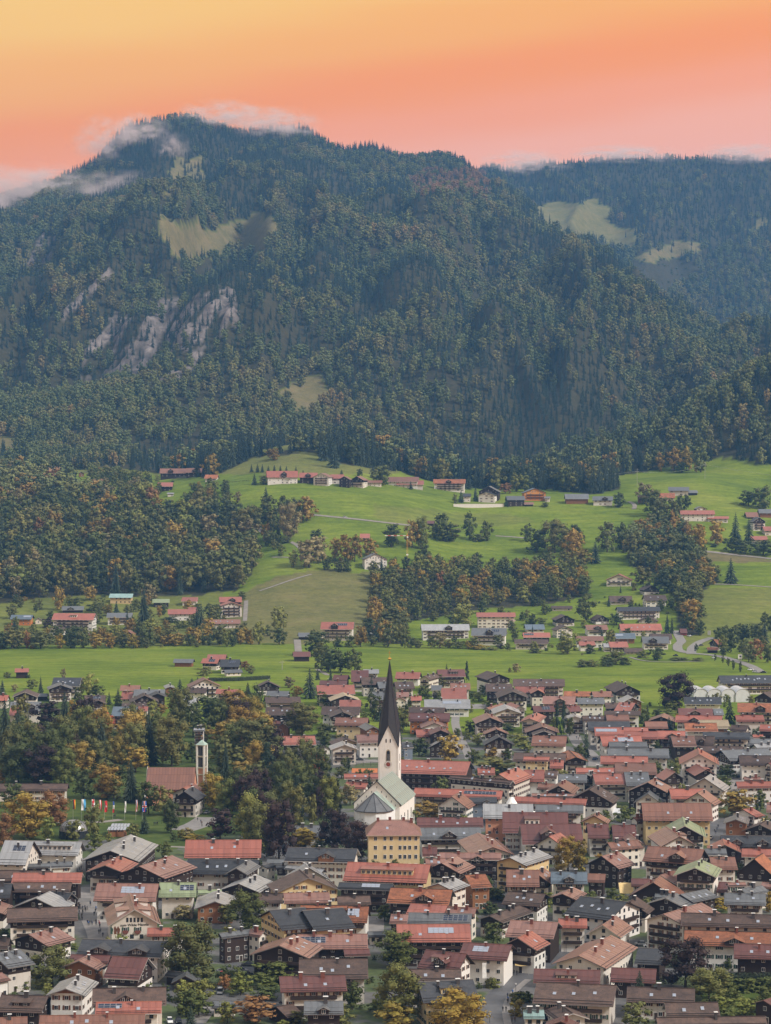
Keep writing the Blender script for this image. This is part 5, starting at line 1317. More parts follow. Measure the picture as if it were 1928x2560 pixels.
KEEP = [(468, 1812, 522, 1850, 1360), (70, 1100, 150, 1140, 3400), (100, 1150, 215, 1195, 3100), (390, 1160, 500, 1200, 2900), (390, 1195, 445, 1245, 2750), (480, 1840, 530, 2000, 1190), (360, 1912, 495, 1975, 1210), (165, 1990, 365, 2055, 1130), (140, 2050, 220, 2105, 1030), (262, 2050, 330, 2100, 1050), (440, 1965, 520, 2060, 1130), (880, 1940, 1010, 2050, 1060), (0, 1955, 175, 1990, 1180), (930, 1640, 1005, 1960, 1060), (1040, 1800, 1175, 1900, 1380)]
WOODLBL = {'left': ('dense wood on the left hillside', 'trees of the left hill wood'), 'mid': ('wooded slope above the meadow inn', 'trees of the middle wood'),
           'low': ('trees beside the grey roofed meadow inn', 'trees beside the meadow inn'), 'right': ('tree belt between the hillside houses and the right meadow', 'trees of the right belt'),
           'upper': ('loose trees around the left hamlet', 'trees around the left hamlet'), 'crest': ('tall spruce wood behind the farm hamlet', 'trees of the spruce wood')}
FOREST = []          # (x, y, z, width, height, prototype, tint) of the trees that are left to the forest mass
def pickkind(mix):
    r = trn.random(); t = 0
    for k, p in mix:
        t += p
        if r < t: return k
    return mix[-1][0]
WCOUNT = {}
for wn, sp_, mix, hh, cap in (('left', 14.5, (('b', .34), ('g', .28), ('o', .06), ('s', .16), ('f', .06), ('t', .09), ('r', .01)), (21, 33), 300),
                         ('mid', 11.5, (('b', .36), ('o', .10), ('g', .32), ('y', .07), ('r', .02), ('t', .10), ('s', .03)), (13, 20), 190),
                         ('low', 10, (('b', .5), ('o', .2), ('g', .3)), (12, 18), 30),
                         ('right', 9.5, (('b', .35), ('o', .25), ('g', .35), ('t', .05)), (12, 20), 60),
                         ('upper', 11.5, (('b', .32), ('g', .34), ('f', .12), ('t', .12), ('o', .04), ('s', .06)), (9, 16), 110),
                         ('crest', 8.5, (('s', .88), ('g', .05), ('b', .05), ('o', .02)), (24, 36), 140)):
    pts = sample_wood(WOODS[wn], sp_); pts.sort(key=lambda p: p[1]); n = 0
    for (x, y, z) in pts:
        if near_house(x, y, 3): continue
        kpx, kpy = proj((x, y, z)); 
        if wn == 'upper' and any(y < q[4] + 5 and q[0] - 12 < kpx < q[2] + 12 and kpy - 38 < q[3] and kpy > q[1] for q in KEEP): continue
        k = pickkind(mix); h = trn.uniform(*hh) * (1.12 if k == 's' else 1); w = h * (trn.uniform(.27, .38) if k == 's' else trn.uniform(.7, .98))
        if n < cap:
            lb, gp = WOODLBL[wn]; tree(k, Vector((x, y, z)), h, w, group=gp, label='%s in the %s' % (KPH[k], lb) if wn != 'low' else '%s among the %s' % (KPH[k], lb)); n += 1
        else: FOREST.append((x, y, z, w, h, k))
    WCOUNT[wn] = (len(pts), n)
print('WOODS', WCOUNT)
# park, hedgerow and garden fillers: single trees and shrubs where the photograph shows dense planting

def free(x, y, r):
    if near_house(x, y, r * .35): return False
    for t in TREES:
        if (t['ctr'].x - x) ** 2 + (t['ctr'].y - y) ** 2 < (.30 * (t['w'] + r)) ** 2: return False
    for a in ROADS:
        for p in a:
            if (p.x - x) ** 2 + (p.y - y) ** 2 < 49: return False
    return True
def fill(n, poly, mix, hh, asp, grp, bush=0.0, gap=1.0, keep=None):
    k = 0
    for _ in range(n * 30):
        if k >= n: break
        q = ground_xy(poly)
        if q is None: return
        g = hit(*q)
        if g is None: continue
        b_ = trn.random() < bush; h = trn.uniform(*hh) * (.28 if b_ else 1); kd = pickkind(mix)
        if b_ and kd in 'sc': kd = 'g'
        w = h * (trn.uniform(1.1, 1.7) if b_ else (trn.uniform(.3, .4) if kd == 's' else trn.uniform(*asp)))
        if not free(g.x, g.y, w * gap): continue
        ax, ay = proj((g.x, g.y, g.z + h)); bx, by = proj(g); hw_ = w * .5 * F / g.y
        if any(g.y < q[4] + 5 and ax + hw_ > q[0] and ax - hw_ < q[2] and by > q[1] and ay < q[3] for q in KEEP): continue
        tree(kd, g, h, w, bush=b_, group=None, name=None if b_ else {'park': 'park_tree', 'hedgerow': 'hedgerow_tree', 'gardens': 'garden_tree', 'valley': 'valley_tree'}[grp] if kd not in 'smc' else None); k += 1
PX = lambda t, *xy: [P(t, xy[i], xy[i + 1]) for i in range(0, len(xy), 2)]
fill(46, PX('C1', -60,640, 300,560, 700,620, 1200,560, 1640,560, 2100,620, 2330,760, 2330,1120, 1640,1180, 1600,960, 1230,930, 1190,1180, 560,1190, 560,1060, -60,1050), (('g', .32), ('b', .24), ('o', .17), ('y', .07), ('s', .16), ('m', .03)), (17, 26), (.62, .85), 'park', 0, .8)
fill(26, PX('B2', 100,60, 560,0, 1260,60, 1260,420, 1060,470, 840,560, 640,740, 380,600, 200,330), (('g', .38), ('b', .25), ('m', .08), ('c', .15), ('t', .14)), (14, 22), (.6, .8), 'park', .1, .7)
fill(90, [(-20,1600), (300,1602), (640,1597), (640,1617), (300,1622), (-20,1624)], (('b', .34), ('g', .26), ('o', .14), ('y', .14), ('t', .12)), (8, 15), (.75, 1.1), 'hedgerow', .2, .55)
fill(30, [(780,1606), (1130,1606), (1420,1625), (1420,1636), (1130,1622), (780,1617)], (('b', .34), ('g', .36), ('y', .15), ('t', .15)), (6, 11), (.8, 1.1), 'hedgerow', .4, .6)
fill(70, [(0,1500), (330,1490), (480,1500), (640,1560), (640,1598), (0,1600)], (('g', .4), ('b', .25), ('o', .12), ('t', .15), ('s', .08)), (8, 16), (.65, .95), 'gardens', .3, .7)
fill(75, [(1180,1530), (1480,1500), (1600,1420), (1740,1500), (1720,1610), (1450,1640), (1200,1600)], (('g', .45), ('b', .25), ('t', .2), ('s', .1)), (6, 13), (.7, 1.0), 'gardens', .4, .7)
fill(24, [(1780,1600), (1928,1560), (1960,1640), (1800,1640)], (('g', .5), ('b', .3), ('t', .1), ('s', .1)), (8, 16), (.65, .9), 'gardens', .2, .7)
fill(40, [(560,1290), (700,1300), (720,1350), (690,1380), (640,1340), (560,1310)], (('g', .4), ('b', .35), ('o', .15), ('s', .1)), (10, 20), (.6, .8), 'valley', .1, .7)
fill(170, [(0,1760), (980,1740), (1928,1760), (1928,2080), (980,2080), (700,1830), (0,1830)], (('g', .5), ('b', .2), ('t', .25), ('o', .05)), (5, 10), (.7, 1.0), 'gardens', .55, 1.1)
fill(150, [(0,2100), (1928,2100), (1928,2545), (0,2545)], (('g', .55), ('b', .2), ('t', .25)), (4, 8), (.75, 1.1), 'gardens', .6, 1.3)
fill(46, [(-20,1140), (60,1150), (160,1150), (340,1195), (470,1205), (540,1240), (500,1270), (330,1250), (150,1205), (-20,1190)], (('g', .4), ('b', .3), ('t', .15), ('s', .1), ('o', .05)), (9, 17), (.6, .85), 'valley', .15, .8)
# far forest: mountain, rear hill and the dark hill on the right
frs = np.random.RandomState(3)
def far_forest(n, dlo, dhi, test, region):
    u = frs.uniform(-260, 2190, n); d = np.sqrt(frs.uniform(dlo ** 2, dhi ** 2, n)); x = (u - CXP) / F * d; z = zt(x, d); px, py = projv(x, d, z)
    j1 = (vnoise(x / 14, d / 14, 3) - .5) * 14; j2 = (vnoise(x / 14, d / 14, 9) - .5) * 9
    px2, py2 = px + j1, py + j2
    ok = test(px, py, d); qx, qy = px + (fbm(x / 60, d / 90, 13, 4) - .5) * 60, py + (fbm(x / 60, d / 90, 19, 4) - .5) * 40; alm = anyin(qx, qy, ALM) & (frs.rand(n) > .012); brn = anyin(qx, qy, BROWN) | anyin(px2, py2, SCRUB); rock = anyin(px2, py2, ROCK) & (fbm((x - .3 * d) / 17, (x * .4 + d) / 85, 77, 4) > .455); red = anyin(px2, py2, REDS)
    if region == 'mount':
        ok &= ~alm & (~brn | (frs.rand(n) < .18)) & (~rock | (frs.rand(n) < .36))
        # slopes that face away are never seen: leave them out
        zb = zt(x * (d - 60) / d, d - 60); zf = zt(x * (d + 30) / d, d + 30); ok &= ~((zf < z - 12) & (zb > z + 8))
    nf = fbm(x / 260, d / 260, 51, 4); n2 = fbm(x / 70, d / 70, 61, 3)
    cell = {}; gap = 9.4 if region == 'mount' else 8.4
    for i in np.nonzero(ok)[0]:
        ck = (int(x[i] // gap), int(d[i] // gap))
        if any((qx - x[i]) ** 2 + (qd - d[i]) ** 2 < gap * gap for a in (-1, 0, 1) for b in (-1, 0, 1) for qx, qd in cell.get((ck[0] + a, ck[1] + b), ())): continue
        cell.setdefault(ck, []).append((x[i], d[i]))
        if region == 'mount':
            rear = d[i] > np.interp(px[i], [1000, 1150, 1300, 1450, 1600, 1750, 1928], wd([9000, 5100, 5000, 4850, 4800, 4820, 4820]))
            el = np.clip((1000 - py[i]) / 650, 0, 1)
            pc = .86 if rear and py[i] < 620 else .5 + (-.20 + .70 * el + (nf[i] - .5) * 2.6)
            if d[i] < 3420 and 330 < px[i] < 1500: pc = .88
            if rear and py[i] >= 620: pc = .35
        else: pc = .55 + (nf[i] - .5) * 2.0
        if frs.rand() < pc: k = 's'; h = frs.uniform(20, 32); w = h * frs.uniform(.28, .38)
        else:
            q = n2[i] + frs.uniform(-.13, .13); k = 'g' if q < .50 else ('b' if q < .68 else ('F' if q < .85 else 'O')); h = frs.uniform(17, 27); w = h * frs.uniform(.52, .76)
            if region == 'hill': k = 't' if frs.rand() < .16 else ('g' if k == 'F' and frs.rand() < .6 else k)
        if red[i]: k = 'r' if frs.rand() < .6 else k; h = min(h, 18)
        if scr_in(px2[i], py2[i]): k = 'T'; h = frs.uniform(3, 6); w = h * 1.6
        if region == 'mount': g_ = .84 + .20 * min(1, max(0, d[i] - 3300) / 1800); h *= g_; w *= g_ * (1.1 if k != 's' else 1)
        if py[i] < 470 and region == 'mount': h *= .72
        FOREST.append((x[i], d[i], z[i], w, h, k))
def scr_in(a, b): return bool(inpoly(np.array([a]), np.array([b]), SCRUB[0])[0])
far_forest(80000, 3270, float(wd(5000)), lambda px, py, d: (d > np.interp(px, [1300, 1450, 1600, 1700, 1928], [3270, 3270, 3270, 3300, 3310])) & (d < np.interp(px, [-400, 325, 1000, 1150, 1300, 1450, 1600, 1750, 1928], wd([4960, 4960, 4940, 4900, 4800, 4620, 4560, 4720, 4720]))), 'mount')
far_forest(34000, float(wd(4450)), float(wd(6400)), lambda px, py, d: (px > 1060) & (d > np.interp(px, [1060, 1150, 1300, 1450, 1600, 1750, 1928], wd([5500, 5300, 5050, 4850, 4800, 4820, 4820]))), 'mount')
far_forest(13500, 2950, 3340, lambda px, py, d: hillwood(px, py, d) & (d < np.interp(px, [1400, 1600, 1750, 1928], [3250, 3270, 3290, 3300])), 'hill')
far_forest(3500, 3100, 3290, lambda px, py, d: px < 1400, 'mount')
print('FOREST', len(FOREST))
FT = {'s': ((.023, .041, .032), (.031, .050, .037), (.019, .034, .028)), 'g': ((.095, .122, .050), (.120, .145, .056)), 'b': ((.140, .160, .060), (.158, .165, .060)), 'F': ((.185, .175, .068), (.168, .160, .068)),
      'O': ((.235, .172, .066), (.22, .158, .064), (.205, .165, .07)), 't': ((.15, .17, .055), (.165, .18, .06)), 'T': ((.11, .14, .07),), 'r': ((.24, .15, .085),), 'f': ((.19, .165, .08),), 'o': ((.24, .155, .04),), 'y': ((.25, .19, .04),), 'm': ((.05, .035, .03),)}
def forest_mass(name, items, label, protos):
    pc = bpy.data.collections.new(name + '_kinds')
    for i, me in enumerate(protos):
        o = bpy.data.objects.new('kind_%02d' % i, me); pc.objects.link(o)
    n = len(items); co = np.zeros((n, 3), np.float32); sc = np.zeros((n, 3), np.float32); rz = np.zeros((n, 3), np.float32); ti = np.zeros((n, 4), np.float32); ix = np.zeros(n, np.int32)
    for i, (x, y, z, w, h, k) in enumerate(items):
        co[i] = (x, y, z - .3); sc[i] = (w, w, h); rz[i] = (0, 0, frs.uniform(0, 6.28)); c = FT[k][frs.randint(len(FT[k]))]; v = frs.uniform(.78, 1.25) * (.68 if k == 's' and name == 'hill_woods' else 1); ti[i] = (c[0] * v, c[1] * v, c[2] * v, 1)
        ix[i] = frs.randint(3) if k == 's' else 3 + frs.randint(4)
    me = bpy.data.meshes.new(name); me.vertices.add(n); me.vertices.foreach_set('co', co.ravel())
    def at(nm, ty, arr, prop):
        a = me.attributes.new(nm, ty, 'POINT'); a.data.foreach_set(prop, arr.ravel())
    at('scl', 'FLOAT_VECTOR', sc, 'vector'); at('rot', 'FLOAT_VECTOR', rz, 'vector'); at('tint', 'FLOAT_COLOR', ti, 'color'); at('idx', 'INT', ix, 'value'); me.update()
    o = link(name, me); tag(o, label, kind='stuff')
    ng = bpy.data.node_groups.new(name, 'GeometryNodeTree'); ng.interface.new_socket('Geometry', in_out='INPUT', socket_type='NodeSocketGeometry'); ng.interface.new_socket('Geometry', in_out='OUTPUT', socket_type='NodeSocketGeometry')
    N = ng.nodes.new; L = ng.links.new; gi = N('NodeGroupInput'); go = N('NodeGroupOutput'); ip = N('GeometryNodeInstanceOnPoints'); ci = N('GeometryNodeCollectionInfo')
    ci.inputs['Collection'].default_value = pc; ci.inputs['Separate Children'].default_value = True; ci.inputs['Reset Children'].default_value = True
    def na(nm, ty):
        a = N('GeometryNodeInputNamedAttribute'); a.data_type = ty; a.inputs['Name'].default_value = nm; return a.outputs['Attribute']
    er = N('FunctionNodeEulerToRotation'); L(na('rot', 'FLOAT_VECTOR'), er.inputs[0])
    L(gi.outputs[0], ip.inputs['Points']); L(ci.outputs[0], ip.inputs['Instance']); ip.inputs['Pick Instance'].default_value = True
    L(na('idx', 'INT'), ip.inputs['Instance Index']); L(er.outputs[0], ip.inputs['Rotation']); L(na('scl', 'FLOAT_VECTOR'), ip.inputs['Scale']); L(ip.outputs[0], go.inputs[0])
    md = o.modifiers.new('trees', 'NODES'); md.node_group = ng; return o
FPROT = [spruce_mesh(800 + i, 11, 9, 'foliage_far', slim=1.0) for i in range(3)] + [crown_mesh(820 + i, 11, 300, .062, ('round', 'egg', 'round', 'egg')[i], True, 'foliage_far') for i in range(4)]
fm = [f for f in FOREST if f[1] >= RIDGE_HILL_D and not hillwood(np.array([F * f[0] / f[1] + CXP]), 0, np.array([min(f[1], 3300.0)]))[0] or f[1] > 3300]
fh = [f for f in FOREST if f not in set(fm)] if False else None
key = set(id(f) for f in fm); fh = [f for f in FOREST if id(f) not in key]
forest_mass('mountain_forest', fm, 'mixed spruce and autumn forest covering the whole mountain', FPROT)
forest_mass('hill_woods', fh, 'dark woods on the near hills below the mountain', FPROT)
# ------------------------------------------------------------------ landmark buildings
def at(px, py, z): return plane_hit(px, py, z)
def church():
    # nave: ridge from the near gable to the tower
    a = at(942.2, 1955.5, 23.2); b = at(981.0, 1928.6, 23.2); t = (b - a); t.z = 0; L = t.length; t.normalize(); rz = math.atan2(t.y, t.x)
    root = empty('parish_church', (a.x, a.y, 0), rz); tag(root, 'white church with tall dark pointed spire and a clock on its tower', 'church')
    hw, rise, w = 13.9, 9.3, 10.0; zr = 23.2
    m = MB()
    for (x0, x1) in ((0, L),):
        m.face([(x0, -w, -1), (x0, w, -1), (x0, w, hw), (x0, 0, zr + .35), (x0, -w, hw)][::-1]); m.face([(x1, -w, -1), (x1, w, -1), (x1, w, hw), (x1, 0, zr), (x1, -w, hw)])
        for s in (-1, 1): m.face([(x0, s * w, -1), (x1, s * w, -1), (x1, s * w, hw), (x0, s * w, hw)])
    m.obj('nave_wall', M['church_plaster'], root)
    r = MB()
    for s in (-1, 1):
        top = [(.5, 0, zr), (L + .4, 0, zr), (L + .4, s * (w + .6), hw - .55), (.5, s * (w + .6), hw - .55)]; r.face(top if s < 0 else top[::-1]); r.face([(p[0], p[1], p[2] - .35) for p in top])
        r.face([top[2], top[3], (top[3][0], top[3][1], top[3][2] - .35), (top[2][0], top[2][1], top[2][2] - .35)])
    nr = r.obj('nave_roof', M['verdigris_copper'], root)
    k = 11; sl = math.hypot(w + .6, zr - hw + .55); pit = math.atan2(zr - hw + .55, w + .6)
    sm = unit_box(M['verdigris_copper'], 'roof_sheet')
    for s in (-1, 1):
        for i in range(k):
            for j in range(3):
                o = link('roof_sheet', sm, nr); f = (j + .5) / 3; o.location = (.5 + (i + .5) * (L - .1) / k, s * (w + .6) * f, zr - f * (zr - hw + .55) + .08); o.rotation_euler = (-s * pit, 0, 0); o.scale = ((L - .1) / k - .3, sl / 3 - .2, .09)
    # raised white gable with dark coping and slit openings
    g = MB()
    for s in (-1, 1):
        e = Vector((0, s * (w + .5), hw - .3)); p = Vector((0, 0, zr + .45)); dv = (p - e)
        rot = Matrix.Rotation(s * -math.atan2(dv.z, abs(dv.y)), 3, 'X'); g.box((p + e) / 2 + Vector((0, 0, .05)), (1.0, dv.length + .5, .28), 0, rot)
    g.obj('gable_coping', M['spire_slate'], root)
    sm2 = unit_box(M['dark_opening'], 'slit')
    for y, z in ((0, 21.0), (-2.1, 19.1), (2.2, 19.0), (-4.2, 17.1), (4.5, 16.9), (-6.4, 15.1), (6.6, 14.9), (-8.2, 13.4), (8.3, 13.3)):
        o = link('slit', sm2, root); o.location = (-.04, y, z); o.scale = (.12, .22, .75)
    # choir and apse in front
    cw, chh, czr, cl = 8.0, 12.6, 19.6, 7.0
    c = MB(); ap = [(-cl, -cw)] + [(-cl - 7.4 * math.sin(a), -cw * math.cos(a)) for a in (R(36), R(72), R(108), R(144))] + [(-cl, cw)]
    ring = [(0, -cw)] + ap + [(0, cw)]
    for (p, q) in zip(ring[:-1], ring[1:]): c.face([(p[0], p[1], -1), (q[0], q[1], -1), (q[0], q[1], chh), (p[0], p[1], chh)])
    c.obj('apse_wall', M['church_plaster'], root)
    ar = MB(); ov = 1.08; A = [(-cl + (p[0] + cl) * ov, p[1] * ov) for p in ap]; ze = chh - .3
    for (p, q) in zip(A[:-1], A[1:]): ar.face([(p[0], p[1], ze), (q[0], q[1], ze), (-cl, 0, czr)])
    ar.f = [f[::-1] for f in ar.f]; ar.obj('apse_roof', SHEET['g'] if 0 else RM['g'], root)
    cr = MB()
    for s in (-1, 1):
        q = [(-cl, 0, czr), (0, 0, czr), (0, s * cw * ov, ze), (-cl, s * cw * ov, ze)]; cr.face(q if s < 0 else q[::-1])
    cr.obj('choir_roof', M['verdigris_copper'], root)
    em = MB()
    for i, (p, q) in enumerate(zip(A[:-1], A[1:])): em.tube((p[0], p[1], ze + .1), (-cl, 0, czr + .1), .12, .08, 4); em.tube((p[0], p[1], ze), (q[0], q[1], ze), .18, .18, 4)
    em.obj('apse_rib', M['spire_slate'], root)
    aw = unit_box(M['glass'], 'window')
    for s in (-1, 1):
        for i in range(4):
            o = link('window', aw, root); o.location = (4 + i * L / 4.6, s * (w + .02), 6.2); o.scale = (1.3, .12, 5.0)
    # tower
    ty = b + t * 6.0; d0 = ty.y; tx = (974.4 - CXP) / F * (d0)
    hwid = 4.45; ang = R(-8)
    z1 = H - (1866 - HOR) / F * d0; z2 = H - (1813 - HOR) / F * d0; z3 = H - (1650.5 - HOR) / F * d0
    tr = empty('tower', (0, 0, 0)); tr.parent = root
    loc = Matrix.Rotation(-rz, 3, 'Z') @ (Vector((tx, d0, 0)) - Vector((a.x, a.y, 0))); tr.location = loc; tr.rotation_euler = (0, 0, ang - rz)
    tw = MB(); h = hwid
    for i in range(4):
        cn = [(-h, -h), (h, -h), (h, h), (-h, h)]; p, q = cn[i], cn[(i + 1) % 4]
        tw.face([(p[0], p[1], -1), (q[0], q[1], -1), (q[0], q[1], z1), ((p[0] + q[0]) / 2, (p[1] + q[1]) / 2, z2), (p[0], p[1], z1)])
    tw.obj('tower_wall', M['church_plaster'], tr)
    q = MB()
    for sx in (-1, 1):
        for sy in (-1, 1): q.box((sx * (h - .3), sy * (h - .3), z1 / 2 + 6), (.72, .72, z1 - 12.3))
    q.obj('corner_quoin', M['church_plaster'], tr)
    sp = MB(); cn = [(-h, -h), (h, -h), (h, h), (-h, h)]; o_ = 1.06
    ap_ = Vector((0, 0, z3)); mids = [Vector(((cn[i][0] + cn[(i + 1) % 4][0]) / 2 * o_, (cn[i][1] + cn[(i + 1) % 4][1]) / 2 * o_, z2 + .3)) for i in range(4)]; cs = [Vector((c_[0] * o_, c_[1] * o_, z1 - .1)) for c_ in cn]
    zm = z2 + .3
    for i in range(4):
        A_, C_, B_ = mids[i - 1], cs[i], mids[i]
        oc = Vector((cn[i][0] * .705 * o_, cn[i][1] * .705 * o_, zm))          # the octagon corner at gable height
        m1 = ap_.lerp(oc, .5) * 1.0; m1.x *= .90; m1.y *= .90
        ma = ap_.lerp(A_, .5); ma.x *= .90; ma.y *= .90; mb = ap_.lerp(B_, .5); mb.x *= .90; mb.y *= .90
        for tri in ((A_, C_, oc), (oc, C_, B_)): sp.face(tri)
        for quad in ((A_, oc, m1, ma), (oc, B_, mb, m1)): sp.face(quad)
        for tri in ((ma, m1, ap_), (m1, mb, ap_)): sp.face(tri)
    sp.obj('spire', M['spire_slate'], tr)
    rib = MB()
    for i in range(4):
        for e in (mids[i], Vector((cn[i][0] * .705 * o_, cn[i][1] * .705 * o_, zm))): rib.tube(e, ap_, .10, .05, 4)
        rib.tube(cs[i], mids[i], .14, .14, 4); rib.tube(cs[i], mids[i - 1], .14, .14, 4); rib.tube(cs[i], Vector((cn[i][0] * .705 * o_, cn[i][1] * .705 * o_, zm)), .12, .1, 4)
    rib.obj('spire_ridge', M['spire_slate'], tr)
    bl = MB()
    for i in range(6):
        a0, a1 = -math.pi / 2 + i * math.pi / 6, -math.pi / 2 + (i + 1) * math.pi / 6
        ra, rb2 = .85 * math.cos(a0), .85 * math.cos(a1); za, zb = z3 + .5 + .6 * math.sin(a0), z3 + .5 + .6 * math.sin(a1)
        bl.prism([(ra * math.cos(j * .785) + 1e-4 * j, ra * math.sin(j * .785), za) for j in range(8)], [(rb2 * math.cos(j * .785), rb2 * math.sin(j * .785) + 1e-4 * j, zb) for j in range(8)], 0, False)
    bl.tube((0, 0, z3 - .4), (0, 0, z3 + 4.2), .08, .06, 5); bl.box((0, 0, z3 + 3.2), (1.3, .12, .12)); bl.obj('finial', M['gold'], tr)
    y = -h - .03
    def arch(name, x, z, w_, hh, mat, dy=0, par=tr):
        k = MB(); pts = [(x - w_ / 2, z), (x + w_ / 2, z)] + [(x + w_ / 2 * math.cos(a), z + hh - w_ / 2 + w_ * .7 * math.sin(a)) for a in [i * math.pi / 8 for i in range(9)]]
        k.prism([(p[0], y - dy, p[1]) for p in pts], [(p[0], y - dy + .2, p[1]) for p in pts]); return k.obj(name, mat, par)
    zt0 = lambda py: H - (py - HOR) / F * (d0 - h)
    z_w = zt0(1904)
    arch('window_surround', 0, z_w - .2, 2.1, 4.9, M['stone_trim'])
    op = arch('window', 0, z_w, 1.5, 4.3, M['dark_opening'], .06)
    lv = MB()
    for i in range(7): lv.box((0, y - .14, z_w + .25 + i * .42), (1.35, .1, .2))
    lv.obj('louvre', M['louvre'], tr)
    for sx in (-1, 1): arch('window', sx * .95, zt0(1858.5), .5, 1.6, M['dark_opening'], .03)
    zc = zt0(1913)
    def disc(name, r0, r1, mat, dy):
        k = MB(); n = 24
        A0 = [(r1 * math.cos(6.283 * i / n), y - dy, zc + r1 * math.sin(6.283 * i / n)) for i in range(n)]; B0 = [(r0 * math.cos(6.283 * i / n), y - dy, zc + r0 * math.sin(6.283 * i / n)) for i in range(n)]
        for i in range(n): k.face([A0[i], A0[(i + 1) % n], B0[(i + 1) % n], B0[i]])
        return k.obj(name, mat, tr)
    disc('clock_rim', 1.42, 1.58, M['stone_trim'], .10); disc('clock_ring', .95, 1.45, M['clock_white'], .12); disc('clock_face', .0, .97, M['clock_red'], .14)
    nm = unit_box(M['spire_slate'], 'clock_mark'); gm = unit_box(M['gold'], 'clock_hand')
    for i in range(12):
        a = i * math.pi / 6; o = link('clock_mark', nm, tr); o.location = (1.2 * math.sin(a), y - .13, zc + 1.2 * math.cos(a)); o.rotation_euler = (0, a, 0); o.scale = (.14, .06, .36)
    for a, l, wd in ((R(40), .62, .12), (R(-75), .95, .09)):
        o = link('clock_hand', gm, tr); o.location = (l / 2 * math.sin(a), y - .2, zc + l / 2 * math.cos(a)); o.rotation_euler = (0, a, 0); o.scale = (wd, .05, l)
    for z_ in (z_w + 1.0, z_w - 3.2):
        o = link('window', aw, tr); o.location = (h + .02, .3, z_); o.scale = (.1, 1.0, 3.2)
    return root
church()
def school():
    g = Vector(((985.5 - CXP) / F * 943, 943, 0)); root = empty('school_house', g, R(1.5)); tag(root, 'four storey cream yellow building with red hipped roof and rows of windows', 'school building')
    w, l, he = 10.1, 18, 14.4; m = MB()
    m.box((0, l / 2, he / 2 - .5), (2 * w, l, he + 1)); m.obj('wall', M['cream_plaster'], root)
    r = MB(); e = .9; hr = 18.9; a = [(-w - e, -e), (w + e, -e), (w + e, l + e), (-w - e, l + e)]; b = [(-w * .62, l * .42), (w * .62, l * .42), (w * .62, l * .58), (-w * .62, l * .58)]
    r.prism([(p[0], p[1], he - .1) for p in a], [(p[0], p[1], hr) for p in b]); rf = r.obj('roof', RM['p'], root)
    o = MB(); o.box((0, l / 2, he - .2), (2 * w + 1.9, l + 1.9, .18)); o.obj('eave', M['stone_trim'], root)
    wm = window_mesh('white')
    for k in range(4):
        for x in (-7.3, -3.6, -1.1, 2.4, 4.3, 6.2, 8.6):
            ob = link('window', wm, root); ob.location = (x, -.02, 2.2 + k * 3.6); ob.scale = (1.1, 1, 1.4)
        for y in (3, 7, 11, 15):
            ob = link('window', wm, root); ob.location = (w + .02, y, 2.2 + k * 3.6); ob.rotation_euler = (0, 0, math.pi / 2); ob.scale = (1.1, 1, 1.4)
    for x, y in ((-6.2, 7.6), (-1.4, 9), (4.0, 8.4), (7.0, 6.6)):
        ob = link('chimney', chimney_mesh(0), rf); ob.location = (x, y, hr + .1); ob.scale = (1.3, 1.2, 1.0)
    ob = link('skylight', skylight_mesh(), rf); ob.location = (-2.6, 3.3, 16.6); ob.rotation_euler = (math.atan2(4.7, 7.2), 0, 0)
school()
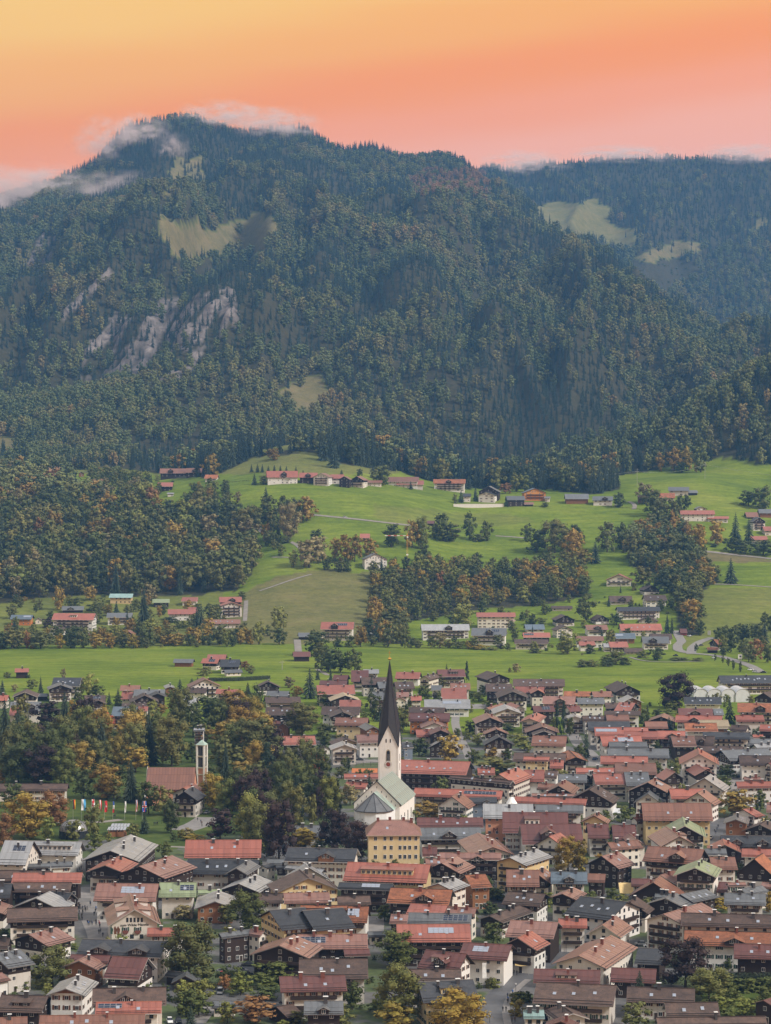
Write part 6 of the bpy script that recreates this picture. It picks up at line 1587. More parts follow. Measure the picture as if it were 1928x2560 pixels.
def chapel():
    b1, b2 = at(*P('C1', 1232, 928), 16.5), at(*P('C1', 1628, 930), 16.5); d = b1.y
    L = (b2 - b1).length; root = empty('modern_church', (b1.x + L / 2, d, 0), 0); tag(root, 'modern church with maroon roof beside its square pale bell tower', 'church')
    m = MB(); w = 11; hr, he = 16.5, 8; hx = L / 2 - .4
    for s in (-1, 1): m.face([(-hx, s * w, -1), (hx, s * w, -1), (hx, s * w, he), (-hx, s * w, he)])
    for e in (-1, 1): m.face([(e * hx, -w, -1), (e * hx, w, -1), (e * hx, w, he), (e * hx, 0, hr - .1), (e * hx, -w, he)])
    m.obj('wall', M['salmon_plaster'], root)
    r = MB()
    for s in (-1, 1):
        q = [(-L / 2, 0, hr), (L / 2, 0, hr), (L / 2, s * (w + .7), he - .5), (-L / 2, s * (w + .7), he - .5)]; r.face(q if s < 0 else q[::-1]); r.face([(p[0], p[1], p[2] - .3) for p in q])
    rf = r.obj('roof', RM['m'], root); sm = unit_box(SHEET['c'], 'roof_sheet'); pit = math.atan2(hr - he + .5, w + .7); sl = math.hypot(hr - he + .5, w + .7)
    for i in range(16):
        for j in range(3):
            f = (j + .5) / 3; o = link('roof_sheet', sm, rf); o.location = (-L / 2 + (i + .5) * L / 16, -(w + .7) * f, hr - f * (hr - he + .5) + .06); o.rotation_euler = (pit, 0, 0); o.scale = (L / 16 - .1, sl / 3 - .1, .05)
    g = MB()
    g.box((-L / 2 - .2, 0, 3), (.5, 2 * w + 1, 8)); g.face([(-L / 2 - .2, -w - .5, 7), (-L / 2 - .2, w + .5, 7), (-L / 2 - .2, 0, hr + .9)]); g.obj('gable_wall', M['church_plaster'], root)
    # bell tower
    gt = hit(*P('C2', 94, 1075)); s = KZ * gt.y / F; tw = 60 * s / 2 * 1.28; zt_ = H - (P('C2', 94, 750)[1] - HOR) / F * gt.y; za = H - (P('C2', 94, 708)[1] - HOR) / F * gt.y
    t = empty('bell_tower', (gt.x, gt.y + tw, 0), R(-16)); tag(t, 'slim square concrete bell tower with dark openings and pointed copper cap', 'bell tower')
    p = MB()
    for sx in (-1, 1):
        for sy in (-1, 1): p.box((sx * (tw - .45), sy * (tw - .45), zt_ / 2 - .5), (.9, .9, zt_ + 1))
    p.obj('corner_pier', M['church_plaster'], t)
    zb = zt_ * .42
    i_ = MB(); i_.box((0, 0, zb / 2), (2 * tw - 1.2, 2 * tw - 1.2, zb)); i_.obj('tower_wall', M['salmon_plaster'], t)
    for z in (zb + .2, (zb + zt_) / 2, zt_ - .2, zb * .62):
        q = MB(); q.box((0, 0, z), (2 * tw - .2, 2 * tw - .2, .5)); q.obj('floor_band', M['stone_trim'], t)
    for k in range(2):
        z = zb + .5 + k * (zt_ - zb) / 2
        q = MB(); q.box((0, 0, z + (zt_ - zb) / 4 - .2), (2 * tw - 1.6, 2 * tw - 1.6, (zt_ - zb) / 2 - .7)); q.obj('bell_opening', M['dark_opening'], t)
    q = MB()
    for sx in (-1, 0, 1): q.box((sx * (tw - .95) * .55, -tw + .55, (zb + zt_) / 2), (.22, .2, zt_ - zb - .6))
    q.obj('mullion', M['louvre'], t)
    c = MB(); e = tw + .25
    for i in range(4):
        cn = [(-e, -e), (e, -e), (e, e), (-e, e)]; c.face([(*cn[i], zt_ + .05), (*cn[(i + 1) % 4], zt_ + .05), (0, 0, za)])
    c.face([(-e, -e, zt_ + .05), (-e, e, zt_ + .05), (e, e, zt_ + .05), (e, -e, zt_ + .05)]); c.obj('cap', M['verdigris_copper'], t)
    f = MB(); f.tube((0, 0, za - .1), (0, 0, za + 1.8), .08, .08, 5); f.box((0, 0, za + 1.9), (.6, .6, .6)); f.obj('finial', M['gold'], t)
chapel()
def dome():
    g = hit(*P('B1', 597, 600)); s = KZ * g.y / F; rx = 118 * s; hz = 150 * s
    root = empty('band_shell', g + Vector((0, 6, 0)), R(8)); tag(root, 'round pavilion with a pale ribbed dome over dark glass walls', 'pavilion')
    n = 20; prof = [(1.0, 0), (1.0, .42), (.97, .55), (.86, .74), (.66, .9), (.36, .985), (.0, 1.0)]
    ring = lambda i: [(rx * prof[i][0] * math.cos(6.283 * k / n), rx * .9 * prof[i][0] * math.sin(6.283 * k / n), hz * prof[i][1]) for k in range(n)]
    a = MB()
    for k in range(n): r0, r1 = ring(0), ring(1); j = (k + 1) % n; a.face([r0[k], r0[j], r1[j], r1[k]])
    a.obj('glass_wall', M['glass'], root)
    c = MB()
    for i in range(1, 6):
        r0, r1 = ring(i), ring(i + 1)
        for k in range(n): j = (k + 1) % n; c.face([r0[k], r0[j], r1[j], r1[k]] if i < 5 else [r0[k], r0[j], r1[k]])
    c.obj('dome', RM['l'], root)
    rb = MB()
    for k in range(n):
        for i in range(0, 5): rb.tube(ring(i)[k], ring(i + 1)[k], .12, .12, 4)
    rb.obj('rib', M['chimney_dark'], root)
dome()
def pergola():
    x1, x2 = at(*P('B1', 925, 462), 4.0), at(*P('B1', 1080, 462), 4.0); d = x1.y; w = (x2 - x1).length
    root = empty('park_pavilion', ((x1.x + x2.x) / 2, d, 0)); tag(root, 'open park pavilion with a flat glass panel roof on posts', 'pavilion')
    k = unit_box(M['solar_pale'], 'roof_panel'); dl = 12.0
    for i in range(6):
        for j in range(2): o = link('roof_panel', k, root); o.location = (-w / 2 + (i + .5) * w / 6 - (j - .5) * .8, -dl / 4 - j * dl / 2, 4.0 - (j + .5) * .5); o.rotation_euler = (.08, 0, 0); o.scale = (w / 6 - .2, dl / 2 - .3, .12)
    for x in (-w / 2 + .3, 0, w / 2 - .3):
        for y in (-.4, -dl + .4): f = MB(); f.box((x, y, 1.6), (.3, .3, 3.2)); f.obj('post', M['warm_wood'], root)
    b = MB(); b.box((0, -dl * .7, 1.0), (w * .85, dl * .5, 2.2)); b.obj('wall', M['warm_wood'], root)
pergola()
def greenhouse():
    root0 = None
    for i, x in enumerate((1075, 1190, 1305, 1425)):
        g = hit(*P('C4', x, 385)); s = KZ * g.y / F; w = 62 * s; root = empty('greenhouse', g + Vector((0, 8, 0)), R(4)); h0, h1 = 50 * s, 112 * s
        tag(root, ('white greenhouse hall beside the dark round beech, leftmost of four', 'white greenhouse hall, second from the dark round beech', 'white greenhouse hall, third from the dark round beech', 'white greenhouse hall farthest from the dark beech, by the red figures')[i], 'greenhouse', 'row of white greenhouse halls')
        n = 8; prof = [(-w, -1), (-w, h0)] + [(-w * math.cos(math.pi * k / n), h0 + (h1 - h0) * math.sin(math.pi * k / n) ** .8) for k in range(1, n)] + [(w, h0), (w, -1)]
        m = MB(); m.prism([(p[0], -8, p[1]) for p in prof], [(p[0], 14, p[1]) for p in prof], 0, False); m.obj('roof', M['greenhouse_film'], root)
        e = MB(); e.face([(p[0], -7.9, p[1]) for p in prof]); e.face([(p[0], 13.9, p[1]) for p in prof]); e.obj('end_wall', M['greenhouse_film'], root)
        r = MB()
        for y in (-8.05, -2.5, 3, 8.5, 14):
            for p, q in zip(prof[1:-2], prof[2:-1]): r.tube((p[0], y, p[1] + .05), (q[0], y, q[1] + .05), .12, .12, 4)
        r.obj('rib', M['steel_pole'], root)
greenhouse()
# ------------------------------------------------------------------ tents, awnings, walls
def tent_cone():
    g = at(*P('B3', 1090, 240), 12.0); root = empty('market_tent', (g.x, g.y, 0)); tag(root, 'white pointed tent roof between the grey hall and the red roofs', 'tent')
    m = MB(); n = 12; r = 11.5
    pr = [(1, 5.0), (.55, 6.6), (.25, 8.6), (.06, 12)]
    for (a, za), (b, zb) in zip(pr[:-1], pr[1:]):
        for k in range(n): c0, c1 = 6.283 * k / n, 6.283 * (k + 1) / n; m.face([(r * a * math.cos(c0), r * a * math.sin(c0), za), (r * a * math.cos(c1), r * a * math.sin(c1), za), (r * b * math.cos(c1), r * b * math.sin(c1), zb), (r * b * math.cos(c0), r * b * math.sin(c0), zb)])
    m.obj('canopy', M['tent_white'], root); p = MB(); p.tube((0, 0, 0), (0, 0, 12.8), .2, .15, 6); p.obj('mast', M['steel_pole'], root)
    for k in range(6): p = MB(); p.tube((r * .97 * math.cos(k * 1.047), r * .97 * math.sin(k * 1.047), 0), (r * .97 * math.cos(k * 1.047), r * .97 * math.sin(k * 1.047), 5), .1, .1, 5); p.obj('post', M['steel_pole'], root)
tent_cone()
def sail(t, x0, y0, x1, y1, z, mat, name, label, cat):
    a, b = at(*P(t, x0, y0), z), at(*P(t, x1, y0), z); dp_ = 5; root = empty(name, ((a.x + b.x) / 2, a.y, 0)); w = (b - a).length; tag(root, label, cat); drop = (y1 - y0) * KZ * a.y / F - dp_ * .13
    m = MB(); k = 5
    for i in range(k):
        u0, u1 = -w / 2 + i * w / k, -w / 2 + (i + 1) * w / k; zb0 = z - .25 * math.sin(math.pi * i / k); zb1 = z - .25 * math.sin(math.pi * (i + 1) / k)
        m.face([(u0, -dp_, zb0 - max(.3, drop)), (u1, -dp_, zb1 - max(.3, drop)), (u1, 0, z), (u0, 0, z)])
    m.obj('canvas', mat, root)
    for x in (-w / 2, w / 2):
        for y_, z_ in ((-dp_, z - max(.3, drop)), (0, z)): p = MB(); p.tube((x, y_, 0), (x, y_, z_), .06, .06, 5); p.obj('post', M['steel_pole'], root)
sail('B4', 395, 955, 515, 1035, 5.5, M['tent_yellow'], 'sun_sail', 'yellow canvas sun sail beside the small maroon roof', 'sun sail')
sail('A3', 1515, 478, 1655, 512, 3.6, M['tent_yellow'], 'shop_awning', 'pale yellow awning over the shop front under the red roof', 'awning')
sail('A3', 1112, 675, 1225, 692, 3.2, M['tent_yellow'], 'shop_awning', 'narrow yellow awning over the corner shop with maroon canopy', 'awning')
sail('A1', 660, 150, 760, 175, 3.4, M['louvre'], 'shop_awning', 'grey awnings at the upper end of the crowded shopping street', 'awning')
sail('B4', 330, 330, 430, 370, 4.5, M['greenhouse_film'], 'shop_awning', 'white striped awning left of the small green tree', 'awning')
sail('B4', 1530, 420, 1620, 465, 4.0, M['tent_yellow'], 'shop_awning', 'golden yellow awning in the shade on the far right', 'awning')
def low_wall():
    a, b = hit(*P('E3', 606, 688)), hit(*P('E3', 1026, 690)); root = empty('garden_wall', a.lerp(b, .5), math.atan2((b - a).y, (b - a).x)); tag(root, 'long white retaining wall at the top of the farm meadow', 'wall')
    m = MB(); m.box((0, 0, .6), ((b - a).length, .5, 5.2)); m.obj('wall', M['white_plaster'], root); c = MB(); c.box((0, 0, 3.25), ((b - a).length + .2, .7, .16)); c.obj('coping', M['concrete'], root)
low_wall()
def fence(t, pts, h, label, mat='trim_wood'):
    q = [hit(*P(t, x, y)) for x, y in pts]; root = empty('fence', q[0]); tag(root, label, 'fence'); pm = unit_box(M[mat], 'post'); rm = unit_box(M[mat], 'rail')
    for a, b in zip(q[:-1], q[1:]):
        n = max(2, int((b - a).length / 4)); dv = b - a
        for i in range(n + 1):
            p = a.lerp(b, i / n) - q[0]; o = link('post', pm, root); o.location = (p.x, p.y, p.z + h / 2); o.scale = (.16, .16, h)
        for z in (h * .45, h * .9):
            o = link('rail', rm, root); c = a.lerp(b, .5) - q[0]; o.location = (c.x, c.y, c.z + z); o.rotation_euler = (0, -math.asin(dv.z / dv.length), math.atan2(dv.y, dv.x)); o.scale = (dv.length, .07, .14)
fence('E2', [(265, 495), (380, 485), (500, 474)], 1.3, 'wooden fence along the top edge of the meadow left of the red farmhouse')
fence('E4', [(300, 690), (460, 702), (600, 718)], 1.3, 'wooden fence along the meadow in front of the small white farmhouse')
fence('E3', [(1040, 692), (1200, 690), (1380, 690)], 1.3, 'wooden fence below the long dark barn roof on the farm hill')
fence('A2', [(455, 922), (545, 920)], 1.4, 'dark garden fence beside the small lawn behind the parked van')
fence('C2', [(1320, 918), (1440, 918), (1565, 920)], 2.4, 'dark fence between the parking yard and the clay court')
# hedges: clipped rows
def hedge(t, pts, h, w, label, col=(.045, .058, .02)):
    q = [hit(*P(t, x, y)) for x, y in pts]; b = MB(); r = random.Random(len(label))
    for a, e in zip(q[:-1], q[1:]):
        dv = e - a; n = max(2, int(dv.length / 1.1)); t_ = dv.normalized(); nn = Vector((-t_.y, t_.x, 0))
        for i in range(n * 22):
            f = r.random(); p = a + dv * f; sx = r.uniform(-1, 1); k = r.choice((0, 1, 2)); off = nn * (w / 2 * (sx if k == 0 else (1 if k == 1 else -1))); z = h * (1 if k == 0 else r.random()) + r.uniform(-.15, .15)
            c = p + off + Vector((0, 0, z)); u = Vector((r.gauss(0, 1), r.gauss(0, 1), r.gauss(0, 1))).normalized() * .45; v = u.orthogonal().normalized() * .4
            b.face([c - u, c - v, c + u, c + v])
        ctr = a.lerp(e, .5); b.box(ctr + Vector((0, 0, h * .45)), (dv.length, w * .8, h * .85), 0, Matrix.Rotation(math.atan2(dv.y, dv.x), 3, 'Z'))
    root = empty('hedge', q[0]); tag(root, label, 'hedge'); o = b.obj('foliage', M['foliage'], root, -q[0]); o.color = (*col, 1)
hedge('C2', [(150, 212), (400, 208), (660, 192)], 2.4, 2.5, 'long clipped hedge in front of the farm in the flat meadow')
hedge('A4', [(1240, 905), (1450, 905), (1700, 900)], 4.5, 3, 'tall dark hedge in front of the maroon roof on the right edge', (.022, .03, .014))
hedge('A3', [(1140, 1010), (1250, 1012)], 2.6, 2, 'dark clipped hedge behind the small yellow tree by the road', (.026, .036, .016))
hedge('A3', [(890, 905), (950, 870), (1000, 840)], 2.2, 1.6, 'olive hedge along the pavement in front of the white banner', (.07, .065, .02))
# ------------------------------------------------------------------ flags in the park
FL = [('B1', 600, 265, 620, 345, 430, ('flag_black', 'flag_red', 'flag_gold'), 'v', 'black red and gold'), ('B1', 660, 262, 698, 355, 435, ('flag_white', 'flag_sky'), 'v', 'light blue and white'), ('B1', 752, 262, 778, 330, 440, ('flag_white', 'flag_red', 'flag_white'), 'p', 'white flag with red patches'),
      ('B1', 815, 268, 837, 362, 440, ('flag_red', 'flag_white', 'flag_red'), 'v', 'red white red'), ('B1', 862, 275, 884, 370, 445, ('flag_red',), 'x', 'red with a white cross'), ('B1', 935, 280, 946, 375, 445, ('flag_blue', 'flag_white', 'flag_red'), 'h', 'blue white and red'),
      ('B1', 1035, 280, 1044, 372, 435, ('flag_white',), 'v', 'plain pale white'), ('B1', 1125, 268, 1140, 365, 435, ('flag_red', 'flag_white', 'flag_blue', 'flag_white', 'flag_red'), 'v', 'red with white and blue lines'), ('B1', 1168, 278, 1204, 368, 435, ('flag_blue',), 'u', 'blue with red and white crosses')]
for (t, x0, y0, x1, y1, yb, cols, mode, ph) in FL:
    g = hit(*P(t, (x0 + x1) / 2, yb)); s = KZ * g.y / F; h = (yb - y0) * s + .3; w = max(.7, (x1 - x0) * s); fh = (y1 - y0) * s
    root = empty('flagpole', g, 0); tag(root, 'tall hanging flag, %s, on a pole in the park' % ph, 'flag', 'row of flags in the park')
    p = MB(); p.tube((0, 0, 0), (0, 0, h), .07, .05, 6); p.tube((0, 0, h - .1), (w, 0, h - .1), .03, .03, 4); p.obj('pole', M['steel_pole'], root)
    fl = empty('flag', (0, 0, 0)); fl.parent = root
    def stripe(name, xa, xb, za, zb, mat, dy=0):
        m = MB(); k = 4; n = 5
        for i in range(k):
            for j in range(n):
                X = [xa + (xb - xa) * (i + a) / k for a in (0, 1)]; Zz = [za + (zb - za) * (j + a) / n for a in (0, 1)]
                f = lambda x, z: .18 * math.sin(x * 5.5 / w + z * 1.1) - dy
                m.face([(X[0], f(X[0], Zz[0]), Zz[0]), (X[1], f(X[1], Zz[0]), Zz[0]), (X[1], f(X[1], Zz[1]), Zz[1]), (X[0], f(X[0], Zz[1]), Zz[1])])
        m.obj(name, M[mat], fl)
    zt_, zb_ = h - .15, h - .15 - fh; n = len(cols)
    if mode in 'vp':
        for i, c in enumerate(cols): stripe('stripe', w * i / n, w * (i + 1) / n, zb_, zt_, c)
        if mode == 'p': stripe('patch', w * .15, w * .85, zb_ + fh * .55, zb_ + fh * .8, 'flag_red', .03); stripe('patch', w * .1, w * .6, zb_ + fh * .15, zb_ + fh * .35, 'flag_red', .03)
    elif mode == 'h':
        for i, c in enumerate(cols): stripe('stripe', 0, w, zt_ - fh * (i + 1) / n, zt_ - fh * i / n, c)
    elif mode == 'x':
        stripe('field', 0, w, zb_, zt_, 'flag_red'); stripe('cross', w * .4, w * .6, zb_ + fh * .38, zb_ + fh * .62, 'flag_white', .03); stripe('cross', w * .22, w * .78, zb_ + fh * .46, zb_ + fh * .54, 'flag_white', .04)
    else:
        stripe('field', 0, w, zb_, zt_, 'flag_blue'); stripe('cross', w * .32, w * .68, zb_, zt_, 'flag_white', .02); stripe('cross', 0, w, zb_ + fh * .4, zb_ + fh * .6, 'flag_white', .03); stripe('cross', w * .42, w * .58, zb_, zt_, 'flag_red', .05); stripe('cross', 0, w, zb_ + fh * .45, zb_ + fh * .55, 'flag_red', .06)
g = hit(*P('A3', 882, 900)); root = empty('banner_pole', g); tag(root, 'tall white hanging banner on a pole beside the road', 'banner')
s = KZ * g.y / F; hh = (900 - 685) * s; p = MB(); p.tube((0, 0, 0), (0, 0, hh), .06, .05, 6); p.obj('pole', M['steel_pole'], root)
m = MB()
for j in range(6): m.face([(-36 * s, .1 * math.sin(j), hh - .1 - (j + 1) * 130 * s / 6), (0, .1 * math.sin(j + .6), hh - .1 - (j + 1) * 130 * s / 6), (0, .1 * math.sin(j - .4), hh - .1 - j * 130 * s / 6), (-36 * s, .1 * math.sin(j - 1), hh - .1 - j * 130 * s / 6)])
m.obj('banner', M['tent_white'], root)
# ------------------------------------------------------------------ cars
def car_parts(van=False):
    def loft(sec, nm, mats, mi=0):
        b = MB(); k = len(sec)
        for a, c in zip(sec[:-1], sec[1:]):
            for i in range(len(a) - 1): b.face([a[i], c[i], c[i + 1], a[i + 1]])
        b.face(sec[0][::-1]); b.face(sec[-1]); return b.mesh(nm, mats)
    def arc(x, w, z0, z1, tp_=.86): return [(x, -w, z0), (x, -w, (z0 + z1) * .5), (x, -w * tp_, z1), (x, w * tp_, z1), (x, w, (z0 + z1) * .5), (x, w, z0)]
    body = loft([arc(-2.15, .72, .35, .72), arc(-2.0, .86, .22, .92), arc(-.9, .9, .2, .95), arc(.6, .9, .2, .95), arc(1.6, .88, .2, .85), arc(2.1, .74, .28, .68), arc(2.2, .6, .36, .58)], 'body', [M['paint']])
    hi = 1.9 if van else 1.45
    cab = loft([arc(-1.9 if van else -1.55, .78, .88, .96), arc(-1.8 if van else -1.05, .76, .9, hi - .02, .84), arc(.1, .76, .9, hi, .84), arc(.35, .76, .9, hi - .03, .84), arc(1.1, .78, .88, .95)], 'window', [M['glass']])
    rf = MB(); rf.box((-.45 if not van else -.75, 0, hi + .01), (1.35 if not van else 2.1, 1.2, .05))
    wh = MB(); n = 10
    wh.prism([(.32 * math.cos(6.283 * i / n), -.1, .32 * math.sin(6.283 * i / n)) for i in range(n)], [(.32 * math.cos(6.283 * i / n), .1, .32 * math.sin(6.283 * i / n)) for i in range(n)])
    hl = MB(); hl.box((0, 0, 0), (.1, .32, .16))
    return dict(body=body, cab=cab, roof=rf.mesh('roof', [M['paint']]), wheel=wh.mesh('wheel', [M['tyre']]), light=hl.mesh('headlight', [M['clock_white']]))
CARP = {False: car_parts(), True: car_parts(True)}
def car(t, x, y, rz, col, label, van=False):
    g = hit(*P(t, x, y)); q = CARP[van]; root = empty('parked_car' if not van else 'parked_van', g + Vector((0, 0, .06 if g.y < 2000 else .36)), rz); tag(root, label, 'van' if van else 'car')
    for nm in ('body', 'roof'): o = link(nm, q[nm], root); o.color = (*col, 1)
    link('window', q['cab'], root)
    for sx in (-1.35, 1.35):
        for sy in (-.82, .82): o = link('wheel', q['wheel'], root); o.location = (sx, sy, .32)
    for sy in (-.55, .55): o = link('headlight', q['light'], root); o.location = (2.1, sy, .58)
WH, BK, SV, RD, BL = (.75, .75, .75), (.02, .02, .022), (.35, .36, .37), (.35, .03, .02), (.04, .07, .16)
car('A1', 1415, 1188, R(-80), WH, 'white car parked at the bottom beside a dark car')
car('A1', 1488, 1188, R(-82), BK, 'dark car parked beside the white car at the bottom')
car('A2', 480, 718, R(172), BK, 'black estate car parked in front of the big pink roofed barn')
car('A2', 425, 768, R(10), SV, 'silver grey car in the yard behind the red shrub')
car('A2', 470, 792, R(5), BK, 'black car in the yard below the silver one')
car('A2', 280, 800, R(0), RD, 'red car half hidden behind the round tree in the yard')
car('A2', 252, 945, R(85), SV, 'silver van parked beside the small garden lawn', True)
car('A4', 655, 560, R(175), WH, 'white van parked beside the black and white hotel', True)
car('A4', 580, 545, R(178), SV, 'silver car parked behind the white van at the hotel')
car('A3', 770, 470, R(80), BL, 'dark blue car beside the red roof with white panels')
car('B4', 1162, 590, R(75), WH, 'white car in the street beside the green roofed house')
car('C4', 200, 865, R(60), BL, 'blue car in the side street by the column conifer')
car('C4', 1390, 1010, R(75), BK, 'dark car in front of the house on the right street')
car('C2', 1415, 870, R(5), BK, 'black car in the grey yard left of the church tower')
car('B2', 140, 380, R(70), SV, 'silver car on the square behind the dark beech')
car('D4', 1495, 1118, R(178), WH, 'white car in the row at the end of the entry road')
car('D4', 1532, 1136, R(178), SV, 'silver car at the end of the entry road row')
car('D4', 1600, 1140, R(178), BK, 'dark car last beside the long apartment roof')
car('D4', 1183, 1020, R(95), WH, 'white car driving on the entry road')
car('D4', 1085, 918, R(40), BK, 'black car on the branch road below the orange roofs')
car('D4', 985, 840, R(10), SV, 'silver car parked beside the small red hut')
car('D4', 870, 1000, R(170), BK, 'dark car at the road junction by the hedge')
car('E2', 1290, 782, R(-7), WH, 'white van driving along the straight farm road', True)
car('E4', 375, 682, R(5), WH, 'white car parked beside the small white farmhouse')
car('D3', 1170, 695, R(5), BK, 'black car parked behind the blue roofed house')
# ------------------------------------------------------------------ people
def person_mesh(seed):
    r = random.Random(seed); bm_v = []; ed = []; rad = []
    st = r.uniform(.08, .24); arm = r.uniform(.1, .3)
    def v(p, q, par=None): bm_v.append(p); rad.append(q); (ed.append((par, len(bm_v) - 1)) if par is not None else None); return len(bm_v) - 1
    pel = v((0, 0, .92), (.15, .11)); ch = v((0, 0, 1.22), (.17, .115), pel); sh = v((0, 0, 1.42), (.15, .10), ch); nk = v((0, .01, 1.52), (.06, .06), sh); hd = v((0, .02, 1.63), (.095, .11), nk); tp_ = v((0, .02, 1.74), (.07, .08), hd)
    for s in (-1, 1):
        h = v((s * .10, 0, .86), (.095, .1), pel); k = v((s * .11, s * st * .5, .48), (.065, .07), h); a = v((s * .11, s * st, .09), (.045, .05), k); v((s * .12, s * st + .14, .04), (.045, .035), a)
        u = v((s * .21, 0, 1.39), (.06, .065), sh); e = v((s * .26, -s * arm * .3, 1.12), (.048, .05), u); w = v((s * .25, -s * arm + .06, .89), (.036, .038), e); v((s * .25, -s * arm + .09, .79), (.03, .04), w)
    me = bpy.data.meshes.new('person'); me.from_pydata(bm_v, ed, []); o = bpy.data.objects.new('tmp', me); COL.objects.link(o)
    o.modifiers.new('s', 'SKIN'); sd = o.modifiers.new('d', 'SUBSURF'); sd.levels = 1
    for i, q in enumerate(rad): me.skin_vertices[0].data[i].radius = q
    me.skin_vertices[0].data[0].use_root = True
    dg = bpy.context.evaluated_depsgraph_get(); out = bpy.data.meshes.new_from_object(o.evaluated_get(dg)); bpy.data.objects.remove(o); out.name = 'person'
    out.materials.clear()
    for m_ in (M['cloth'], M['chimney_dark'], M['skin'], M['bark']): out.materials.append(m_)
    for p in out.polygons:
        z = p.center.z; x = abs(p.center.x); p.material_index = 2 if (1.53 < z < 1.68 and p.normal.y > .1) or (z < .86 and x > .2) else (3 if z > 1.56 else (1 if z < .9 else 0)); p.use_smooth = True
    return out
PEO = [person_mesh(i) for i in range(5)]
PC = [('dark blue', (.02, .03, .07)), ('black', (.012, .012, .012)), ('red', (.3, .02, .02)), ('grey', (.16, .16, .17)), ('bright blue', (.03, .12, .35)), ('brown', (.09, .05, .03)), ('white', (.6, .6, .6)), ('green', (.04, .09, .05))]
prn = random.Random(21); PLBL = {}
def person(t, x, y, ci, where, grp):
    g = hit(*P(t, x, y)); o = link('person', prn.choice(PEO), None, g + Vector((0, 0, .04))); o.rotation_euler = (0, 0, prn.choice((0, math.pi)) + prn.uniform(-.6, .6)); z = prn.uniform(.94, 1.06); o.scale = (z, z, z); o.color = (*PC[ci][1], 1)
    nm = PC[ci][0]; tag(o, 'person in %s jacket %s' % (nm, where), 'person', grp)
for x, y, c in ((655,250,1),(665,235,0),(690,250,0),(690,285,1),(708,245,0),(712,265,1),(727,250,3),(750,205,1),(756,215,0),(785,300,0),(800,255,4),(795,275,1),(682,315,5),(685,340,1),(730,370,0),(738,380,4),(750,375,1),(768,380,0),(764,362,3),(800,365,1),(802,380,0),(825,370,2),(830,385,2),(832,400,5),(825,450,1),(858,475,0),(838,440,3),(660,285,1)):
    person('A1', x, y, c, 'walking in the crowded shopping street', 'people walking in the shopping street')
for i, (x, y, c, wh) in enumerate(((1112,788,1,'on the pavement below the brown roof with tilted panels'),(1134,795,1,'on the pavement below the brown roof with tilted panels'),(1206,770,2,'standing outside the corner shop'),(1218,772,2,'standing outside the corner shop'),(1238,765,5,'standing outside the corner shop'),(1308,735,1,'walking up the street past the white shop wall'),(1328,738,0,'walking up the street past the white shop wall'),(1058,985,0,'on the pavement by the hedge'),(1078,988,0,'on the pavement by the hedge'),(1098,955,4,'on the pavement by the hedge'),(1058,1030,1,'on the pavement by the hedge'),(1018,1098,1,'walking on the road bend'),(1044,1100,1,'walking on the road bend'),(1094,1188,5,'at the bottom edge beside the teal roof'),(1118,1188,5,'at the bottom edge beside the teal roof'),(1060,1015,4,'on the pavement by the hedge'))):
    person('A3', x, y, c, wh, 'people walking along the road')
for x, y, c in ((712,765,1),(724,768,3)): person('C3', x, y, c, 'walking down the narrow garden lane', 'people in the lane')
for x, y, c in ((88,460,0),(98,490,3),(96,475,5),(60,440,1)): person('B2', x, y, c, 'on the paved square behind the dark beech', 'people on the square')
for x, y, c in ((1285,480,1),(1300,480,0),(1312,478,1)): person('B1', x, y, c, 'standing under the trees in the park', 'people in the park')
for x, y, c in ((950,418,1),(960,415,0)): person('B1', x, y, c, 'on the park path behind the flags', 'people by the flags')
for x, y, c in ((45,690,0),(60,700,5),(70,680,1)): person('C4', x, y, c, 'in the side street by the column conifer', 'people in the side street')
for x, y, c in ((1195,540,1),(1205,550,0),(1225,500,1),(1215,520,3)): person('B4', x, y, c, 'in the street beside the town hall', 'people in the town hall street')
# ------------------------------------------------------------------ crane, power line, lamps, sign board
def crane():
    g = hit(*P('E3', 222, 1150)); s = KZ * g.y / F; h = (1150 - 905) * s; root = empty('tower_crane', g); tag(root, 'slim yellow tower crane with a red and white jib beside the slate roofed house', 'crane')
    m = MB(); w = .6
    for sx in (-w, w):
        for sy in (-w, w): m.tube((sx, sy, 0), (sx, sy, h), .12, .12, 4)
    n = int(h / 1.6)
    for i in range(n):
        z0, z1 = i * h / n, (i + 1) * h / n
        for a, b in (((-w, -w), (w, -w)), ((w, -w), (w, w)), ((w, w), (-w, w)), ((-w, w), (-w, -w))): m.tube((*a, z0), (*b, z1), .06, .06, 4)
    m.obj('mast', M['crane_yellow'], root)
    j = MB(); zj = h * .9; L1 = 200 * s
    for k in range(8):
        x0, x1 = 12 * s - L1 * k / 8, 12 * s - L1 * (k + 1) / 8; j.box(((x0 + x1) / 2, 0, zj), (abs(x1 - x0), .7, .7), k % 2)
    j.obj('jib', [M['crane_red'], M['clock_white']], root); c = MB(); c.box((.2, -.6, zj - 1.4), (1.4, 1.4, 1.8)); c.obj('cabin', M['clock_white'], root); b = MB(); b.box((0, 0, h * .25), (1.8, 1.6, 1.4)); b.obj('ballast', M['tent_white'], root)
    t = MB(); t.tube((0, 0, zj), (1.5, 0, h + 1.5), .12, .08, 4); t.tube((1.5, 0, h + 1.5), (-L1 * .7, 0, zj + .4), .05, .05, 4); t.obj('tie_bar', M['crane_yellow'], root)
crane()
